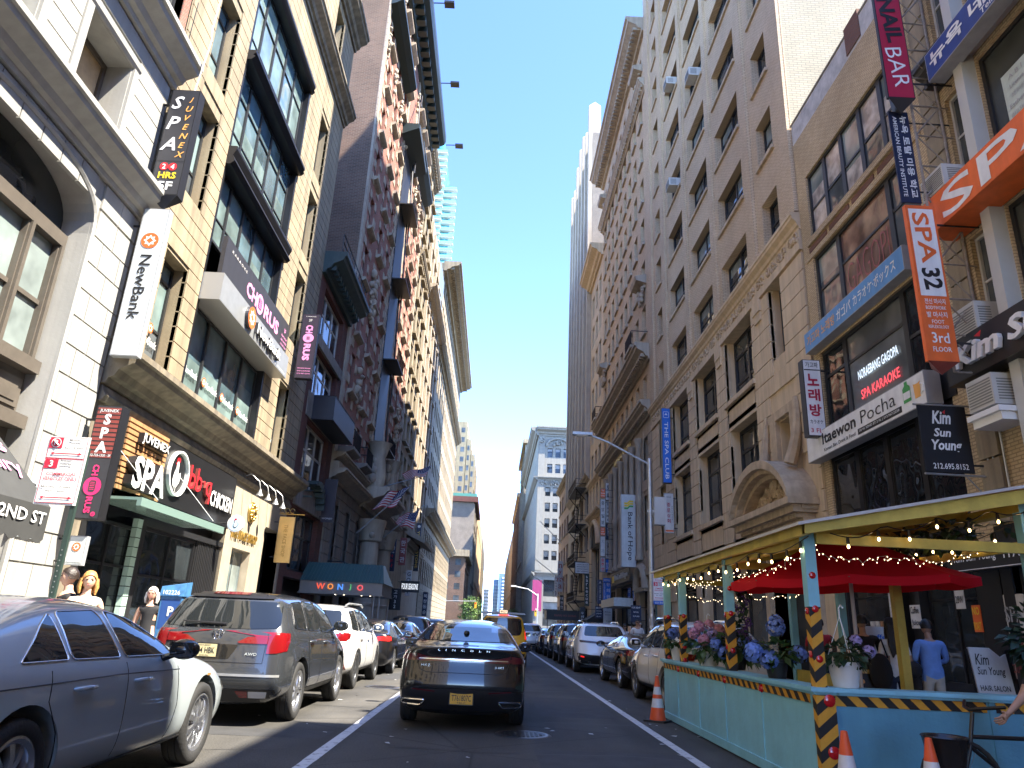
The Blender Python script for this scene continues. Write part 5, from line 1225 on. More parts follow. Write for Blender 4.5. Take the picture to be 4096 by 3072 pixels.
t, pt = car(SED, 'parked_car', 'glossy black sedan with lit red tail lamps, left row beyond the white suv', (-3.6, 23.1), PBLK, ALU, 'ten'); common(t, pt, .93, 1, 'KLT 2930', NYP)
t, pt = car(SED, 'parked_car', 'slate blue sedan in the left row beyond the black sedan', (-3.55, 28.9), PBLU, ALU, 'five'); common(t, pt, .93, 0, 'JBV 6612', NYP)
t, pt = car(SUV, 'parked_car', 'black suv in the left row beyond the slate blue sedan', (-3.6, 34.8), PBLK, ALUD, 'five'); common(t, pt, 1.0, 0, 'HYN 7745', NYP, pz=.8)
t, pt = car(SED, 'parked_car', 'navy sedan far along the left row under the hotel', (-3.6, 41), PNAV, ALU, 'five'); common(t, pt, .93, 0)
t, pt = car(SUV, 'parked_car', 'silver suv farthest along the left row', (-3.6, 47.5), PSIL, ALU, 'five'); common(t, pt, 1.0, 0)
# right row
t, pt = car(SUVS, 'parked_car', 'white sporty suv with a full width dark light strip, right row', (3.92, 28.35), PWHT, ALU, 'five', rad(-.5))
trim(t, pt, 'light_strip', rnd([(-.86, 1.07), (0, 1.03), (.86, 1.07), (.84, 1.0), (0, .965), (-.84, 1.0)], .02), '-y', BLK, .01); lamp(t, pt, [(-.83, 1.045), (-.3, 1.02), (.3, 1.02), (.83, 1.045), (.82, 1.03), (.3, 1.0), (-.3, 1.0), (-.82, 1.03)], m=3, off=.014, both=False)
badge(t, pt, 'PORSCHE', 0, .992, .42, .03, CHR, 1.8); trim(t, pt, 'lower_bumper', rnd([(-.93, .66), (-.4, .6), (.4, .6), (.93, .66), (.85, .32), (-.85, .32)], .05), '-y', PLAS, .008); plate(t, pt, .1, .68, 'B40 UN', NJP, INK, 'NEW JERSEY')
for sg in (1, -1): lamp(t, pt, [(sg*.7, .55), (sg*.82, .57), (sg*.82, .54), (sg*.7, .52)], m=1, name='reflector', off=.014, both=False)
a = MB()
for x in (-.62, -.5, .5, .62): a.lathe([(.05, -.06), (.055, -.07), (.045, -.07), (.045, .1)], (x, -2.36, .38), 14, ax='y')
a.build('exhaust_pipes', CHR, t, 60, local=True); a = MB()
for sg in (1, -1): a.tube([(sg*.63, -1.5, 1.63), (sg*.64, -1.2, 1.7), (sg*.64, .2, 1.71), (sg*.62, .5, 1.65)], .022, 6)
a.build('roof_rails', CHR, t, 60, local=True)
t, pt = car(CPE, 'parked_car', 'low charcoal coupe parked between the two white suvs on the right', (4.32, 21.6), PDGR, ALU, 'five', rad(1)); common(t, pt, .88, 0, 'DSP 4417', NYP)
t, pt = car(suv('msuv', 4.67, 1.89, 1.66, .37, 2.87, slope=.6, belt0=1.12), 'parked_car', 'white suv with roof rails half hidden by the blue dining shed', (4.22, 16.0), PWHT, ALUD, 'five', rad(.5)); common(t, pt, 1.0, 0, 'KGR 5518', NYP, pz=.75)
a = MB()
for sg in (1, -1): a.tube([(sg*.62, -1.5, 1.62), (sg*.63, -1.2, 1.68), (sg*.63, .2, 1.69), (sg*.62, .5, 1.63)], .022, 6)
a.build('roof_rails', CHR, t, 60, local=True)
for sg in ('+x', '-x'): trim(t, pt, 'sill_trim', [(-1.1, .4), (1.2, .4), (1.2, .28), (-1.1, .28)], sg, PLAS, .008)
t, pt = car(SUV, 'parked_car', 'black suv in the right row next beyond the white sporty suv', (3.85, 34), PBLK, ALUD, 'five'); common(t, pt, 1.0, 0, 'LCE 9023', NYP, pz=.8)
t, pt = car(SUV, 'parked_car', 'dark grey suv in the right row, second beyond the white sporty suv', (3.8, 39.6), PGUN, ALUD, 'five'); common(t, pt, 1.0, 0, pz=.8)
t, pt = car(SED, 'parked_car', 'navy sedan in the right row beyond the two dark suvs', (3.65, 45.2), PNAV, ALU, 'five'); common(t, pt, .93, 0)
t, pt = car(SUV, 'moving_car', 'white suv driving far ahead beside the navy sedan', (2.6, 53), PWHT, ALUD, 'five'); common(t, pt, 1.0, 0, pz=.8)
t, pt = car(SED, 'parked_car', 'black sedan in the right row past the canopy, far away', (4.0, 60), PBLK, ALU, 'five'); common(t, pt, .93, 0)
t, pt = car(SUV, 'moving_car', 'silver suv waiting far down the lane beyond the taxi', (.3, 70), PSIL, ALUD, 'five'); common(t, pt, 1.0, 0)
# taxi van
TX = suv('van', 4.6, 1.84, 1.83, .33, 2.9, slope=.16, belt0=1.06, hood=1.1, tum=.12, rglass=[rnd([(-.68, 1.1), (.62, 1.1), (.68, 1.28), (.64, 1.68), (-.64, 1.68)], .1)])
t, pt = car(TX, 'taxi_van', 'yellow taxi van with a roof light and advertising board ahead of the grey sedan', (.42, 29.3), PYEL, STL, 'five', cat='taxi')
wrap_lamp(t, pt, [[(.77, 1.36), (.9, 1.36), (.9, .98), (.79, .98)]], None, 1)
lamp(t, pt, [(-.2, 1.79), (.2, 1.79), (.2, 1.755), (-.2, 1.755)], m=1, name='brake_light', off=.02, both=False); plate(t, pt, 0, .85, '4N27', NYP, INK, 'NEW YORK')
trim(t, pt, 'lower_bumper', [(-.8, .5), (.8, .5), (.75, .3), (-.75, .3)], '-y', PLAS, .006)
a = MB(); a.box(-.16, .16, -1.75, -1.65, 1.83, 1.98, 1); a.box(-.14, .14, -1.757, -1.75, 1.85, 1.96); put_text(a, '4N27', 0, 1.905, w=.24, h=.07, m=1, y=-1.76); a.build('roof_light', [mat('lit_roof_light', (.7, .6, .45), .4, emit=((1, .75, .4), .1)), BLK], t, local=True)
a = MB(); P = [(-.85, 1.84), (.85, 1.84), (.8, 1.9), (0, 1.92), (-.8, 1.9)]; a.prism(P[::1], 1.1, 0, Matrix.Translation((0, -.9, 0))); a.build('advertising_board', mat('grey_roof_board', (.35, .38, .4), .4), t, local=True)
# ------------------------------------------------------------------ signs
def col(n, c, r=.45, **k): return mat('sign_'+n, c, r, **dict(dict(var=.1, scale=2.5, streak=.12), **k))
sW = col('white', (.8, .8, .78)); sK = col('black', (.012, .012, .014)); sCH = col('charcoal', (.035, .035, .04)); sR = col('red', (.62, .02, .03)); sPK = col('pink', (.8, .3, .55)); sMG = col('magenta', (.75, .03, .16)); sNV = col('navy', (.012, .02, .06)); sBL = col('blue', (.02, .15, .6)); sOR = col('orange', (.8, .15, .03)); sSK = col('sky_blue', (.1, .28, .55)); sYE = col('yellow', (.85, .6, .03)); sGR = col('grey', (.35, .36, .37)); sGD = mat('sign_gold', (.55, .36, .1), .35, .8); sAM = col('amber', (.85, .42, .1)); sBG = col('light_grey', (.6, .64, .63)); sMR = col('maroon', (.25, .05, .04)); sTQ = col('turquoise', (.1, .5, .45)); sOG = col('off_white', (.62, .6, .56)); sLG = col('leaf_green', (.06, .35, .08)); sCR = mat('sign_crimson', (.42, .015, .05), .35)
def sign(label, root, rot, w, h, th, panel, draw, mats, name='sign', cat='sign', edge=None, group=None, pm=None, extra=None):
    t = thing(name, label, cat, root, (0, 0, rot), group); a = MB(); a.box(-w/2, w/2, 0, th, -h/2, h/2, 1)
    rect(a, -w/2+.02, w/2-.02, -h/2+.02, h/2-.02, 0, -.003); a.build('panel', [panel, edge or panel], t, local=True)
    if draw:
        b_ = MB(); draw(b_, w, h); b_.build('lettering', mats, t, local=True, recalc=False)
    if extra: b_ = MB(); extra(b_, w, h); b_.build('bracket', pm or IRON, t, local=True)
    return t
def blade(label, y, x0, x1, z0, z1, th, panel, draw, mats, side='L', **k):
    w, h = x1-x0, z1-z0; s_ = -1 if side == 'L' else 1
    def br(b, w, h):
        ln = (x0-XL) if side == 'L' else (XR-x1)
        for z in (h*.38, -h*.38): b.box(s_*w/2, s_*(w/2+ln), th*.4, th*.6, z-.02, z+.02)
    return sign(label, ((x0+x1)/2, y, (z0+z1)/2), 0, w, h, th, panel, draw, mats, extra=br, **k)
def fascia(label, side, u0, u1, z0, z1, d, th, panel, draw, mats, **k):
    p = fpos(side, (u0+u1)/2, (z0+z1)/2, d)
    return sign(label, p, ROT[side], abs(u1-u0), z1-z0, th, panel, draw, mats, **k)
def star(mb, cx, cz, r, bg=0, fg=1, y=-.012):
    """round bank emblem with a pinwheel star"""
    disc(mb, cx, cz, r, r, bg, y)
    P = []
    for i in range(16): a = 2*math.pi*i/16; q = r*(.74 if i % 2 == 0 else .5); P.append((cx+q*math.cos(a), cz+q*math.sin(a)))
    poly(mb, P, fg, y-.002); P = [(cx+(r*.26 if i % 2 else r*.42)*math.cos(math.pi*i/4), cz+(r*.26 if i % 2 else r*.42)*math.sin(math.pi*i/4)) for i in range(8)]; poly(mb, P, bg, y-.004)
def d1(b, w, h):
    star(b, 0, h*.27, w*.33, 0, 1); put_text(b, 'NewBank', 0, -h*.05, w=h*.44, h=w*.42, m=2, rot=-90)
blade('tall pale grey blade sign with an orange star and a name running down', 14.7, -8.55, -7.95, 6.57, 10.23, .18, sBG, d1, [sOR, sW, sK], edge=sGR)
def d2(b, w, h):
    for i, c in enumerate('SPA'): put_text(b, c, -w*.2, h*(.37-.2*i), h=h*.125, m=0, bold=.02, shear=.25)
    for i, c in enumerate('JUVENEX'): put_text(b, c, w*.26, h*(.4-.088*i), h=h*.055, m=1, shear=.3)
    for i, c in enumerate('24'): disc(b, w*(-.17+.3*i), -h*.245, w*.15, h*.036, 2); put_text(b, c, w*(-.17+.3*i), -h*.245, h=h*.045, m=0, y=-.016)
    put_text(b, 'HRS', 0, -h*.325, w=w*.62, h=h*.06, m=3, bold=.03); put_text(b, '5F', 0, -h*.42, w=w*.52, h=h*.075, m=0, bold=.03)
    rect(b, -w*.48, w*.48, -h*.195, -h*.19, 4, -.01)
def d2x(b, w, h):
    b.add([(-w/2, 0, -h/2), (w/2, 0, -h/2), (w/2, .3, -h/2), (-w/2, .3, -h/2), (0, .15, -h/2-.32)], [(0, 1, 4), (1, 2, 4), (2, 3, 4), (3, 0, 4)])
t = blade('tall black blade sign with white and amber script and two red number discs', 14.7, -8.55, -7.87, 10.62, 13.62, .3, sCH, d2, [sW, sAM, sR, sYE, sK], edge=sK)
a = MB(); d2x(a, .68, 3.0); a.build('pointed_base', sCH, t, local=True); a = MB(); a.tube([(.1, .15, 1.5), (.25, .15, 3.2), (.2, .15, 3.6), (.3, .2, 6.2)], .02, 6); a.build('cable', sOG, t, local=True)
def d3(b, w, h):
    rect(b, -w*.46, w*.46, h*.03, h*.48, 0, -.008)
    for i in range(11): rect(b, -w*.46, w*.46, h*(.05+.04*i), h*(.062+.04*i), 3, -.009)
    put_text(b, 'JUVENEX', 0, h*.45, w=w*.74, h=h*.035, m=1)
    for i, c in enumerate('SPA'): put_text(b, c, 0, h*(.375-.125*i), h=h*.1, m=1, bold=.04)
    put_text(b, '212-733-1330 · 5F', 0, h*.05, w=w*.86, h=h*.022, m=1)
    put_text(b, 'CH', 0, -h*.08, w=h*.095, h=w*.25, m=2, rot=-90, bold=.04); disc(b, 0, -h*.22, w*.34, h*.08, 2); put_text(b, 'RUS', 0, -h*.38, w=h*.14, h=w*.25, m=2, rot=-90, bold=.04)
    P = rnd([(-w*.13, -h*.17), (w*.13, -h*.17), (w*.13, -h*.27), (-w*.13, -h*.27)], .05); poly(b, P, 4, -.015)
    for i in range(5): rect(b, -w*.09, w*.09, -h*(.185+.015*i), -h*(.19+.015*i), 2, -.017)
    disc(b, w*.26, -h*.455, w*.09, h*.02, 2); put_text(b, '3F', w*.26, -h*.455, h=h*.015, m=4, y=-.016)
blade('blade sign split between maroon spa lettering and a magenta microphone below, over the shop doors', 14.66, -8.5, -7.97, 3.05, 5.42, .28, sCH, d3, [sMR, sW, sMG, sK, sCH], edge=sK)
def d4(b, w, h): star(b, 0, h*.12, w*.25, 0, 1); put_text(b, 'NewBank', 0, -h*.33, w=w*.9, h=h*.14, m=2, ext=.015)
blade('small grey projecting sign with an orange star low on the stone pier', 14.78, -8.5, -8.16, 2.16, 2.73, .12, sBG, d4, [sOR, sW, sW], edge=sGR)
def d5(b, w, h):
    put_text(b, 'KARAOKE', 0, h*.46, w=w*.6, h=h*.014, m=1); put_text(b, '3F', 0, h*.4, h=h*.04, m=1)
    put_text(b, 'CH', 0, h*.26, w=h*.125, h=w*.42, m=0, rot=-90, bold=.05); disc(b, 0, h*.12, w*.32, h*.07, 0); put_text(b, 'RUS', 0, -h*.1, w=h*.26, h=w*.42, m=0, rot=-90, bold=.05)
    for i in range(4): rect(b, -w*.1, w*.1, h*(.135-.014*i), h*(.141-.014*i), 2, -.015)
    for i, s_ in enumerate(('PRIVATE ROOM', 'BAR LOUNGE', '212-967-2244')): put_text(b, s_, 0, -h*(.35+.04*i), w=w*.75, h=h*.016, m=0)
blade('dark violet blade sign with pink letters at the far edge of the limestone building', 27.78, -8.55, -7.85, 10.6, 13.45, .28, col('dark_violet', (.03, .02, .035)), d5, [sPK, sOG, sK], edge=sK)
def d6(b, w, h): put_text(b, 'WONJO', 0, -h*.42, w=w*.82, h=h*.05, m=0)
blade('plain dark plum hanging banner with small pale letters at its foot', 35.45, -8.6, -7.98, 5.82, 7.94, .1, col('plum', (.025, .017, .024)), d6, [sOG])
def d7(b, w, h): put_text(b, 'THE FACE SHOP', 0, -h*.02, w=h*.7, h=w*.24, m=0, rot=-90)
t = blade('brushed gold hanging sign on a scrolled iron arm beside the cosmetics shop', 28.84, -8.6, -7.99, 3.36, 5.13, .1, mat('brushed_gold', (.62, .42, .16), .38, .75, var=.15, scale=2), d7, [mat('bronze_letters', (.35, .22, .07), .4, .8)])
a = MB(); a.tube([(-.35, .05, 1.0), (.65, .05, 1.0)], .02, 6)
for k in range(3): a.tube([(-.25+.2*k+.09*math.cos(i*.6), .05, 1.13+.09*math.sin(i*.6)) for i in range(10)], .014, 5)
a.build('scrolled_arm', sGD, t, local=True)
def d8(b, w, h): disc(b, 0, h*.43, w*.3, h*.03, 1); put_text(b, 'YELLOWSTONE', 0, -h*.05, w=h*.78, h=w*.5, m=0, rot=-90)
blade('tall navy blade sign with gold capitals running down, beyond the flags', 78.35, -8.6, -8.06, 6.54, 11.57, .3, sNV, d8, [sGD, sW])
def d9(b, w, h):
    put_text(b, '33가', 0, h*.22, w=w*.75, h=h*.13, m=0); stack_text(b, '사우나', 0, h*.05, h*.15, h*.11, 1, w=w*.5); put_text(b, 'SAUNA', 0, h*.42, w=w*.6, h=h*.05, m=0); put_text(b, '남·여', 0, h*.08, w=w*.6, h=h*.05, m=0)
blade('dark banner sign with the number 33 and red lettering by the hotel columns', 59.1, -8.6, -8.0, 5.18, 7.7, .12, sNV, d9, [sW, sR])
def d10(b, w, h): disc(b, 0, 0, w*.48, h*.48, 0, -.008); disc(b, 0, 0, w*.43, h*.43, 1, -.01); chicken(b, 0, -h*.05, h*.52, 0, 2, 3)
def chicken(b, cx, cz, s, mo, mr, mw):
    P = [(-.12, .5), (.06, .52), (.1, .3), (.12, .05), (.3, .15), (.36, .0), (.3, -.22), (.1, -.42), (-.12, -.4), (-.24, -.2), (-.2, .05), (-.1, .25)]
    poly(b, [(cx+x*s, cz+z*s) for x, z in P], mo, -.013); P2 = [(x*.86+.01, z*.88) for x, z in P]; poly(b, [(cx+x*s, cz+z*s) for x, z in P2], mw, -.015)
    for x, z in ((-.1, .55), (-.02, .6), (.06, .56)): disc(b, cx+x*s, cz+z*s, .06*s, .1*s, mr, -.017, 10)
    poly(b, [(cx-.12*s, cz+.44*s), (cx-.25*s, cz+.4*s), (cx-.11*s, cz+.36*s)], mr, -.017)
    for x in (-.06, .08): rect(b, cx+(x-.012)*s, cx+(x+.012)*s, cz-.58*s, cz-.4*s, mo, -.013)
t = thing('sign', 'small round white sign with a chicken, jutting from the black shopfront', 'sign', (-8.25, 23.1, 4.1)); a = MB(); a.lathe([(.001, 0), (.26, 0), (.27, .04), (.26, .1), (.001, .1)], n=30, ax='y'); a.build('disc_panel', sW, t, 30, local=True)
a = MB(); disc(a, 0, 0, .23, .23, 0, -.006); chicken(a, 0, -.02, .26, 1, 2, 0); a.build('lettering', [col('pale_blue', (.5, .65, .75)), sK, sR], t, local=True, recalc=False); a = MB(); a.tube([(-.25, .05, 0), (-.55, .05, 0)], .02); a.build('bracket', IRON, t, local=True)
# fascias on the limestone building
def e1(b, w, h):
    put_text(b, 'KARAOKE', -w*.33, h*.3, w=w*.2, h=h*.07, m=1, space=1.6); put_text(b, 'CH', -w*.13, -h*.02, w=w*.15, h=h*.4, m=0, bold=.04); disc(b, -w*.005, -h*.02, w*.052, h*.27, 0); put_text(b, 'RUS', w*.19, -h*.02, w=w*.25, h=h*.4, m=0, bold=.04)
    P = rnd([(-w*.03, h*.14), (w*.02, h*.14), (w*.02, -h*.16), (-w*.03, -h*.16)], .08); poly(b, P, 2, -.016)
    for i in range(6): rect(b, -w*.022, w*.013, h*(.1-.045*i), h*(.12-.045*i), 0, -.02)
    put_text(b, '3F', w*.43, h*.18, h=h*.13, m=0)
    for i, s_ in enumerate(('PRIVATE ROOM', 'BAR LOUNGE', '212-967-2244')): put_text(b, s_, w*.43, -h*(.02+.13*i), w=w*.1, h=h*.06, m=0)
fascia('wide black banner with big pink letters tilted over the bank sign', 'L', 18.95, 25.75, 10.72, 12.0, .42, .12, sCH, e1, [sPK, sOG, sK])
def e2(b, w, h):
    star(b, -w*.16, h*.06, h*.42, 0, 1, -.12); b.lathe([(h*.42, -.118), (h*.42, 0)], (-w*.16, 0, h*.06), 24, 3, ax='y')
    put_text(b, 'NewBank', w*.12, -h*.02, w=w*.38, h=h*.44, m=2, y=-.12, ext=.12, mside=3); put_text(b, 'MANHATTAN BRANCH', w*.36, -h*.4, w=w*.2, h=h*.08, m=2)
fascia('silver bank fascia box with raised letters and an orange star over the first floor windows', 'L', 18.7, 25.6, 9.82, 10.66, .62, .9, mat('brushed_steel_panel', (.48, .5, .5), .35, .6, var=.08, scale=3), e2, [sOR, sW, sW, sCH], edge=mat('silver_fascia_edge', (.4, .41, .41), .4, .5))
t = fascia('timber slatted sign board with raised white spa letters', 'L', 16.3, 18.44, 3.82, 5.66, .12, .1, mat('dark_batten_back', (.03, .025, .02), .7), lambda b, w, h: (put_text(b, 'JUVENEX', w*.05, h*.28, w=w*.68, h=h*.15, m=0, y=-.2, ext=.14, mside=1), put_text(b, 'SPA', 0, -h*.17, w=w*.8, h=h*.42, m=0, y=-.26, ext=.2, mside=1, bold=.03)), [sW, sK])
a = MB()
for i in range(14): a.box(-1.06, 1.06, -.045, -.004, -.9+i*.131, -.81+i*.131)
a.build('timber_slats', mat('cedar_slats', (.38, .2, .09), .55, var=.3, scale=3), t, local=True)
def e3(b, w, h):
    disc(b, -w*.345, h*.05, h*.36, h*.36, 1, -.006); disc(b, -w*.345, h*.05, h*.32, h*.32, 2, -.009); b.lathe([(h*.34, -.02), (h*.34, -.1), (h*.37, -.1), (h*.37, 0)], (-w*.345, 0, h*.05), 28, 1, ax='y'); chicken(b, -w*.345, h*.02, h*.46, 1, 0, 3)
    put_text(b, 'bb·q', -w*.07, h*.03, w=w*.3, h=h*.52, m=0, y=-.1, ext=.09, mside=4, bold=.0); put_text(b, 'CHICKEN', w*.26, -h*.09, w=w*.34, h=h*.28, m=1, y=-.1, ext=.09, mside=2, bold=.02)
t = fascia('black fascia with red and white raised letters and a round chicken emblem', 'L', 18.48, 23.86, 4.0, 5.64, .1, .12, col('gloss_black', (.014, .014, .015), .3), e3, [sR, sW, sK, sW, sMR])
a = MB(); put_text(a, 'THE FACE SHOP', 0, 0, w=2.7, h=.3, ext=.05, y=-.05); o = obj('sign', a.mesh('sign', [sGD], recalc=False), None, loc=fpos('L', 25.6, 3.95, .02), rot=(0, 0, ROT['L'])); tag(o, 'gilt raised shop letters on the travertine wall beneath the lamps', 'sign')
a = MB(); a.lathe([(.001, -.06), (.2, -.05), (.3, -.08), (.36, -.05), (.38, 0)], n=24, ax='y')
for k in range(12): an = k*.52; a.sphere((.26*math.cos(an), -.08, .26*math.sin(an)), .055, 6, 5)
a.sphere((0, -.05, 0), .15, 8, 6); o = obj('brass_medallion', a.mesh('brass_medallion', [sGD], 50), None, loc=fpos('L', 26.0, 4.85, .02), rot=(0, 0, ROT['L'])); tag(o, 'round brass medallion on the travertine wall over the gilt letters', 'ornament')
# window vinyl of the bank
for i, (u, z) in enumerate(((19.5, 7.9), (21.1, 7.9), (22.6, 7.9), (24.1, 7.9), (17.2, 7.9), (27.5, 8.0))):
    a = MB()
    if i: star(a, -.5 if i < 4 else 0, .03 if i < 4 else .34, .14, 1, 0, -.004)
    put_text(a, 'NewBank', .12 if i < 4 else 0, 0, w=.95, h=.2, m=0, y=-.004); o = obj('window_lettering', a.mesh('window_lettering', [sW, sOR], recalc=False), None, loc=fpos('L', u, z, -.2 if i < 4 else -.33), rot=(0, 0, ROT['L']))
    tag(o, ['white bank name on the first pane of the bay window', 'white bank name with star on the second pane of the bay', 'white bank name with star on the third pane of the bay', 'white bank name with star on the fourth pane of the bay', 'white bank name under a star behind the tall blade sign', 'white bank name under a star in the shaded side window'][i], 'window lettering', 'bank names on the window glass')
# black box sign and canopy of the dark brick building, hotel canopy
t = thing('sign_box', 'long blank black sign box projecting from the dark red brick front', 'sign', fpos('L', 34.3, 10.6, .55)); a = MB(); a.box(-.5, .5, -2.4, 2.4, -.55, .55); a.build('panel', sCH, t, local=True); a = MB(); a.box(-.52, .52, -2.42, 2.42, -.58, -.555); a.box(-.52, .52, -2.42, 2.42, .555, .58); a.build('rim', IRON, t, local=True)
t = thing('restaurant_canopy', 'green ribbed metal canopy with coloured neon letters reaching to the kerb', 'canopy', (-6.9, 34, 0)); a = MB(); a.box(-1.9, 1.85, 0, 3.2, 2.5, 3.0); a.box(-1.95, 1.9, -.03, 3.25, 2.44, 2.5); a.build('fascia', mat('grey_canopy_fascia', (.2, .19, .17), .6, var=.1), t, local=True)
a = MB(); a.add([(-1.95, -.05, 3.0), (1.9, -.05, 3.0), (1.6, 1.3, 3.9), (-1.95, 1.3, 3.9), (1.9, 3.25, 3.0), (1.6, 2.0, 3.9), (-1.95, 2.0, 3.9), (-1.95, 3.25, 3.0)], [(0, 1, 2, 3), (1, 4, 5, 2), (3, 2, 5, 6), (4, 7, 6, 5)])
for i in range(24): x = -1.9+i*.155; a.tube([(x, -.06, 3.01), (min(x, 1.6), 1.3, 3.92)], .018, 4)
a.build('ribbed_roof', mat('green_ribbed_metal', (.03, .085, .08), .4), t, local=True)
for i, c in enumerate('WONJO'):
    a = MB(); put_text(a, c, -.95+i*.45, 2.77, h=.26, m=0, y=-.05, ext=.03); a.build('neon_letter', mat('neon_'+str(i), [(.6, .1, .06), (.65, .25, .05), (.05, .2, .7), (.05, .3, .1), (.6, .1, .1)][i], .4, emit=([(1, .12, .05), (1, .3, .05), (.1, .35, 1), (.1, .5, .15), (1, .1, .1)][i], .08)), t, local=True, recalc=False)
a = MB()
for x in (1.5, 1.75): a.tube([(x, .1, .14), (x, .1, 2.45)], .04, 8)
a.tube([(1.75, 3.1, .14), (1.75, 3.1, 2.45)], .04, 8); a.build('post', STL, t, local=True)
a = MB()
for x in (-.3, .1, .9, 1.3): a.lathe([(.001, 2.43), (.03, 2.43), (.03, 2.45)], (x, .25, 0), 8)
a.build('downlights', mat('downlight', (.8, .75, .6), .3, emit=((1, .85, .6), 1)), t, local=True)
# small far signs on the left
def mini(label, side, y, x0, x1, z0, z1, panel, txt, m, stack=True, group=None):
    def dr(b, w, h):
        if stack:
            n = len(txt); [put_text(b, c, 0, h*(.45-.9*(i+.5)/n), h=min(h*.62/n, w*.8), w=None if ord(c) < 128 else min(w*.7, h*.7/n), m=0) for i, c in enumerate(txt) if c != ' ']
        else: put_text(b, txt, 0, 0, w=w*.85, h=min(h*.6, w*.3), m=0)
    return blade(label, y, x0, x1, z0, z1, .15, panel, dr, [m], side, group=group)
mini('black sign with the number 32 low beyond the hotel', 'L', 62, -8.55, -7.6, 2.3, 4.0, sK, '고가32', sW)
mini('maroon vertical banner beyond the hotel columns', 'L', 66, -8.6, -8.0, 6.2, 8.6, sMR, '한국관', sOG)
mini('small blue vertical sign at the far office block', 'L', 92, -8.6, -8.0, 2.2, 5.0, sNV, '북창동순', sW)
mini('lit white letters on a black sign box low beyond the hotel', 'L', 68.5, -8.55, -6.8, 4.0, 5.0, sK, 'FOUR SEASONS', mat('lit_sign_letters', (.8, .8, .8), .4, emit=((.9, .95, 1), .1)), stack=False)
mini('white vertical sign beyond the lit sign box on the left', 'L', 72, -8.5, -8.0, 3.8, 6.2, sOG, 'GOGI', sK)
# right hand signs
def sidewalls(t, w, h, th, m): a = MB(); a.box(-w/2-.004, -w/2, 0, th, -h/2, h/2); a.build('side_panel', m, t, local=True)
def r1(b, w, h): put_text(b, 'NAIL', -w*.0, h*.1, w=h*.36, h=w*.62, m=1, rot=-84, bold=.035); put_text(b, 'BAR', w*.02, -h*.27, w=h*.3, h=w*.6, m=0, rot=-84, bold=-.005); put_text(b, 'W', 0, h*.4, w=w*.55, h=h*.12, m=0, bold=0)
t = blade('crimson triangular prism sign with black and white letters high on the buff brick pier', 12.5, 8.02, 8.62, 12.62, 16.2, .08, sCR, r1, [sW, sK], 'R', edge=sK); a = MB(); a.add([(-.3, 0, -1.79), (.3, 0, -1.79), (.12, .42, -1.79), (.0, .42, -1.79), (.05, .2, -2.05)], [(0, 1, 4), (1, 2, 4), (2, 3, 4), (3, 0, 4)]); a.build('pointed_base', sCH, t, local=True)
def r2(b, w, h): put_text(b, '뉴욕 토탈 미용 학교', w*.2, 0, w=h*.9, h=w*.36, m=0, rot=-90, bold=.02); put_text(b, 'AMERICAN BEAUTY INSTITUTE', -w*.24, -h*.0, w=h*.88, h=w*.2, m=0, rot=-90)
blade('narrow navy cloth banner with white lettering under the crimson prism sign', 12.82, 8.17, 8.6, 10.2, 12.52, .03, sNV, r2, [sW], 'R')
def r3(b, w, h):
    rect(b, -w*.42, w*.42, -h*.1, h*.475, 1, -.008); put_text(b, 'SPA', 0, h*.28, w=h*.34, h=w*.56, m=0, rot=-86, bold=.02); put_text(b, '32', w*.04, h*.01, w=h*.14, h=w*.62, m=2, rot=-86, bold=.03)
    for s_, z, hh, ww in (('전신 마사지', -.135, .034, .68), ('BODYWORK', -.175, .022, .66), ('발 마사지', -.218, .036, .66), ('FOOT', -.262, .024, .4), ('REFLEXOLOGY', -.293, .02, .66), ('3rd', -.36, .065, .56), ('FLOOR', -.43, .03, .6)): put_text(b, s_, 0, h*z, w=w*ww, h=h*hh, m=1)
t = blade('tall orange and white prism sign with a brush drawn number, on the buff brick pier', 12.47, 8.0, 8.6, 6.5, 9.9, .1, sOR, r3, [sOR, sW, sK], 'R'); a = MB(); a.add([(-.3, 0, -1.7), (.3, 0, -1.7), (.12, .42, -1.7), (.0, .42, -1.7), (.05, .2, -1.9)], [(0, 1, 4), (1, 2, 4), (2, 3, 4), (3, 0, 4)]); a.build('pointed_base', sMR, t, local=True)
a = MB()      # lattice gantry carrying the prism signs
for x in (8.66, 9.28): a.tube([(x, 12.75, 6.4), (x, 12.75, 16.4)], .03, 6)
for i in range(13): z = 6.4+i*.78; a.tube([(8.66, 12.75, z), (9.28, 12.75, z+(.78 if i % 2 else 0))], .02, 5); a.tube([(9.28, 12.75, z), (8.66, 12.75, z+.78)], .016, 5); a.tube([(8.66, 12.75, z), (9.5, 12.78, z)], .018, 5)
tag(a.build('sign_gantry', mat('rusty_steel', (.3, .25, .2), .7, .4, var=.3, scale=8)), 'rusty steel lattice frame carrying the prism signs on the buff brick pier', 'sign frame')
def r4(b, w, h):
    put_text(b, '가고파', 0, h*.43, w=w*.7, h=h*.07, m=1, bold=.01); rect(b, -w*.45, w*.45, h*.355, h*.37, 1); stack_text(b, '노래방', 0, h*.33, h*.2, h*.16, 0, w=w*.66, bold=.03); put_text(b, 'カラオケ', 0, -h*.32, w=w*.72, h=h*.05, m=1); put_text(b, '3 FL.', 0, -h*.43, w=w*.7, h=h*.055, m=0)
t = blade('white box sign with red lettering and black rim between stone and brick buildings', 19.39, 8.68, 9.2, 6.87, 9.17, .3, sW, r4, [sCR, sK], 'R', edge=sK)
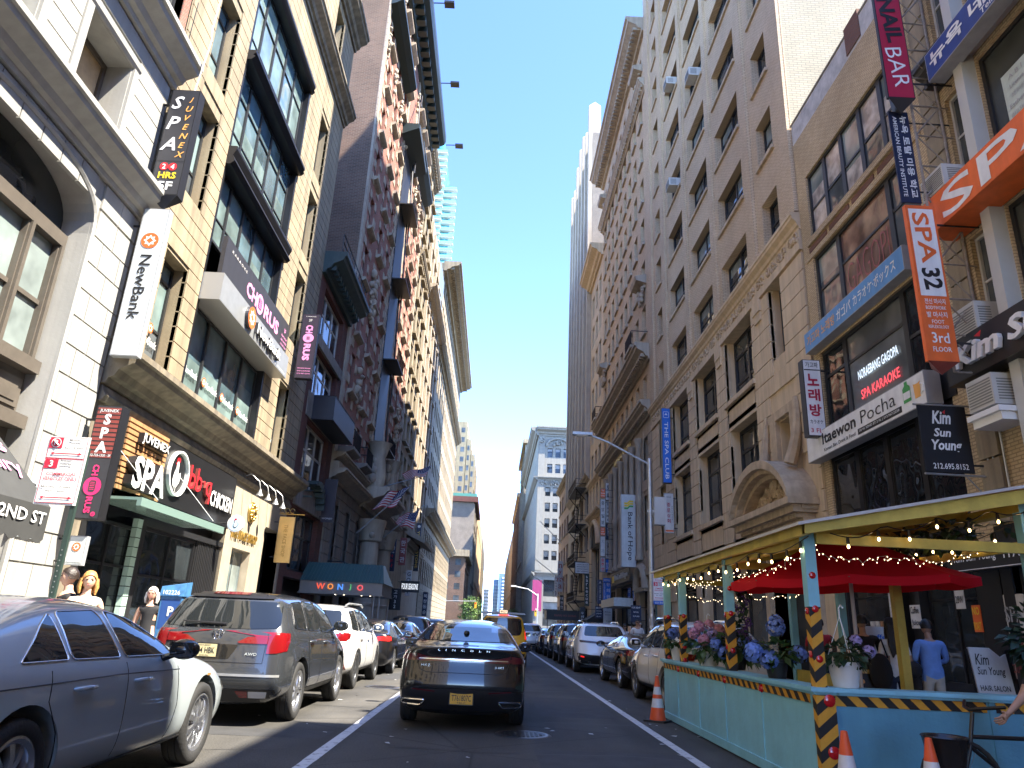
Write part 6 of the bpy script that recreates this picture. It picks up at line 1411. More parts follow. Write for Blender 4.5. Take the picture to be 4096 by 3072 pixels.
def r5(b, w, h):
    put_text(b, 'Kim', -w*.04, h*.32, w=w*.4, h=h*.2, m=0, shear=.25, bold=.03); put_text(b, 'Sun', -w*.06, h*.09, w=w*.36, h=h*.13, m=0, shear=.25, bold=.03); put_text(b, 'Young', w*.0, -h*.12, w=w*.62, h=h*.2, m=0, shear=.25, bold=.03); put_text(b, '212.695.8152', w*.02, -h*.41, w=w*.72, h=h*.085, m=0)
    poly(b, [(w*.0, h*.4), (w*.07, h*.44), (w*.05, h*.37)], 1)
t = blade('black cloth flag sign with white brush script hanging over the roof of the shed', 13.43, 8.24, 9.2, 4.58, 5.93, .03, col('black_cloth', (.012, .013, .016), .9), r5, [sW, sR], 'R')
a = MB(); a.tube([(-.55, .015, .69), (.75, .015, .69)], .02, 6); a.tube([(-.5, .015, -.71), (.75, .015, -.72)], .022, 6); a.tube([(.3, .015, -.72), (.95, .2, -1.3)], .015, 5); a.build('pole', STL, t, local=True)
def r6(b, w, h): put_text(b, 'Itaewon', -w*.17, h*.13, w=w*.32, h=h*.44, m=0, bold=.025); put_text(b, 'Pocha', w*.17, h*.13, w=w*.27, h=h*.44, m=0, bold=-.005); put_text(b, 'Korean Bar, Drink & Food', -w*.17, -h*.31, w=w*.3, h=h*.15, m=0); rect(b, -w*.0, w*.34, -h*.4, -h*.2, 0); put_text(b, '28 W 32ND ST 2 FL | 212.967.2228', w*.17, -h*.3, w=w*.31, h=h*.1, m=1, y=-.016); P = [(.36, .05), (.36, .25), (.375, .33), (.375, .44), (.395, .44), (.395, .33), (.41, .25), (.41, -.2), (.36, -.2)]; poly(b, [(x*w, z*h) for x, z in P], 2); rect(b, .362*w, .408*w, -.1*h, .12*h, 1, -.015); poly(b, [(.43*w, .25*h), (.475*w, .25*h), (.47*w, -.22*h), (.435*w, -.22*h)], 3); disc(b, .452*w, .28*h, .026*w, .08*h, 1, -.015); b.tube([(.475*w, -.012, .15*h), (.49*w, -.012, .1*h), (.49*w, -.012, -.1*h), (.473*w, -.012, -.14*h)], .02, 5, 1)
fascia('long white bar sign with black name, green bottle and beer mug', 'R', 14.35, 20.4, 6.3, 7.05, .45, .35, sW, r6, [sK, sW, sLG, sAM], edge=sGR)
def r7(b, w, h): put_text(b, '가고파 노래방', -w*.3, 0, w=w*.33, h=h*.5, m=1, bold=.01); put_text(b, 'ガゴパ', -w*.04, 0, w=w*.15, h=h*.5, m=0, bold=.02); put_text(b, 'カラオケ·ボックス', w*.25, 0, w=w*.38, h=h*.5, m=0, bold=.01)
fascia('long blue karaoke fascia with yellow and white lettering across the brick front', 'R', 14.7, 20.25, 9.68, 10.32, .3, .3, sSK, r7, [sW, sAM], edge=sGR)
def r8(b, w, h): put_text(b, 'SPA', -w*.5+2.6, -h*.02, w=3.9, h=h*.82, m=0, bold=.01)
fascia('orange awning sign with huge white letters on the bay window', 'R', 7.6, 13.1, 9.5, 10.28, .75, .7, sOR, r8, [sW])
def r9(b, w, h): put_text(b, '뉴욕 네일', -w*.22, h*.06, w=w*.5, h=h*.55, m=0, bold=.03); put_text(b, 'Tel: 212-564-7797', w*.05, -h*.34, w=w*.36, h=h*.2, m=0)
fascia('royal blue nail shop sign high on the bay windows', 'R', 7.6, 12.4, 12.98, 13.68, .6, .35, col('royal_blue', (.02, .05, .22)), r9, [sW], edge=sGR)
def r10(b, w, h): put_text(b, 'Kim Sun', -w*.18, 0, w=w*.5, h=h*.5, m=0, y=-.1, ext=.09, shear=.2, bold=.03); poly(b, [(-w*.3, h*.28), (-w*.26, h*.33), (-w*.27, h*.2)], 1, -.1)
fascia('black salon fascia with raised white script over the shop', 'R', 8, 13.5, 6.35, 7.2, .5, .4, sK, r10, [sW, sR])
def r11(b, w, h): put_text(b, 'Kim Sun Young', -w*.2, 0, w=w*.42, h=h*.42, m=0, shear=.25); put_text(b, 'HAIR', w*.2, h*.02, w=w*.26, h=h*.36, m=0, space=1.4); rect(b, -w*.48, w*.48, -h*.46, -h*.43, 0)
fascia('black hair salon fascia low over the salon door', 'R', 11.6, 14.6, 2.78, 3.25, .4, .1, sK, r11, [sW])
t = thing('led_sign', 'lit led lettering in the window under the blue fascia', 'sign', fpos('R', 17.05, 7.95, -.08), (0, 0, ROT['R'])); a = MB(); put_text(a, 'NORAEBANG GAGOPA', 0, .28, w=2.0, h=.26, m=0, y=0); put_text(a, 'SPA KARAOKE', .0, -.28, w=1.9, h=.26, m=1, y=0); a.build('lettering', [mat('led_white', (.7, .8, .9), .4, emit=((.7, .85, 1), .12)), mat('led_red', (.7, .05, .08), .4, emit=((1, .1, .12), .12))], t, local=True, recalc=False)
t = thing('led_sign', 'unlit rope light name GAGOPI on the brown curtained window', 'sign', fpos('R', 16.9, 11.1, -.09), (0, 0, ROT['R'])); a = MB(); put_text(a, 'GAGOPI', 0, 0, w=2.2, h=.85, m=0, y=0, bold=-.02); a.build('lettering', [mat('rope_red', (.3, .06, .05), .4)], t, local=True, recalc=False)
# window posters
for u, z, w_, h_, txt, lab in ((10.9, 11.55, .75, 1.15, 'A B I|License|스킨 라이센스|Esthetics|(212) 564-8565', 'pale green licence notice taped inside the nail shop bay window'), (9.7, 11.55, .75, 1.15, 'A B I|License|네일|Nails|(212) 564-8565', 'second pale green licence notice nearer the frame edge in the bay window'), (10.3, 8.4, 1.6, 1.6, 'SPA|GIFT CERTIFICATE', 'pale spa poster with a maroon band in the lower bay window')):
    def dr(b, w, h, txt=txt):
        L_ = txt.split('|')
        for i, s_ in enumerate(L_): put_text(b, s_, 0, h*(.36-.72*i/max(1, len(L_)-1)), w=w*(.75 if len(s_) > 8 else .5), h=h*.09, m=0)
    fascia(lab, 'R', u-w_/2, u+w_/2, z-h_/2, z+h_/2, -.06, .01, col('pale_green_paper', (.5, .58, .52)), dr, [sGR], name='poster', cat='poster')
for u, z, w_, h_, bg, txt, m, lab in ((14.93, 2.31, .3, .36, sOG, '28W', sK, 'small white house number notice on the dark door glass'), (14.47, 1.94, .26, .5, sOR, 'NO|ROAST', sYE, 'orange notice taped beside the salon door'), (13.4, 2.0, .6, .7, sOG, 'SPA', sGR, 'pale spa poster with a dark vase by the salon door'), (13.4, 1.3, .7, .8, mat('spa_poster_foot', (.4, .3, .25), .6, var=.3, scale=6), '3rd FL.|GIFT CERTIFICATE|COUPLE ROOM', sMR, 'lower spa poster with maroon bands by the salon door'), (13.2, .9, .6, .35, sR, '$50', sW, 'red price card at the salon door'), (16.6, 2.0, .4, .5, sOG, 'Coffee|Juice', sK, 'small white menu card on the cafe door'), (30, 2.9, .8, .5, sNV, 'OPEN', sW, 'dark window lettering in the stone building shop')):
    def dr(b, w, h, txt=txt):
        L_ = txt.split('|')
        for i, s_ in enumerate(L_): put_text(b, s_, 0, h*(0 if len(L_) == 1 else .28-.56*i/(len(L_)-1)), w=w*.8, h=h*(.4 if len(L_) == 1 else .6/len(L_)), m=0)
    fascia(lab, 'R', u-w_/2, u+w_/2, z-h_/2, z+h_/2, .03, .01, bg, dr, [m], name='notice', cat='notice')
def r12(b, w, h): P = rnd([(-w*.3, h*.45), (w*.3, h*.45), (w*.3, h*.37), (-w*.3, h*.37)], .05); b.tube([(x, -.012, z) for x, z in P], .012, 5, 0, closed=True); poly(b, [(-w*.18, h*.405), (0, h*.435), (w*.18, h*.405)], 0); put_text(b, 'THE SPA CLUB', 0, -h*.07, w=h*.76, h=w*.42, m=0, rot=-90, bold=.005)
blade('bright blue blade sign with white capitals running down the stone building', 37.9, 8.82, 9.3, 9.08, 13.27, .3, sBL, r12, [sW], 'R', edge=sK)
def r13(b, w, h): stack_text(b, '종로상회', -w*.05, h*.27, h*.135, h*.1, 0, w=w*.4); put_text(b, '해장국밥', 0, h*.4, w=w*.5, h=h*.03, m=1); rect(b, -w*.44, w*.44, -h*.47, -h*.43, 2); put_text(b, '전통의 맛 종로상회', w*.32, h*.0, w=h*.36, h=w*.09, m=1, rot=-90)
blade('white blade sign with four stacked dark red letters under the bright blue one', 37.73, 8.82, 9.3, 6.41, 8.49, .15, sOG, r13, [sCR, sK, sOR], 'R', edge=sGR)
def r14(b, w, h):
    for i in range(3): poly(b, [(-w*.3, h*(.36-.035*i)), (-w*.05, h*(.36-.035*i)), (w*.08, h*(.39-.035*i)), (w*.32, h*(.39-.035*i)), (w*.32, h*(.415-.035*i)), (w*.05, h*(.415-.035*i)), (-w*.08, h*(.385-.035*i)), (-w*.3, h*(.385-.035*i))], 1 if i == 2 else 2)
    put_text(b, 'Bank of Hope', w*.06, -h*.08, w=h*.66, h=w*.42, m=0, rot=-90, bold=.01)
blade('large pale grey blade sign with a green wave emblem beside the street lamp', 48.1, 8.32, 9.3, 5.45, 10.23, .35, sBG, r14, [sCH, sLG, sYE], 'R', edge=sGR)
fascia('dark raised bank letters with a green wave over the bank door', 'R', 49, 56.5, 4.7, 5.5, .5, .06, mat('dark_bronze', (.04, .035, .03), .5), lambda b, w, h: (put_text(b, 'Bank of Hope', w*.08, 0, w=w*.7, h=h*.6, m=0, y=-.1, ext=.1), rect(b, -w*.45, -w*.32, -h*.3, h*.3, 1, -.02)), [sGR, sYE])
# stacks of small blade signs beyond the bank
def stackof(y, x0, x1, parts, side='R'):
    for z0, z1, bg, txt, m, lab, vert in parts:
        def dr(b, w, h, txt=txt, vert=vert):
            if vert == 'r': put_text(b, txt, 0, 0, w=h*.85, h=w*.55, m=0, rot=-90, bold=.02)
            elif vert: n = len(txt); [put_text(b, c, 0, h*(.46-.92*(i+.5)/n), w=w*.6, h=min(h*.7/n, w*.75), m=0, bold=.015) for i, c in enumerate(txt)]
            else:
                L_ = txt.split('|'); n = len(L_); [put_text(b, s_, 0, h*(.45-.9*(i+.5)/n), w=w*(.8 if len(s_) > 3 else .5), h=h*.5/n, m=0, bold=.01) for i, s_ in enumerate(L_)]
        blade(lab, y, x0, x1, z0+.03, z1-.03, .2, bg, dr, [m], side, edge=sK, group='stacked blade signs by the arched building')
stackof(58.7, 8.86, 9.3, [(11.6, 13.1, sOG, '토플', sK, 'topmost white sign of the right column of stacked blades', 1), (9.75, 11.55, sOG, 'ESL|SAT|GRE|GMAT|6F', sK, 'white sign listing test names in the right column of stacked blades', 0), (8.4, 9.7, sNV, 'TEL', sW, 'navy sign under the test names in the right column', 0), (6.9, 8.4, sOG, 'DERMATOLOGY', sK, 'white dermatology sign in the right column of stacked blades', 'r'), (5.82, 6.9, sBL, '2ND FL', sW, 'blue sign at the foot of the right column of stacked blades', 0)])
stackof(58.9, 8.88, 9.3, [], 'R')
stackof(57.1, 8.2, 8.6, [(11.5, 12.28, sOR, 'The|Korea|Daily', sW, 'orange newspaper sign on top of the left column of stacked blades', 0), (9.2, 11.45, sOG, '중앙일보', sK, 'white newspaper sign with four letters in the left column', 1), (8.5, 9.2, sOR, '212|629|0700', sW, 'orange sign with numbers in the left column of stacked blades', 0), (6.9, 8.5, sOG, '치과', sGR, 'white two letter sign in the left column of stacked blades', 1), (5.7, 6.9, sGR, '송주연', sR, 'grey lawyer sign at the foot of the left column of stacked blades', 1)])
def cloth(lab, y, x0, x1, z0, z1, bg, lines, m):
    def dr(b, w, h):
        for s_, cx, cz, ww, hh, r_ in lines: put_text(b, s_, cx*w, cz*h, w=ww*(h if r_ else w), h=hh*(w if r_ else h), m=0, rot=r_, bold=.01)
    blade(lab, y, x0, x1, z0, z1, .03, bg, dr, [m], 'R')
cloth('blue cloth banner headed with a city name by the arched building', 58.85, 8.71, 9.3, 3.45, 5.42, sBL, [('SEOUL', 0, .42, .8, .08, 0), ('한', .15, .26, .45, .14, 0), ('의', .15, .02, .45, .14, 0), ('원', .15, -.22, .45, .14, 0), ('ACUPUNCTURE', -.32, 0, .6, .14, -90), ('212-239-3333', 0, -.44, .8, .05, 0)], sW)
cloth('navy cloth banner beside the blue city banner', 58.34, 8.17, 8.6, 3.4, 5.24, sNV, [('아르데스 부동산', 0, -.05, .6, .3, -90), ('A', 0, .38, .4, .1, 0)], sOG)
cloth('navy for rent banner under the navy cloth banner', 58.43, 8.02, 8.6, 2.33, 3.23, sNV, [('FOR RENT', 0, .36, .8, .13, 0), ('OFFICE SPACE', 0, .1, .7, .08, 0), ('212-564-0000', 0, -.1, .7, .08, 0), ('CALL NOW', 0, -.35, .6, .08, 0)], sW)
cloth('pale grey banner with a smile mark under the blue city banner', 58.16, 8.62, 9.3, 2.0, 3.29, sBG, [('W', 0, .36, .3, .1, 0), ('YM Women\'s', 0, .14, .7, .07, 0), ('ultrasound', 0, -.02, .6, .06, 0), ('CJ Logistics', .1, -.38, .6, .08, 0)], sCH)
cloth('navy for rent flag hanging by the bank side door', 46.2, 8.55, 9.2, 2.0, 3.0, sNV, [('FOR RENT', 0, .36, .8, .1, 0), ('RETAIL', 0, .1, .5, .08, 0), ('917-000', 0, -.15, .6, .08, 0)], sW)
mini('green black blade sign with white letters under the fire escape', 'R', 71.3, 8.74, 9.2, 3.6, 6.6, col('bottle_green', (.01, .03, .025)), 'barbecue', sW)
blade('grey sign board for large groups on the fire escape', 71.4, 7.83, 9.19, 6.6, 7.64, .1, sOG, lambda b, w, h: [put_text(b, s_, 0, h*(.3-.2*i), w=w*.8, h=h*.1, m=0) for i, s_ in enumerate(('LARGE GROUP', 'PRIVATE PARTY', 'CORPORATE EVENT', 'FAMILY GATHERING'))], [sK], 'R', edge=sK)
t = mini('black blade sign with a red house emblem and three white letters', 'R', 64.6, 7.53, 8.0, 2.0, 3.3, sK, ' 우리집', sW)
mini('black and white karaoke blade sign far down on the right', 'R', 106.7, 8.78, 9.2, 5.82, 8.7, sOG, 'KARAOKE', sK)
mini('tall grey banner with a red name on the pinkish building', 'R', 100, 8.6, 9.3, 6.2, 10.2, sGR, 'nyma', sMR)
mini('dark brown blade sign low on the pinkish building', 'R', 97, 8.7, 9.2, 3.2, 5.6, sK, '대전현대', sOG)
t = thing('canopy', 'black restaurant canopy reaching over the pavement far down on the right', 'canopy', (7.4, 76, 0)); a = MB(); a.box(-1.9, 2.0, 0, 3, 2.3, 3.15); a.box(-2.0, 2.05, -.05, 3.05, 3.15, 3.22); a.build('fascia', sK, t, local=True); a = MB(); put_text(a, 'KANG HO DONG', 0, 2.72, w=2.2, h=.2, y=-.01); a.build('lettering', sMR, t, local=True, recalc=False)
a = MB()
for x in (-1.8, 1.8): a.tube([(x, .1, .14), (x, .1, 2.3)], .04, 6)
a.build('post', IRON, t, local=True)
a = MB(); a.add([(7.6, 60, 2.2), (9.4, 60, 3.3), (9.4, 63.6, 3.3), (7.6, 63.6, 2.2), (7.6, 60, 1.9), (7.6, 63.6, 1.9), (9.4, 60, 1.9), (9.4, 63.6, 1.9)], [(0, 1, 2, 3), (0, 3, 5, 4), (0, 4, 6, 1), (3, 2, 7, 5)]); tag(a.build('awning', mat('black_awning_cloth', (.02, .022, .022), .8)), 'black cloth awning below the stacked blade signs', 'awning')
blade('pink banner with a black leaf print on the white corner building', 175.4, 9.2, 11.4, 5.2, 12.2, .1, col('hot_pink', (.3, .035, .12)), lambda b, w, h: [poly(b, [(w*.0, -h*.05), (w*(.1*math.cos(a_)), -h*.05+w*.5*math.sin(a_)*.6), (w*.42*math.cos(a_), -h*.05+w*.55*math.sin(a_))], 0) for a_ in (.2, .8, 1.4, 2.1, 2.8, 3.5, 4.2, 5.2)], [sK], 'R')
# parking signs
def park(b, w, h, l2='COMMERCIAL|VEHICLES ONLY', l3='Monday - Friday|8am - 6pm'):
    rect(b, -w*.46, w*.46, h*.18, h*.48, 0, -.006); rect(b, -w*.46, w*.46, -h*.47, h*.16, 0, -.006)
    for x0, x1, z0, z1 in ((-.46, .46, .172, .178), (-.46, .46, .477, .483), (-.46, .46, -.475, -.468), (-.465, -.455, -.47, .48), (.455, .465, -.47, .48), (-.46, .46, .158, .164)): rect(b, x0*w, x1*w, z0*h, z1*h, 1, -.01)
    rect(b, -w*.45, -w*.14, h*.32, h*.475, 1, -.01); disc(b, -w*.295, h*.4, w*.12, w*.12, 0, -.013); disc(b, -w*.295, h*.4, w*.1, w*.1, 1, -.015); put_text(b, 'P', -w*.295, h*.4, h=w*.13, m=0, y=-.018); b.tube([(-w*.36, -.02, h*.435), (-w*.23, -.02, h*.365)], .006, 4, 0)
    for s_, z in (('Monday', .44), ('Thursday', .395), ('6am - 6:30am', .33)): put_text(b, s_, w*.16, h*z, w=w*(.3 if len(s_) < 9 else .46), h=h*.03, m=2, y=-.012)
    def arrow(z): rect(b, -w*.3, w*.3, z-h*.008, z+h*.008, 1, -.012); [poly(b, [(sg*w*.3, z-h*.022), (sg*w*.39, z), (sg*w*.3, z+h*.022)], 1, -.012) for sg in (1, -1)]
    arrow(h*.24); rect(b, -w*.45, -w*.14, h*.02, h*.155, 1, -.01); put_text(b, '3', -w*.295, h*.088, h=h*.1, m=0, y=-.014, bold=.03)
    for i, s_ in enumerate(('hour', 'metered', 'parking')): put_text(b, s_, w*.05, h*(.135-.045*i), w=w*.26, h=h*.03, m=2, y=-.012)
    for i, s_ in enumerate(l2.split('|')): put_text(b, s_, 0, -h*(.06+.07*i), w=w*(.72 if i == 0 else .84), h=h*.045, m=1, y=-.012, bold=.015)
    for i, s_ in enumerate(l3.split('|')): put_text(b, s_, -w*.05, -h*(.25+.06*i), w=w*.72 if i == 0 else w*.46, h=h*.035, m=2, y=-.012)
    arrow(-h*.4)
GPOST = mat('green_sign_post', (.035, .06, .05), .5, .3)
def parksign(lab, x, y, z0, w, h, post_x):
    t = thing('parking_sign', lab, 'parking sign', (x, y, 0), (0, 0, 0)); a = MB(); a.box(-w/2, w/2, 0, .006, z0, z0+h); a.build('panel', sW, t, local=True); b_ = MB(); park(b_, w, h); b_.build('lettering', [sW, mat('sign_traffic_red', (.6, .02, .05), .5), sCH], t, local=True, recalc=False, loc=(0, 0, z0+h/2))
    a = MB(); px = post_x-x; a.box(px-.028, px+.028, .01, .05, .1, z0+h*.85)
    a.build('post', GPOST, t, local=True); a = MB()
    for i in range(32): disc(a, px, .25+i*.055, .007, .007, 0, .006, 8)
    a.build('post_holes', STL, t, local=True, recalc=False); return t
parksign('red and white two panel parking sign on a green perforated post, left kerb', -4.86, 8.0, 2.43, .46, .77, -4.66)
t = parksign('red and white two panel parking sign strapped beside the right hand lamp post', 5.41, 24.15, 2.4, .4, .88, 5.3)
a = MB(); a.box(-.2, .2, -.008, 0, 2.28, 2.4); a.build('blue_pay_panel', sBL, t, local=True); a = MB(); put_text(a, '151301', 0, 2.34, w=.3, h=.06, y=-.012); a.build('pay_lettering', sW, t, local=True, recalc=False)
# awning and board on the white stone building
t = thing('awning', 'black cloth awning with pink shop lettering on the white stone front', 'awning', (XL, 10.9, 0)); a = MB(); P = [(0, 4.35), (1.6, 2.75), (1.6, 2.45), (0, 2.45)]
a.add([(0, -4, 4.4), (1.5, -4, 2.9), (1.5, 1.05, 2.9), (0, 1.05, 4.4), (1.5, -4, 2.5), (1.5, 1.05, 2.5), (0, 1.05, 2.5)], [(0, 1, 2, 3), (1, 4, 5, 2), (3, 2, 5, 6)])
n = 16
for i in range(n): y0, y1 = -4+5.05*i/n, -4+5.05*(i+1)/n; a.add([(1.5, y0, 2.5), (1.5, y1, 2.5)]+[(1.5, y1+(y0-y1)*k/5, 2.38-.07*math.sin(math.pi*k/5)) for k in range(6)], [tuple(range(8))])
a.build('cloth', mat('black_awning_canvas', (.035, .036, .035), .85, var=.2), t, local=True)
a = MB(); put_text(a, 'timeless', -.45, 0.35, w=1.9, h=.36, m=0); put_text(a, 'jewelry', -.25, -.2, w=1.6, h=.45, m=0); o = a.build('lettering', [sPK], t, local=True, recalc=False, loc=(.83, .35, 3.6), rot=(rad(-45), 0, rad(90)))
a = MB(); put_text(a, '2 WEST 32ND ST', 0, 0, w=2.6, h=.19); a.build('address_lettering', [sW], t, local=True, recalc=False, loc=(1.51, -.35, 2.7), rot=(0, 0, rad(90)))
fascia('grey space available board on the white stone pier by the awning', 'L', 13.3, 14.25, 2.55, 3.6, .08, .02, col('board_grey', (.38, .42, .44)), lambda b, w, h: [put_text(b, s_, 0, h*(.4-.17*i), w=w*.8, h=h*.09, m=0) for i, s_ in enumerate(('SPACE', 'AVAILABLE', 'ADAMS', '', 'FIFTH AVE.', '679-5500')) if s_], [sK], name='notice_board', cat='notice')
# ------------------------------------------------------------------ the blue dining shed
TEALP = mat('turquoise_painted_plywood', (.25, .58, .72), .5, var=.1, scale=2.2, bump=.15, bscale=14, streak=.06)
YELP = mat('yellow_painted_timber', (.62, .5, .1), .55, var=.15, scale=5, bump=.15, bscale=14, streak=.15)
HAZX = stripes('hazard_tape_side', (.012, .012, .012), (.72, .36, .03), .2, (0, 1, -1)); HAZF = stripes('hazard_tape_front', (.012, .012, .012), (.72, .36, .03), .2, (1, 0, 1)); HAZP = stripes('hazard_tape_post', (.012, .012, .012), (.72, .36, .03), .2, (.8, .8, -1))
REF = mat('red_reflector', (.5, .01, .015), .15, coat=1)
sh = thing('dining_shed', 'turquoise plywood dining shed with hazard tape and yellow roof beams in the parking lane', 'dining shed', (4.2, 10.4, 0))
X0, X1, Y0, Y1 = 3.1, 5.45, 7.3, 13.6
a = MB(); ys = [Y0+.02, 8.75, 10.1, 11.35, 12.6, Y1]
for i in range(5): a.box(X0, X0+.05, ys[i]+.008, ys[i+1]-.008, .12, .84)
a.box(X0-.02, X0+.06, Y0, Y1, .02, .12)
for y in ys[1:5]: a.box(X0-.012, X0, y-.02, y+.02, .12, .84)
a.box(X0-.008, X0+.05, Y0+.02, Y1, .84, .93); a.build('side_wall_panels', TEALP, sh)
a = MB(); a.box(X0+.055, X1, Y0, Y0+.05, .02, .93); a.box(4.75, 4.8, Y0-.012, Y0, .05, .93); a.build('front_wall_panels', mat('blue_painted_plywood', (.11, .32, .44), .55, var=.1, scale=2.2, bump=.15, streak=.1), sh)  # same turquoise paint as the side; the front's shade is put into the colour
a = MB(); a.box(X0-.06, X0+.24, Y0-.06, Y1+.05, .93, .97); a.box(X0-.03, X0+.2, Y0-.03, Y1+.03, .905, .929); a.box(X0+.241, X1, Y0-.06, Y0+.24, .93, .968); a.box(X0+.21, X1, Y0-.03, Y0+.2, .905, .928); a.build('ledge', TEALP, sh)
a = MB(); a.box(X0-.012, X0-.009, Y0+.1, Y1-.02, .82, .9); a.build('hazard_tape', HAZX, sh); a = MB(); a.box(X0+.1, 4.73, Y0-.006, Y0-.002, .81, .9); a.box(4.82, X1-.02, Y0-.006, Y0-.002, .81, .9); a.build('hazard_tape', HAZF, sh)
a = MB(); a.box(X1-.03, X1+.02, 11.0, Y1, .1, .9); a.box(X0+.4, X0+.8, 8, 13.4, .1, .5); a.box(X1-.5, X1-.1, 11.2, 13.4, .1, .5); a.box(X0+.05, X1, Y0+.05, Y1, .06, .1); a.build('bench', YELP, sh)
def rz_(x): return 2.44+(x-X0)*.2
def post(x, y, m, hz, z0=.97, s=.055):
    a = MB(); zt = rz_(x)-.02
    if hz: a.box(x-s, x+s, y-s, y+s, 1.7, zt); a.box(x-s, x+s, y-s, y+s, z0, 1.7, 1)
    else: a.box(x-s, x+s, y-s, y+s, z0, zt)
    return a.build('post', [m, HAZP], sh)
for y in (7.33, 9.94, 12.41, 13.5):
    p_ = post(X0+.06, y, TEALP, True); a = MB()
    for z in (1.68, 1.22, 2.0) if y < 12 else (1.68, 1.2, 1.0): a.lathe([(.001, -.014), (.026, -.012), (.034, -.006), (.034, 0)], (X0+.06, y-.056, z), 14, ax='y'); 
    for z in (1.66, 1.26): a.lathe([(.001, -.014), (.026, -.012), (.034, -.006), (.034, 0)], (X0+.004, y, z), 14, ax='x')
    a.build('reflector', REF, p_, 60)
for x, y, m in ((X1, 7.35, TEALP), (X1+.02, 10.0, YELP), (X1, 11.6, TEALP), (X1, 12.6, TEALP), (X1, 13.5, TEALP)): post(x, y, m, False, .02)
a = MB(); a.box(X0-.03, X0+.15, Y0-.09, Y0-.002, .05, .9); a.build('corner_post_tape', HAZP, sh)
a = MB()
for z in (.86, .42): a.lathe([(.001, -.016), (.04, -.014), (.055, -.006), (.055, 0)], (X0+.09, Y0-.092, z), 16, ax='y')
for y in (12.5, 11.3, 10.05, 8.7): a.lathe([(.001, -.03), (.035, -.024), (.045, 0)], (X0-.012, y, .85), 14, ax='x')
a.build('reflector', REF, sh, 60)
a = MB()
a.box(X0-.12, X0-.06, Y0-.35, Y1+.15, 2.36, 2.47); a.add([(X0-.12, Y0-.37, 2.36), (X1+.2, Y0-.37, 2.84), (X1+.2, Y0-.37, 2.98), (X0-.12, Y0-.37, 2.47), (X0-.12, Y0-.3, 2.36), (X1+.2, Y0-.3, 2.84), (X1+.2, Y0-.3, 2.98), (X0-.12, Y0-.3, 2.47)], [(0, 1, 2, 3), (4, 5, 6, 7), (0, 1, 5, 4), (3, 2, 6, 7), (1, 2, 6, 5), (0, 3, 7, 4)])
a.box(X0+.12, X1+.1, Y0-.06, Y0-.01, 2.31, 2.41); a.box(X1-.06, X1+.06, Y0, Y1, 2.74, 2.84); a.box(X0+.02, X0+.1, Y0, Y1, 2.3, 2.37); a.box(X1-.03, X1+.03, Y0+.1, Y1, 2.36, 2.45)
for y in (8.2, 9.2, 10.2, 11.2, 12.2, 13.2): V = [(x, yy, z) for yy in (y, y+.05) for x, z in ((X0, 2.38), (X1, 2.82), (X1, 2.91), (X0, 2.46))]; a.add(V, [(0, 1, 2, 3), (4, 5, 6, 7), (0, 1, 5, 4), (3, 2, 6, 7)])
for y in (9.9, 13.5): a.box(X0+.1, X1, y-.025, y+.025, 2.26, 2.35)
a.build('roof_beams', YELP, sh)
a = MB(); zz = lambda x: 2.475+(x-X0)*.205
a.add([(X0-.2, Y0-.42, zz(X0-.2)), (X1+.25, Y0-.42, zz(X1+.25)), (X1+.25, Y1+.2, zz(X1+.25)), (X0-.2, Y1+.2, zz(X0-.2)), (X0-.2, Y0-.42, zz(X0-.2)+.03), (X1+.25, Y0-.42, zz(X1+.25)+.03), (X1+.25, Y1+.2, zz(X1+.25)+.03), (X0-.2, Y1+.2, zz(X0-.2)+.03)], [(0, 1, 2, 3)], 1); a.add([a.v[i] for i in range(8)], [(4, 5, 6, 7), (0, 1, 5, 4), (1, 2, 6, 5), (2, 3, 7, 6), (3, 0, 4, 7)], 0)
a.build('roof_sheet', [mat('pale_roof_sheet', (.5, .5, .48), .5, var=.15), mat('orange_stained_ceiling', (.6, .36, .1), .6, var=.15, scale=3)], sh)
# lights under the roof
BULB = mat('lit_bulb', (1, .8, .5), .3, emit=((1, .62, .25), 1.6)); FAIRY = mat('fairy_light', (1, .85, .6), .3, emit=((1, .75, .45), 1.0)); FWIRE = mat('clear_wire', (.35, .35, .32), .3)
def strings(lab, P0, P1, n, sag=.08):
    t = thing('string_lights', lab, 'string lights', P0); P0, P1 = Vector(P0), Vector(P1); a = MB(); q = [P0.lerp(P1, i/30)-Vector((0, 0, sag*abs(math.sin(i/30*math.pi*4)))) for i in range(31)]; a.tube(q, .006, 4); 
    b_ = MB()
    for i in range(n):
        p = P0.lerp(P1, (i+.5)/n)-Vector((RND.uniform(-.02, .02), 0, sag*abs(math.sin((i+.5)/n*math.pi*4)))); a.tube([p, p-Vector((0, 0, .06))], [.014, .018], 7); k = MB(); k.sphere(p-Vector((0, 0, .09)), .013, 9, 7, 0, (1, 1, 1.5)); k.build('bulb', BULB, t, 180)
    a.build('cable', BLK, t)
strings('bulb string along the street side roof beam of the dining shed', (X0-.02, Y0-.2, 2.36), (X0-.02, Y1, 2.36), 16)
strings('bulb string under the sloping front beam of the dining shed', (X0+.2, Y0-.2, 2.4), (X1+.1, Y0-.1, 2.82), 7)
strings('bulb string along the inner roof beam of the dining shed', (X1-.1, Y0+.2, 2.6), (X1-.1, Y1, 2.6), 16)
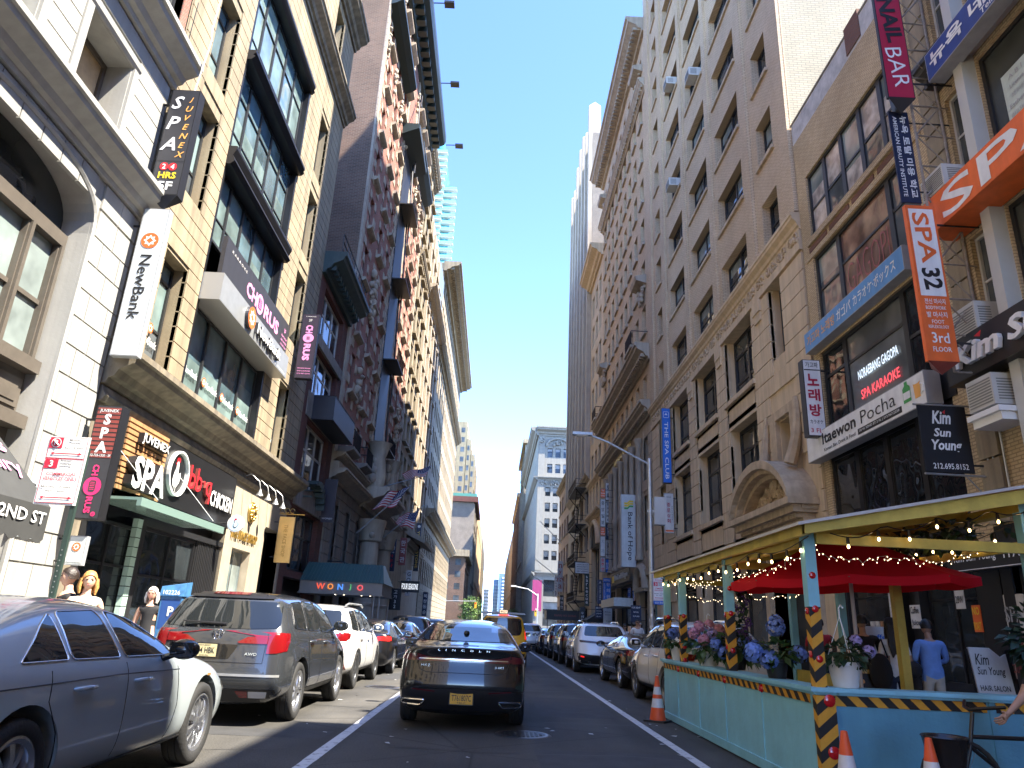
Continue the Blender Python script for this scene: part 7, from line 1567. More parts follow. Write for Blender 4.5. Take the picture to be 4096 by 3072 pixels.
def fairy(lab, pts, seed, n=26):
    q = random.Random(seed); t = thing('fairy_lights', lab, 'fairy lights', pts[0]); a = MB(); b_ = MB()
    for A, B in zip(pts, pts[1:]):
        A, B = Vector(A), Vector(B); P = [A.lerp(B, i/n)+Vector((q.uniform(-.03, .03), q.uniform(-.03, .03), q.uniform(-.04, .04)-.12*math.sin(math.pi*i/n))) for i in range(n+1)]; a.tube(P, .003, 3)
        for p in P: b_.sphere(p-Vector((0, 0, .01)), .0045, 5, 4)
    a.build('wire', FWIRE, t); tag(b_.build('lamps', FAIRY, t), None, None, kind='stuff')
fairy('tangled fairy lights draped between the posts on the street side', [(3.2, 13.4, 2.33), (3.25, 9.9, 2.2), (3.3, 7.4, 2.36)], 1, 40)
fairy('tangled fairy lights hanging over the red parasol', [(3.2, 7.6, 2.38), (4.2, 7.7, 2.27), (5.3, 7.8, 2.45)], 2, 30)
fairy('lower strand of fairy lights by the far end of the shed', [(3.3, 13.3, 2.1), (4.3, 12.4, 2.05), (5.3, 11.2, 2.3)], 3, 34)
fairy('upper strand of fairy lights across the far roof bays', [(3.2, 12.6, 2.28), (4.4, 11.3, 2.2), (5.4, 10.2, 2.4)], 4, 34)
# parasol
t = thing('parasol', 'red canvas parasol opened wide inside the dining shed', 'parasol', (4.55, 9.35, 0)); a = MB(); n = 8; rim = []
for i in range(n): an = math.pi/8+2*math.pi*i/n; rim.append((1.5*math.cos(an), 1.25*math.sin(an), 2.14+.05*math.cos(an)*1.5))
ap = (-.1, 0, 2.8)
for i in range(n):
    A, B = Vector(rim[i]), Vector(rim[(i+1) % n]); k = 6; C_ = Vector(ap)
    G_ = [[C_.lerp(A.lerp(B, v/k), u/k)-Vector((0, 0, .03*math.sin(math.pi*v/k)*(u/k)+.05*math.sin(math.pi*u/k))) for v in range(k+1)] for u in range(k+1)]
    a.add([p for r in G_ for p in r], [(u*(k+1)+v, u*(k+1)+v+1, (u+1)*(k+1)+v+1, (u+1)*(k+1)+v) for u in range(k) for v in range(k)])
    a.add([G_[k][v] for v in range(k+1)]+[G_[k][v]-Vector((0, 0, .1)) for v in range(k+1)], [(v, v+1, k+2+v, k+1+v) for v in range(k)])
def canvas():
    m, N, L, b = _new('red_canvas'); _set(b, .75, 0, .2); b.inputs['Base Color'].default_value = (.72, .012, .03, 1); b.inputs['Transmission Weight'].default_value = 0
    tr = N.new('ShaderNodeBsdfTranslucent'); tr.inputs['Color'].default_value = (.7, .02, .03, 1); mx = N.new('ShaderNodeMixShader'); mx.inputs[0].default_value = .3; L.new(b.outputs[0], mx.inputs[1]); L.new(tr.outputs[0], mx.inputs[2]); L.new(mx.outputs[0], N['Material Output'].inputs['Surface']); return m
a.build('canopy', canvas(), t, 40, local=True); a = MB(); a.tube([(0, 0, .1), (0, 0, 2.7)], .024, 10); a.build('pole', mat('pale_pole', (.5, .45, .4), .4), t, local=True); a = MB()
for r in rim: a.tube([(0, 0, 2.6), Vector(r)-Vector((0, 0, .03))], .01, 5)
a.build('ribs', mat('rib_wood', (.2, .1, .06), .5), t, local=True); a = MB(); a.lathe([(.001, .1), (.3, .1), (.28, .17), (.04, .2)], n=20); a.build('base', BLK, t, local=True)
# hydrangea pots
LEAF = mat('hydrangea_leaf', (.035, .085, .025), .5, var=.35, scale=9); LEAF2 = mat('dark_leaf', (.02, .05, .02), .5, var=.4, scale=9)
BLUEF = mat('blue_petals', (.13, .22, .55), .6, var=.35, scale=25); PINKF = mat('pink_petals', (.5, .24, .34), .6, var=.3, scale=25); LILF = mat('lilac_petals', (.32, .26, .5), .6, var=.3, scale=25); PURF = mat('purple_petals', (.08, .03, .14), .6, var=.4, scale=20)
def bloom(mb, c, r, q, m=0, n=95):
    for i in range(n):
        d = Vector((q.gauss(0, 1), q.gauss(0, 1), q.gauss(0, 1)+.35)).normalized(); p = Vector(c)+d*r*q.uniform(.86, 1.05); u = d.orthogonal().normalized(); v = d.cross(u); s_ = r*.3; an = q.uniform(0, 3); u, v = u*math.cos(an)+v*math.sin(an), v*math.cos(an)-u*math.sin(an)
        mb.add([p+u*s_, p+v*s_+d*s_*.25, p-u*s_, p-v*s_+d*s_*.25], [(0, 1, 2, 3)], m)
def leafs(mb, c, rx, rz, q, n, s_, m=0):
    for i in range(n):
        d = Vector((q.gauss(0, 1), q.gauss(0, 1), q.gauss(0, .8))).normalized(); p = Vector(c)+Vector((d.x*rx, d.y*rx, d.z*rz))*q.uniform(.55, 1.05); o = (d+Vector((0, 0, -.35))).normalized()*s_*q.uniform(.7, 1.4); w = o.cross(Vector((q.gauss(0, .4), q.gauss(0, .4), 1))).normalized()*s_*.42; f = Vector((0, 0, -s_*.2))
        mb.add([p, p+o*.5+w, p+o+f, p+o*.5-w], [(0, 1, 2, 3)], m)
def pot(lab, x, y, z, r, h, pm, blooms, lr, seed, hang=False, lm=None):
    q = random.Random(seed); t = thing('flower_pot', lab, 'flower pot', (x, y, z), group='hydrangea pots on the shed ledge'); a = MB(); a.lathe([(.001, 0), (r*.72, 0), (r*.76, .02), (r*.97, h*.84), (r*1.07, h*.85), (r*1.07, h), (r*.95, h), (r*.9, h*.9), (.001, h*.88)], n=22); a.build('pot', pm, t, 35, local=True)
    a = MB(); leafs(a, (0, 0, h+lr*.35), lr, lr*.55, q, 150, lr*.42)
    for i in range(9): an = q.uniform(0, 6.28); a.tube([(0, 0, h*.8), (lr*.5*math.cos(an), lr*.5*math.sin(an), h+lr*.4)], .006, 4)
    a.build('foliage', lm or LEAF, t, local=True, recalc=False)
    for bx, by, bz, br, bm in blooms: a = MB(); bloom(a, (bx, by, h+bz), br, q); a.build('bloom', bm, t, local=True, recalc=False)
    if hang:
        a = MB()
        for an in (.5, 2.6, 4.7): a.tube([(r*math.cos(an), r*math.sin(an), h), (0, 0, h+.42)], .004, 4)
        a.tube([(.0, 0, h+.42), (.0, 0, h+.5), (.02, 0, h+.53), (.045, 0, h+.5)], .007, 5); a.build('hanger', WHT, t, local=True)
PW = mat('white_plastic_pot', (.68, .68, .66), .4); PKt = mat('black_plastic_pot', (.02, .02, .022), .4)
pot('white hanging pot of blue hydrangeas at the far end of the shed ledge', X0+.1, 12.95, .97, .13, .22, PW, [(-.12, -.1, .2, .085, BLUEF), (.05, -.12, .2, .09, BLUEF), (.14, 0, .16, .08, BLUEF), (0, .1, .24, .08, BLUEF)], .2, 1)
pot('white hanging pot of pink and lilac hydrangeas on the shed ledge', X0+.1, 11.15, .97, .15, .2, PW, [(-.22, -.05, .24, .08, PINKF), (-.12, 0, .34, .08, PINKF), (.03, 0, .37, .075, PINKF), (.16, -.04, .3, .085, PINKF), (-.1, -.15, .16, .085, PINKF), (.2, -.08, .18, .08, LILF), (.02, -.18, .24, .075, LILF), (.24, .05, .28, .07, LILF)], .27, 2, True)
pot('trailing pot of turquoise blue hydrangeas behind the second shed post', X0+.25, 10.3, .97, .13, .17, PKt, [(-.3, -.05, .14, .08, BLUEF), (-.22, -.1, .04, .08, BLUEF), (.1, 0, .18, .08, BLUEF), (.25, -.02, .14, .08, BLUEF), (.38, .02, .1, .07, BLUEF)], .3, 3)
pot('black pot of large blue hydrangeas on the shed ledge', X0+.12, 8.55, .97, .13, .2, PKt, [(-.27, -.06, .06, .105, BLUEF), (-.13, -.13, .0, .1, BLUEF), (.03, .02, .34, .1, BLUEF), (.24, -.04, .06, .095, BLUEF), (.05, .06, .4, .08, BLUEF)], .22, 4)
pot('white ribbed hanging pot of fading hydrangeas beside the hazard taped corner post', X0+.36, 7.42, .97, .155, .235, PW, [(.27, .02, .1, .06, LILF), (.2, .12, .2, .055, LILF)], .2, 5, True, LEAF2)
t = thing('artificial_wisteria', 'purple artificial wisteria trailing down the second shed post', 'garland', (X0+.2, 10.0, 1.2)); a = MB(); q = random.Random(8)
for i in range(40): z = 2.3-i*.028; leafs(a, (X0+.16+q.uniform(-.05, .12), 10.0, z), .07, .05, q, 5, .07)
a.build('foliage', LEAF2, t, recalc=False); a = MB()
for i in range(26): z = 2.25-i*.034; bloom(a, (X0+.2+q.uniform(-.06, .14), 9.98, z), .05, q, 0, 24)
a.build('blossom', PURF, t, recalc=False)
t = thing('ivy_garland', 'dark ivy garland bunched under the inner roof beam', 'garland', (5.6, 8.6, 2.5)); a = MB()
for i in range(40): leafs(a, (5.2+q.uniform(-.3, .5), 7.9+i*.05, 2.62+q.uniform(-.08, .1)), .16, .1, q, 9, .1)
a.build('foliage', LEAF2, t, recalc=False)
t = thing('potted_tree', 'dark leafy potted tree by the salon door', 'potted plant', (7.15, 9.6, .14)); a = MB(); a.lathe([(.001, 0), (.16, 0), (.2, .35), (.18, .36)], n=16); a.build('pot', PKt, t, 40, local=True); a = MB(); a.tube([(0, 0, .3), (.03, 0, .8), (0, .02, 1.3)], [.03, .025, .015], 7); a.build('stem', mat('plant_stem', (.1, .07, .04), .8), t, local=True); a = MB(); leafs(a, (0, 0, 1.35), .42, .42, q, 420, .13); a.build('foliage', LEAF2, t, local=True, recalc=False)
# cones
CO_ = mat('cone_orange', (.75, .1, .025), .5, var=.08, scale=8); CW_ = mat('cone_reflective_white', (.6, .6, .6), .35, var=.12, scale=10); CB_ = mat('cone_black_base', (.02, .02, .02), .6)
def cone(lab, x, y, h=.71, tilt=(0, 0)):
    t = thing('traffic_cone', lab, 'traffic cone', (x, y, 0), (tilt[0], tilt[1], RND.uniform(0, 1)), group='orange cones around the dining shed'); k = h/.71; r = lambda z: (.14-.115*z/.71)*k
    for z0, z1, m, nm in ((.03, .22, CO_, 'cone'), (.22, .36, CW_, 'reflective_band'), (.36, .42, CO_, 'cone'), (.42, .54, CW_, 'reflective_band'), (.54, .71, CO_, 'cone')):
        a = MB(); a.lathe([(r(z0), z0*k), (r(z1), z1*k)]+([(r(z1)*.5, z1*k+.004), (.001, z1*k)] if z1 > .7 else []), n=24); a.build(nm, m, t, 60, local=True)
    a = MB(); a.box(-.18*k, .18*k, -.18*k, .18*k, 0, .03*k); a.build('base', CB_, t, local=True)
cone('orange cone with two pale bands at the far end of the shed', 2.84, 13.0); cone('orange cone with a worn band at the front corner of the shed', 2.86, 6.25); cone('orange cone at the bottom edge of the view, right of the corner cone', 3.52, 6.22, .69)
# notice boards on the pavement
t = thing('sandwich_board', 'white hair salon board with black script on the pavement', 'sandwich board', (6.72, 10.0, .14), (rad(-8), 0, rad(4))); a = MB(); P = [(-.25, 0), (.27, 0), (.27, 1.2)]+[(.27-.17*math.sin(i*.26), 1.2-.17*(1-math.cos(i*.26))*.2-.02*i) for i in range(1, 3)]+[(.05, 1.27), (-.25, 1.27)]; a.prism(P, .03, 0, None, 0); a.build('board', sOG, t, local=True); a = MB(); a.box(.27, .33, 0, .05, 0, 1.25); a.box(-.27, -.25, .02, .05, 0, 1.25); a.build('frame', BLK, t, local=True); a = MB()
for s_, x, z, w_, h_, sr in (('Kim', -.1, 1.12, .2, .14, .25), ('Sun Young', .0, .96, .4, .13, .25), ('HAIR SALON', 0, .76, .42, .07, 0), ('·Haircut', -.07, .62, .24, .06, 0), ('·Color', -.1, .48, .18, .05, 0), ('·Perm & Straightening', 0, .34, .44, .06, 0), ('·Perm', -.1, .2, .2, .055, 0)): put_text(a, s_, x, z, w=w_, h=h_, m=0, shear=sr, y=-.004)
a.build('lettering', sK, t, local=True, recalc=False)
t = thing('sandwich_board', 'timber framed black board of juices beside the white pot', 'sandwich board', (5.25, 10.75, .14), (rad(-10), 0, rad(-6))); a = MB(); a.box(-.24, .24, 0, .02, .1, .85); a.build('board', sK, t, local=True); a = MB(); a.box(-.3, -.24, -.01, .03, 0, .9); a.box(.24, .3, -.01, .03, 0, .95); a.box(-.24, .24, -.01, .03, .85, .9); a.build('frame', mat('pale_pine', (.5, .38, .16), .6, var=.2, scale=6), t, local=True); a = MB(); put_text(a, 'Fresh Lemon', 0, .62, w=.36, h=.05); put_text(a, 'Ginger Tea', 0, .54, w=.3, h=.05); put_text(a, 'Fruit Juice', 0, .22, w=.36, h=.05); [disc(a, -.12+.06*i, .36+.04*(i % 2), .035, .035, 1) for i in range(5)]; [disc(a, -.05+.05*i, .74, .03, .03, 1) for i in range(3)]; a.build('lettering', [sW, sAM], t, local=True, recalc=False)
t = thing('poster_stand', 'tall cafe poster stand behind the woman in the black cap', 'poster stand', (6.0, 11.6, .14)); a = MB(); a.box(-.3, .3, 0, .03, .1, 1.5); a.build('board', sOG, t, local=True); a = MB(); put_text(a, 'coffee', 0, 1.35, w=.35, h=.07); put_text(a, '한컷', 0, 1.0, w=.4, h=.18, m=1); put_text(a, '4TH FL', 0, .45, w=.45, h=.1, m=1); a.build('lettering', [sBL, sCR], t, local=True, recalc=False); a = MB(); a.box(-.34, -.3, 0, .04, 0, 1.52); a.box(.3, .34, 0, .04, 0, 1.52); a.build('frame', BLK, t, local=True)
# kerbside kit
t = thing('parking_meter', 'blue stickered parking pay station on the left pavement', 'parking meter', (-4.62, 11.0, .14)); a = MB(); a.box(-.15, .15, -.12, .12, 0, 1.45); a.add([(-.17, -.14, 1.45), (.17, -.14, 1.45), (.17, .12, 1.45), (-.17, .12, 1.45), (-.17, -.1, 1.58), (.17, -.1, 1.63), (.17, .12, 1.66), (-.17, .12, 1.6)], [(0, 1, 2, 3), (4, 5, 6, 7), (0, 1, 5, 4), (1, 2, 6, 5), (2, 3, 7, 6), (3, 0, 4, 7)]); a.build('cabinet', mat('worn_blue_metal', (.05, .16, .33), .45, var=.35, scale=7), t, local=True); a = MB(); rect(a, -.13, .13, 1.0, 1.4, 1, -.122); put_text(a, 'P', .02, 1.24, h=.13, m=0, y=-.126, bold=.03); put_text(a, '102226', 0, 1.5, w=.24, h=.06, m=0, y=-.146); put_text(a, '102226', 0, .72, w=.2, h=.05, m=0, y=-.124); q = random.Random(3)
for i in range(24): x, z, s_ = q.uniform(-.13, .1), q.uniform(.3, 1.0), q.uniform(.015, .04); rect(a, x, x+s_, z, z+s_*1.2, q.choice([0, 2, 2, 3]), -.1245-i*.00008)
a.build('stickers', [sW, mat('meter_blue', (.02, .07, .25), .5), sGR, sOR], t, local=True, recalc=False)
t = thing('street_lamp', 'grey steel street lamp with a long arm on the right kerb', 'street lamp', (5.3, 24.8, .14)); a = MB(); a.lathe([(.16, 0), (.16, .5), (.1, .7), (.095, 2.5), (.07, 7.1), (.001, 7.15)], n=12); a.build('pole', STL, t, 40, local=True); a = MB(); a.tube([(0, 0, 6.9), (-.6, 0, 7.2), (-1.5, 0, 7.65), (-2.1, 0, 7.86)], .038, 7); a.build('arm', STL, t, local=True); a = MB(); a.box(-2.75, -2.05, -.13, .13, 7.85, 7.95); a.box(-2.6, -2.2, -.1, .1, 7.82, 7.85, 1); a.build('lamp_head', [STL, sOG], t, local=True); a = MB(); a.box(.12, .5, -.12, .2, 4.8, 5.75); a.box(-.1, .12, -.05, .05, 5.2, 5.3); a.build('utility_box', mat('pale_grey_box', (.45, .45, .43), .5, var=.1), t, local=True); a = MB(); q = random.Random(4)
for i in range(40): an, z = q.uniform(3.3, 6.1), q.uniform(.8, 2.1); c_ = .1; a.add([(c_*math.cos(an+d)*1.02, c_*math.sin(an+d)*1.02, z+e) for d, e in ((-.3, 0), (.3, .01), (.3, .1), (-.3, .09))], [(0, 1, 2, 3)], i % 3)
a.build('sticker_layer', [sW, sGR, sK], t, local=True, recalc=False)
t = thing('street_lamp', 'slim pale street lamp far away at the avenue corner', 'street lamp', (9.0, 150, 0)); a = MB(); a.tube([(0, 0, 0), (0, 0, 8)], .12, 7); a.build('pole', sOG, t, local=True); a = MB(); a.tube([(0, 0, 7.6), (-2, 0, 8.8), (-4.6, 0, 9.2)], .1, 6); a.box(-5.5, -4.4, -.2, .2, 9.1, 9.4); a.build('arm', sOG, t, local=True)
def tlight(lab, x, y, z, px, pole_h, lit):
    t = thing('traffic_light', lab, 'traffic light', (px, y, 0)); a = MB(); a.tube([(0, 0, 0), (0, 0, pole_h)], .1, 7); a.tube([(0, 0, pole_h-.2), (x-px, 0, pole_h)], .07, 6); a.build('pole', STL, t, local=True); a = MB(); a.box(x-px-.2, x-px+.2, -.2, .2, z-.55, z+.55); a.build('housing', mat('signal_yellow', (.6, .33, .02), .5), t, local=True)
    a = MB(); a.lathe([(.001, -.22), (.14, -.21), (.15, -.2)], (x-px, 0, z+.35), 12, ax='y'); a.build('lamp', CARM[1] if lit else BLK, t, local=True)
tlight('yellow traffic light hung over the avenue on the left with red lit', -3.4, 150, 5.2, -9.5, 6, True); tlight('yellow traffic light at the far right corner of the avenue', 8.6, 149, 4.2, 9.0, 5, False)
# flags on the hotel
RD = mat('flag_red', (.4, .03, .04), .8); WH_ = mat('flag_white', (.6, .58, .55), .8); BU = mat('flag_blue', (.02, .03, .12), .8)
def flag(lab, base, tip, A, B, C_, D_, seed):
    t = thing('flag', lab, 'flag', base, group='striped flags on the hotel front'); a = MB(); a.tube([base, tip], [.05, .03], 7); a.sphere(tip, .07, 8, 6); a.build('flagpole', STL, t); a = MB(); A, B, C_, D_ = map(Vector, (A, B, C_, D_)); n, k = 13, 18
    def P(u, v): p = A.lerp(B, u).lerp(D_.lerp(C_, u), v); return p+Vector((0, .3*math.sin(v*7+seed)*v, .06*math.sin(v*9+u*3+seed)))
    for i in range(n):
        for j in range(k): a.quad(P(i/n, j/k), P((i+1)/n, j/k), P((i+1)/n, (j+1)/k), P(i/n, (j+1)/k), 2 if i < 7 and j < k*.42 else i % 2)
    for i in range(5):
        for j in range(6): p = P((i+.7)/13*1.25, (j+.5)*.42/6.2); a.sphere(p+Vector((0, -.015, 0)), .028, 4, 3, 1)
    a.build('cloth', [RD, WH_, BU], t, 180, recalc=False)
flag('large striped flag on the longest pole in front of the hotel columns', (-8.6, 45, 6.45), (-5.57, 45, 9.5), (-5.65, 45, 9.42), (-6.35, 45, 8.2), (-7.85, 45, 7.95), (-7.0, 45, 9.0), 0)
flag('striped flag flying highest on the hotel, its end toward the street', (-8.3, 50, 10.2), (-5.6, 50, 11.1), (-4.8, 50, 11.9), (-5.2, 50, 11.2), (-6.5, 50, 10.85), (-6.85, 50, 11.35), 1)
flag('striped flag on the lower pole beyond the large one', (-7.7, 50, 6.8), (-5.15, 50, 9.1), (-5.4, 50, 8.75), (-5.75, 50, 7.5), (-7.0, 50, 7.75), (-6.75, 50, 8.35), 2)
m_ = MB()
for z, y, l in ((9.2, 98, 3.2), (7.4, 101, 3.4), (15, 104, 2.5)): m_ = MB(); m_.tube([(9.45, y, z-2), (9.45-l*1.3, y, z+1)], .05, 6); tag(m_.build('flagpole', STL), {9.2: 'bare flagpole slanting from the middle of the pinkish low building', 7.4: 'lower bare flagpole slanting from the pinkish low building', 15: 'highest bare flagpole near the roof of the pinkish low building'}[z], 'flagpole')
# floodlight arms on the hotel roof
for y, nm in ((45, 'nearer'), (54, 'middle'), (63, 'farther')): m_ = MB(); m_.tube([(XL+1.5, y, 48.7), (XL+2.6, y, 48.75)], .05, 5); m_.box(XL+2.5, XL+3.3, y-.3, y+.3, 48.55, 48.75); tag(m_.build('floodlight', BLK), nm+' black floodlight on an arm at the hotel cornice', 'floodlight')
# air conditioners
ACM = mat('air_conditioner_case', (.5, .49, .45), .5, var=.08); ACG = mat('air_conditioner_grille', (.2, .2, .19), .6)
def acu(lab, side, u, z, w, h, d):
    p = fpos(side, u, z, 0); t = thing('air_conditioner', lab, 'air conditioner', p, (0, 0, ROT[side])); a = MB(); a.box(-w/2, w/2, -d, .1, 0, h); a.build('case', ACM, t, local=True); a = MB()
    for i in range(9): a.box(-w*.45, w*.45, -d-.008, -d, h*(.1+.09*i), h*(.14+.09*i))
    for i in range(8): a.box(w/2, w/2+.006, -d*.85, -d*.3, h*(.15+.09*i), h*(.19+.09*i)); a.box(-w/2-.006, -w/2, -d*.85, -d*.3, h*(.15+.09*i), h*(.19+.09*i))
    a.build('grille', ACG, t, local=True)
acu('window air conditioner above the orange awning sign', 'R', 12.7, 10.35, .75, .5, .7); acu('split air conditioner on the wall above the black salon fascia', 'R', 12.85, 7.2, .8, .6, .45); acu('branded window air conditioner under the black salon fascia', 'R', 12.5, 5.6, .72, .6, .6)
m_ = MB(); m_.box(8.95, 9.5, 12.1, 12.9, 5.3, 5.45); m_.box(8.88, 9.5, 12.05, 12.95, 5.45, 5.55); tag(m_.build('stone_bracket', WHT), 'white moulded shelf under the branded window air conditioner', 'shelf')
for i, (u, z) in enumerate(((30.7, 36.4), (30.6, 29.3), (35.3, 32.9), (35.4, 25.8))): acu('window air conditioner in the tan brick loft front, '+['highest of four', 'third from the top', 'second from the top', 'lowest of four'][i], 'R', u, z, .8, .5, .6)
m_ = MB()
for u in (12.9, 13.2, 13.35): m_.tube([fpos('R', u, 3.7, .06), fpos('R', u, 6.3, .06), fpos('R', u+.1, 9.3, .06)], .022, 6)
tag(m_.build('conduit', STL), 'steel conduits running up the brick beside the flag sign', 'conduit')
# the tree at the avenue
def tree(lab, x, y, h, r, seed):
    q = random.Random(seed); t = thing('street_tree', lab, 'tree', (x, y, 0)); a = MB(); a.tube([(0, 0, 0), (.05, 0, h*.3), (-.05, .05, h*.6)], [.16, .12, .07], 8)
    for i in range(9): an = i*.75; a.tube([(0, 0, h*(.3+.04*i)), (r*.5*math.cos(an), r*.5*math.sin(an), h*(.5+.04*i)), (r*.8*math.cos(an), r*.8*math.sin(an), h*(.62+.035*i))], [.06, .04, .02], 5)
    a.build('trunk', mat('tree_bark', (.09, .07, .05), .9), t, local=True); a = MB(); b_ = MB()
    for i in range(60):
        an, rr, z = q.uniform(0, 6.28), r*math.sqrt(q.random()), q.uniform(.38, .97)*h; rr *= 1-.75*abs((z/h-.6)/.45)**1.6; c = (rr*math.cos(an), rr*math.sin(an), z); leafs(a if i % 3 else b_, c, r*.24, r*.18, q, 50, .26)
    a.build('crown', mat('tree_leaf_light', (.1, .17, .03), .55, var=.3), t, local=True, recalc=False); b_.build('crown', mat('tree_leaf_dark', (.03, .07, .015), .55, var=.3), t, local=True, recalc=False)
tree('leafy green street tree beyond the avenue, left of the yellow taxi roof', -4.9, 177, 7.8, 3.0, 2); tree('small dark street tree farther down the right side', 6.2, 240, 7, 2.4, 5)
# ------------------------------------------------------------------ people
def skin(n, c): return mat('skin_'+n, c, .55, var=.06, scale=6)
SK1, SK2, SK3 = skin('fair', (.6, .36, .25)), skin('tan', (.42, .24, .15)), skin('deep', (.16, .085, .055))
def cloth(n, c): return mat('cloth_'+n, c, .85, var=.12, scale=10, bump=.25, bscale=12)
C_WH, C_BK, C_BL, C_KH, C_NV, C_RD, C_CR, C_GY = cloth('white', (.68, .67, .64)), cloth('black', (.015, .015, .017)), cloth('blue', (.16, .29, .6)), cloth('khaki', (.48, .42, .33)), cloth('navy_denim', (.02, .027, .05)), cloth('red', (.5, .03, .04)), cloth('cream', (.6, .54, .42)), cloth('grey', (.2, .2, .2))
def hairm(n, c): return mat('hair_'+n, c, .5, var=.3, scale=22, bump=.4, bscale=40)
H_BK, H_BR, H_BLO, H_WH = hairm('black', (.012, .01, .009)), hairm('brown', (.022, .013, .009)), hairm('copper_blonde', (.52, .27, .08)), hairm('white', (.62, .6, .56))
LIP = mat('lips', (.4, .13, .12), .5); EYE = mat('eye_dark', (.02, .015, .012), .2); LENS = mat('sunglass_lens', (.01, .01, .01), .1)
def person(label, x, y, rz, h, top, legs, sk, hm, hair='short', sleeve='short', pose=None, z0=.14, headturn=0, glasses=False, fem=False, shoes=None, group=None, beard=False, turban=None, straps=False):
    k = h/1.75; t = thing('person', label, 'person', (x, y, z0), (0, 0, rz), group)
    sw = .165 if fem else .19
    J = dict(pel=(0, 0, .95), wai=(0, .005, 1.1), che=(0, .01, 1.29), nek=(0, .015, 1.45), hed=(0, 0, 1.56))
    for s_, n in ((1, 'l'), (-1, 'r')):
        J.update({'sh'+n: (s_*sw, .015, 1.4), 'el'+n: (s_*(sw+.06), .04, 1.13), 'wr'+n: (s_*(sw+.05), -.06, .9), 'hi'+n: (s_*.085, 0, .9), 'kn'+n: (s_*.095, -.02, .5), 'an'+n: (s_*.1, .025, .09), 'to'+n: (s_*.115, -.13, .035)})
    J.update(pose or {})
    Rr = dict(pel=(.165, .115) if fem else (.16, .12), wai=(.125, .09) if fem else (.15, .11), che=(.15, .105) if fem else (.175, .12), nek=(.05, .055), hed=(.055, .06), sh=(.06, .06) if fem else (.07, .07), el=(.038, .04) if fem else (.046, .046), wr=(.026, .024), hi=(.1, .1), kn=(.06, .06), an=(.042, .045), to=(.038, .03))
    E = [('pel', 'wai'), ('wai', 'che'), ('che', 'nek'), ('nek', 'hed')]+[(a+n, b_+n) for n in 'lr' for a, b_ in (('sh', 'el'), ('el', 'wr'), ('hi', 'kn'), ('kn', 'an'), ('an', 'to'))]+[('che', 'shl'), ('che', 'shr'), ('pel', 'hil'), ('pel', 'hir')]
    pts = {a: Vector(v)*k for a, v in J.items()}; rr = {a: (Rr.get(a) or Rr[a[:2]]) for a in J}
    extra = []
    for n, s_ in (('l', 1), ('r', -1)):      # palm, four fingers and thumb
        w = pts['wr'+n]; d = (w-pts['el'+n]).normalized(); sd = Vector((0, -1, 0)) if abs(d.y) < .8 else Vector((0, 0, 1)); sd = (sd-d*sd.dot(d)).normalized(); nr = d.cross(sd)
        pts['pa'+n] = w+d*.07*k; rr['pa'+n] = (.038, .02); extra.append(('wr'+n, 'pa'+n))
        for i, (o, ln) in enumerate(((-.026, .07), (-.009, .085), (.009, .08), (.026, .062))):
            a = 'f%d%s' % (i, n); pts[a+'a'] = w+d*.1*k+sd*-o; pts[a+'b'] = pts[a+'a']+(d*.8+nr*.35*-s_).normalized()*ln*.5*k; pts[a+'c'] = pts[a+'b']+(d*.5+nr*.8*-s_).normalized()*ln*.5*k
            for q_, r_ in (('a', .0105), ('b', .0095), ('c', .0075)): rr[a+q_] = (r_, r_)
            extra += [('pa'+n, a+'a'), (a+'a', a+'b'), (a+'b', a+'c')]
        pts['t1'+n] = w+d*.045*k+sd*.034*k; pts['t2'+n] = pts['t1'+n]+(d*.8+sd*.5).normalized()*.035*k; rr['t1'+n] = (.012, .012); rr['t2'+n] = (.009, .009); extra += [('pa'+n, 't1'+n), ('t1'+n, 't2'+n)]
    names = list(pts); ix = {a: i for i, a in enumerate(names)}
    me = bpy.data.meshes.new('body'); me.from_pydata([pts[a] for a in names], [(ix[a], ix[b_]) for a, b_ in E+extra], [])
    o = bpy.data.objects.new('tmp', me); o.modifiers.new('s', 'SKIN'); 
    for i, a in enumerate(names): sv = me.skin_vertices[0].data[i]; sv.radius = (rr[a][0]*k, rr[a][1]*k); sv.use_root = a == 'pel'
    sb = o.modifiers.new('u', 'SUBSURF'); sb.levels = sb.render_levels = 1
    bod = ev(o); bpy.data.objects.remove(o)
    mb = MB(); mb.v = [tuple(v.co) for v in bod.vertices]; mb.f = [tuple(p.vertices) for p in bod.polygons]; mb.m = [0]*len(mb.f)
    hc = pts['hed']+Vector((0, -.012, .065))*k; HM = Matrix.Rotation(headturn, 4, 'Z'); hs = Vector((.074, .095, .115))*k; nlat, nlon = 16, 22; hv = []
    for i in range(nlat+1):
        for j in range(nlon):
            th = math.pi*i/nlat; ph = 2*math.pi*j/nlon; d = Vector((math.sin(th)*math.cos(ph), math.sin(th)*math.sin(ph), math.cos(th))); q = Vector((d.x*hs.x, d.y*hs.y, d.z*hs.z))
            if d.z < -.1: q.x *= 1-.28*(-d.z-.1); q.y *= (1-.12*(-d.z)) if d.y < 0 else (1-.45*(-d.z))
            if d.y < -.2:
                fx = abs(d.x); 
                if fx < .2 and -.35 < d.z < .2: q.y -= .022*k*(1-fx/.2)*max(0, 1-abs(d.z+.2)/.42)
                if .1 < fx < .5 and .0 < d.z < .25: q.y += .009*k
                if fx < .35 and d.z < -.75: q.y -= .008*k
            hv.append(hc+HM.to_3x3() @ q)
    o0 = len(mb.v); mb.v += [tuple(p) for p in hv]
    for i in range(nlat):
        for j in range(nlon): mb.f.append((o0+i*nlon+j, o0+i*nlon+(j+1) % nlon, o0+(i+1)*nlon+(j+1) % nlon, o0+(i+1)*nlon+j)); mb.m.append(3)
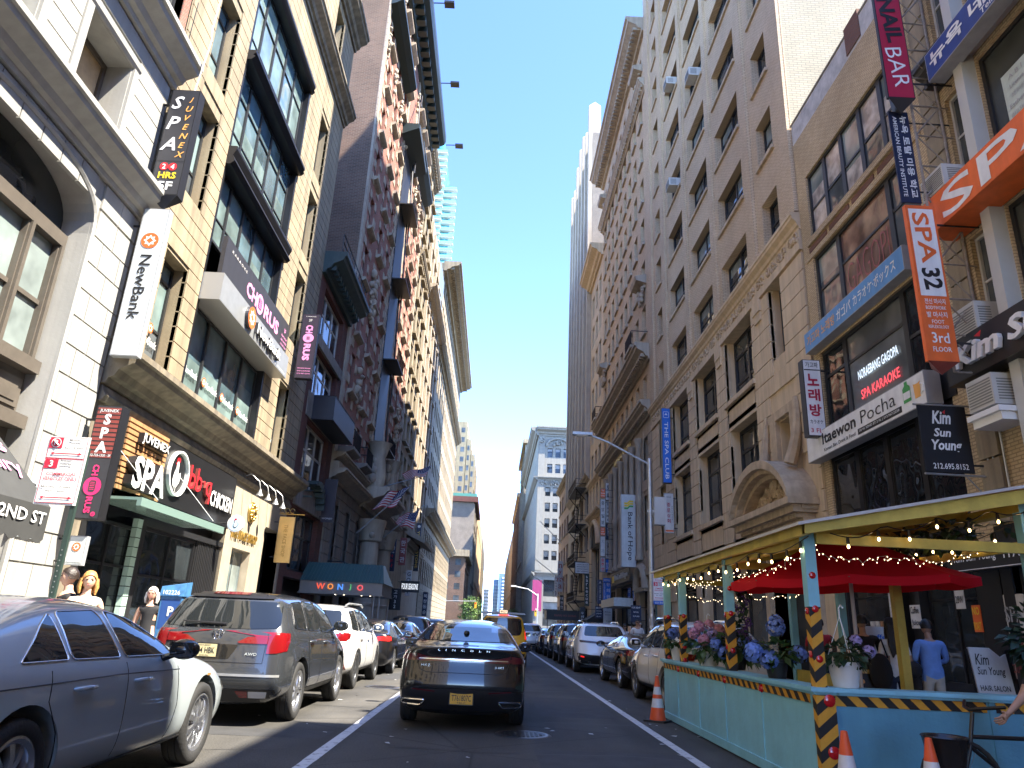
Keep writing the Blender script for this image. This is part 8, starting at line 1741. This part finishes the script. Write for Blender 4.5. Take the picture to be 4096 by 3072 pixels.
    for s_ in (1, -1): mb.sphere(hc+HM.to_3x3() @ Vector((s_*.076*k, .012*k, -.004*k)), .026*k, 8, 6, 3, (.4, .8, 1.2))
    bones = []
    for a, b_ in E:
        n = a[:2]
        m = {'pe': 1, 'wa': 0, 'ch': 0, 'ne': 3, 'sh': 0 if sleeve != 'none' else 3, 'el': 0 if sleeve == 'long' else 3, 'hi': 1, 'kn': 1, 'an': 2}[n]
        if (a, b_) in (('che', 'shl'), ('che', 'shr'), ('pel', 'wai')): m = 0
        if (a, b_) == ('che', 'nek'): m = 0
        bones.append((pts[a], pts[b_], m, a))
    nb = o0
    for fi, f in enumerate(mb.f):
        if f[0] >= nb: continue
        c = sum((Vector(mb.v[i]) for i in f), Vector())/len(f); best = None
        for A, B, m, a in bones:
            ab = B-A; u = max(0, min(1, (c-A).dot(ab)/ab.length_squared)); d_ = (c-A-ab*u).length
            if a[:2] in ('sh', 'el') and m == 0 and sleeve == 'short' and a[:2] == 'sh' and u > .75: m2 = 3
            else: m2 = m
            if a == 'che' and B == pts['nek'] and u > (.72 if not straps else .3): m2 = 3
            if best is None or d_ < best[0]: best = (d_, m2)
        m = best[1]
        if any(names_ for names_ in ()): pass
        for n in 'lr':
            if (c-pts['pa'+n]).length < .13*k: m = 3
        if m in (0, 1) and abs(c.x) < .24*k and .8*k < c.z < 1.05*k: m = 0 if c.z > .88*k else 1
        mb.m[fi] = m
    ex = Vector((0, 0, 0)); hd = lambda X, Y, Z: hc+HM.to_3x3() @ (Vector((X, Y, Z))*k)
    for s_ in (1, -1):
        mb.sphere(hd(s_*.03, -.083, .012), .0115*k, 8, 6, 4, (1.3, .6, .8)); mb.tube([hd(s_*.014, -.093, .032), hd(s_*.046, -.083, .034)], .0042*k, 5, 5)
    mb.tube([hd(-.023, -.086, -.052), hd(0, -.094, -.05), hd(.023, -.086, -.052)], .006*k, 6, 6)
    mb.build('body', [top, legs, shoes or C_BK, sk, EYE, hm if hair else EYE, LIP], t, 75, local=True)
    if glasses:
        a = MB(); g = glasses == 'sun'
        for s_ in (1, -1): a.lathe([(.001, 0), (.023*k, 0), (.025*k, .004)], hd(s_*.032, -.1, .012), 12, ax='y') if g else a.tube([hd(s_*.032+.022*math.cos(i*.6), -.1, .012+.018*math.sin(i*.6)) for i in range(11)], .0022, 4); a.tube([hd(s_*.054, -.098, .015), hd(s_*.078, .01, .012)], .003, 4)
        a.tube([hd(-.012, -.103, .016), hd(.012, -.103, .016)], .003, 4); a.build('glasses', LENS if g else mat('red_spectacle_frame', (.25, .05, .05), .4), t, local=True)
    if turban: a = MB(); [a.tube([hd(.088*math.cos(i*.5), .01+.105*math.sin(i*.5), .05+.014*j+.012*math.cos(i*.5+j)) for i in range(13)], .026*k, 6) for j in range(4)]; a.sphere(hd(0, .01, .085), .08*k, 12, 8); a.build('turban', turban, t, 75, local=True)
    elif hair:
        a = MB(); n1, n2 = 12, 22; hv = []
        q = random.Random(label)
        for i in range(n1+1):
            for j in range(n2):
                ph = 2*math.pi*j/n2; fr = max(0, -math.sin(ph)); lim = {'short': 1.75, 'bob': 2.35, 'long': 2.2, 'cap': 1.7, 'curly': 2.1}[hair]; lim = lim-(lim-1.02)*fr**.6; th = lim*i/n1
                d = Vector((math.sin(th)*math.cos(ph), math.sin(th)*math.sin(ph), math.cos(th))); b_ = 1.1+(.1 if hair in ('bob', 'curly') else .04)*math.sin(th)+q.uniform(-.02, .03)*(2.2 if hair == 'curly' else 1); hv.append(hc+HM.to_3x3() @ Vector((d.x*hs.x*b_*1.04, d.y*hs.y*b_+.006*k, d.z*hs.z*b_)))
        a.add(hv, [(i*n2+j, i*n2+(j+1) % n2, (i+1)*n2+(j+1) % n2, (i+1)*n2+j) for i in range(n1) for j in range(n2)])
        if hair == 'long':
            for i in range(15):
                X = -.075+.15*i/14; a.tube([hd(X*.9, .075, .05), hd(X*1.15, .105, -.1), hd(X*1.2+q.uniform(-.01, .01), .12, -.27), hd(X*.95, .115, -.42+q.uniform(-.05, .03))], [.024*k, .027*k, .022*k, .006*k], 6)
            for s_ in (1, -1): a.tube([hd(s_*.075, -.01, .05), hd(s_*.09, .0, -.1), hd(s_*.095, .02, -.26), hd(s_*.09, .03, -.36)], [.02*k, .026*k, .02*k, .006*k], 6)
        if hair == 'bob':
            for i in range(13): an = -.35+3.85*i/12; a.tube([hd(.085*math.cos(an), .012+.095*math.sin(an), .03), hd(.1*math.cos(an), .015+.1*math.sin(an), -.07), hd(.092*math.cos(an), .012+.09*math.sin(an), -.15+q.uniform(-.02, .02))], [.022*k, .026*k, .01*k], 6)
        if hair == 'curly':
            for i in range(60): d = Vector((q.gauss(0, 1), q.gauss(.4, .8), q.gauss(.2, .9))).normalized(); a.sphere(hd(d.x*.115, .02+d.y*.13, .02+d.z*.14), .038*k, 6, 5)
        a.build('hair', hm, t, 75, local=True)
    if hair == 'cap': a = MB(); a.lathe([(.09*k, .02*k), (.092*k, .06*k), (.08*k, .11*k), (.05*k, .135*k), (.001, .142*k)], hc+Vector((0, .005, 0)), 18, M=HM); a.add([hd(-.07, -.07, .045), hd(.07, -.07, .045), hd(.05, -.165, .035), hd(-.05, -.165, .035)], [(0, 1, 2, 3)]); a.build('cap', C_BK, t, 60, local=True)
    if beard: a = MB(); a.sphere(hd(0, -.06, -.075), .055*k, 10, 8, 0, (1, .75, 1.1)); a.build('beard', H_BK, t, 75, local=True)
    if straps: a = MB(); [a.tube([hd(s_*.07, -.08, -.33), hd(s_*.1, -.03, -.22), hd(s_*.09, .06, -.28)], .016*k, 5) for s_ in (1, -1)]; a.build('straps', top, t, local=True)
    return t
# left pavement
person('woman with copper blonde hair in a cream strappy top on the left pavement', -4.83, 9.0, rad(32), 1.66, C_CR, C_KH, SK1, H_BLO, 'bob', 'none', fem=True, straps=True)
person('dark haired young man in a black shirt looking left beside the copper blonde woman', -5.12, 9.1, rad(-50), 1.7, C_BK, C_GY, SK1, H_BR, 'short', headturn=rad(-10))
person('older woman with white hair, glasses and a black sleeveless top by the parking meter', -5.4, 12.0, rad(8), 1.6, C_BK, C_GY, SK1, H_WH, 'bob', 'none', fem=True, glasses='specs')
person('woman partly hidden behind the older white haired woman', -5.2, 12.6, rad(10), 1.6, C_CR, C_NV, SK1, H_BR, 'bob', 'none', fem=True)
# in and behind the shed
HIP = dict(ell=(.25, .0, 1.14), wrl=(.1, -.21, 1.08), elr=(-.25, .0, 1.14), wrr=(-.1, -.21, 1.08))
person('man in a blue shirt and khaki trousers seen from behind at the cafe window', 6.3, 10.8, rad(180), 1.62, C_BL, C_KH, SK2, H_BK, 'short', 'long', HIP)
t = person('woman in a white tee and black cap with long dark hair, seen from behind', 5.83, 10.9, rad(172), 1.6, C_WH, C_NV, SK2, H_BK, 'long', 'short', fem=True)
a = MB(); a.lathe([(.09, -.0), (.092, .05), (.075, .1), (.04, .12), (.001, .125)], (0, 0, 1.5), 18); a.build('cap', C_BK, t, 60, local=True)
def bag(lab, x, y, z, w, h, strap):
    t = thing('shoulder_bag', lab, 'bag', (x, y, z)); a = MB(); a.sphere((0, 0, 0), .5, 14, 10, 0, (w, .16, h)); a.build('bag', C_BK, t, 75, local=True); a = MB(); a.tube(strap, .012, 5); a.build('strap', C_BK, t, local=True)
bag('small black shoulder bag hanging at the elbow of the woman in the cap', 6.02, 10.78, 1.06, .24, .22, [(-.1, 0, .08), (-.06, .05, .3), (-.02, .1, .42), (.06, .06, .25), (.1, 0, .08)])
bag('large black shoulder bag on the left of the woman in the cap', 5.56, 10.8, 1.0, .34, .52, [(-.1, 0, .2), (-.02, .06, .42), (.08, .06, .45), (.12, 0, .2)])
person('person in dark clothes half hidden behind the woman in the cap', 5.55, 11.2, rad(170), 1.66, C_BK, C_BK, SK2, H_BK, 'short', 'short')
person('man in a red shirt standing behind the shed posts', 5.95, 13.6, rad(150), 1.66, C_RD, C_NV, SK3, H_BK, 'short', 'short', HIP)
# group coming along the right pavement
G = 'pedestrians on the right pavement'
person('tall man in a white tee and sunglasses walking on the right pavement', 5.62, 29, 0, 1.74, C_WH, C_NV, SK2, H_BK, 'short', 'short', glasses='sun', group=G)
person('woman with long dark hair and a white top at the left of the walking group', 5.2, 29.4, rad(5), 1.56, C_WH, C_NV, SK2, H_BK, 'long', 'none', fem=True, glasses='sun', group=G)
person('woman in sunglasses just behind the tall man in the white tee', 5.9, 30, rad(-5), 1.72, C_GY, C_NV, SK1, H_BR, 'bob', 'short', fem=True, glasses='sun', group=G)
person('woman with long hair and sunglasses in front of the bearded man', 6.02, 28, rad(6), 1.56, C_BK, C_NV, SK2, H_BK, 'long', 'none', fem=True, glasses='sun', group=G)
person('bearded man in a black turban and pale shirt at the right of the group', 6.42, 28.6, 0, 1.7, C_GY, C_BK, SK3, H_BK, 'short', 'short', beard=True, turban=C_BK, group=G)
person('person in black at the far left of the group by the bank door', 5.0, 31, 0, 1.6, C_BK, C_BK, SK2, H_BK, 'short', 'long', group=G)
# rider cut off by the right edge
person('person with curly dark hair and dark clothes holding the bicycle by the dining shed', 4.6, 6.15, rad(-80), 1.6, C_BK, C_GY, SK2, H_BK, 'curly', 'short', dict(ell=(.25, -.12, 1.12), wrl=(.2, -.36, .98), elr=(-.25, -.12, 1.12), wrr=(-.2, -.36, .98)), z0=0)
t = thing('bicycle', 'dark bicycle with a round front basket at the bottom right corner', 'bicycle', (4.35, 6.35, 0)); 
for wx in (-.52, .5):
    a = MB(); a.tube([(wx+.33*math.cos(i*.2618), 0, .34+.33*math.sin(i*.2618)) for i in range(24)], .02, 7, closed=True); w = a.build('wheel', RUB, t, 75, local=True); a = MB()
    for i in range(12): a.tube([(wx, 0, .34), (wx+.32*math.cos(i*.5236), 0, .34+.32*math.sin(i*.5236))], .003, 3)
    a.build('spokes', STL, w, local=True)
a = MB(); [a.tube(p_, .017, 7) for p_ in ([(-.52, 0, .34), (-.42, 0, .62), (-.36, 0, .88)], [(-.41, 0, .62), (0, 0, .3), (.18, 0, .75)], [(-.4, 0, .7), (.16, 0, .7)], [(.5, 0, .34), (0, 0, .3)], [(.5, 0, .34), (.15, 0, .68)])]; a.build('frame', BLK, t, 75, local=True)
a = MB(); a.tube([(-.25, -.26, .95), (-.36, -.1, .92), (-.38, 0, .9), (-.36, .1, .92), (-.25, .26, .95)], .014, 7); a.build('handlebar', BLK, t, 75, local=True); a = MB(); a.sphere((.2, 0, .8), .12, 12, 8, 0, (1.2, .6, .3)); a.build('saddle', BLK, t, 75, local=True)
a = MB(); a.lathe([(.001, .46), (.13, .46), (.17, .68), (.18, .69), (.17, .7), (.15, .69), (.12, .48), (.001, .48)], (-.62, 0, 0), 22); a.build('basket', mat('dark_gloss_basket', (.02, .018, .018), .25), t, 60, local=True)

# ------------------------------------------------------------------ every ledge, sill and cornice a part of its own
def split_parts(o, name, minlen, rest):
    me = o.data; n = len(me.vertices); par = list(range(n))
    def find(a):
        while par[a] != a: par[a] = par[par[a]]; a = par[a]
        return a
    for p in me.polygons:
        r = find(p.vertices[0])
        for v in p.vertices: par[find(v)] = r
    isl = {}
    for p in me.polygons: isl.setdefault(find(p.vertices[0]), []).append(p)
    big, small = [], []
    for ps in isl.values():
        vs = [me.vertices[i].co for p in ps for i in p.vertices]; ln = max(max(v[k] for v in vs)-min(v[k] for v in vs) for k in range(3)); (big if ln >= minlen else small).append(ps)
    if len(big) > 90: return
    groups = [(name, [g]) for g in big]+([(rest, small)] if small else [])
    if len(groups) < 2: o.name = groups[0][0]; return
    for nm, gs in groups:
        mb = MB(); ix = {}
        sm = gs[0][0].use_smooth
        for ps in gs:
            for p in ps:
                f = []
                for i in p.vertices:
                    if i not in ix: ix[i] = len(mb.v); mb.v.append(tuple(me.vertices[i].co))
                    f.append(ix[i])
                mb.f.append(tuple(f)); mb.m.append(p.material_index)
        m2 = mb.mesh(nm, list(me.materials), 45 if sm else None, False); c = bpy.data.objects.new(nm, m2); COL.objects.link(c); c.parent = o.parent; c.location = o.location; c.rotation_euler = o.rotation_euler
    bpy.data.objects.remove(o)
for o in list(bpy.data.objects):
    s_ = o.name.split('.')[0]
    if o.parent is None or o.type != 'MESH' or o.children: continue
    if s_ == 'cornice': split_parts(o, 'cornice', 2.2, 'dentils')
    elif s_ == 'string_course': split_parts(o, 'string_course', 2.0, 'pier_capitals')
    elif s_ == 'window_ledges': split_parts(o, 'window_ledge', .5, 'ledge_trim')
    elif s_ == 'window_sills': split_parts(o, 'window_sill', .5, 'sill_trim')
    elif s_ == 'gabled_piers': split_parts(o, 'gabled_pier', .5, 'pier_trim')
    elif s_ in ('roof_beams', 'bench', 'post', 'ledge', 'side_wall_panels', 'front_wall_panels', 'reflector', 'roof_rails', 'hazard_tape', 'bay_frame', 'canopy_rod', 'downlights', 'gooseneck_lamps'): split_parts(o, {'roof_beams': 'roof_beam', 'side_wall_panels': 'wall_panel', 'front_wall_panels': 'wall_panel', 'roof_rails': 'roof_rail', 'downlights': 'downlight', 'gooseneck_lamps': 'gooseneck_lamp'}.get(s_, s_), .03, s_)
SUN_E, SKY_E, EXPO, SAT = 2.0, .15, 3.6, 1.12
# ------------------------------------------------------------------ camera, sun, sky
cam = bpy.data.cameras.new('camera'); co = bpy.data.objects.new('camera', cam); COL.objects.link(co)
cam.sensor_width = 36; cam.lens = 25.178; cam.clip_end = 3000; cam.clip_start = .05
RT = Vector((.9986657, -.0271049, .0439572)); UP = Vector((-.0503315, -.3203010, .9459778)); FW = Vector((.0115611, .9469280, .3212379))
co.matrix_world = Matrix(((RT.x, UP.x, -FW.x, 0), (RT.y, UP.y, -FW.y, 0), (RT.z, UP.z, -FW.z, 1.38), (0, 0, 0, 1)))
S.camera = co
sd = Vector((1, -.43, 1.6)).normalized()      # towards the sun
sl = bpy.data.lights.new('sun', 'SUN'); sl.energy = SUN_E; sl.angle = rad(.5); sl.color = (1, .92, .79)
so = bpy.data.objects.new('sun', sl); COL.objects.link(so); so.rotation_euler = (-sd).to_track_quat('-Z', 'Y').to_euler(); so.location = (30, -20, 90)
wd = bpy.data.worlds.new('World'); S.world = wd; wd.use_nodes = True
sk = wd.node_tree.nodes.new('ShaderNodeTexSky'); sk.sky_type = 'NISHITA'; sk.sun_disc = False; sk.sun_elevation = math.asin(sd.z); sk.sun_rotation = math.atan2(sd.x, sd.y)
sk.air_density = .42; sk.dust_density = .0; sk.ozone_density = 0; sk.altitude = 3000
hs_ = wd.node_tree.nodes.new('ShaderNodeHueSaturation'); hs_.inputs['Saturation'].default_value = SAT; hs_.inputs['Hue'].default_value = .506; wd.node_tree.links.new(sk.outputs['Color'], hs_.inputs['Color']); wd.node_tree.links.new(hs_.outputs['Color'], wd.node_tree.nodes['Background'].inputs['Color']); wd.node_tree.nodes['Background'].inputs['Strength'].default_value = SKY_E
S.view_settings.view_transform = 'Standard'; S.view_settings.look = 'None'; S.view_settings.exposure = EXPO; S.view_settings.gamma = 1
S.render.engine = 'CYCLES'; S.cycles.use_denoising = True; S.cycles.max_bounces = 8; S.cycles.diffuse_bounces = 5; S.cycles.glossy_bounces = 4; S.cycles.caustics_reflective = False; S.cycles.caustics_refractive = False
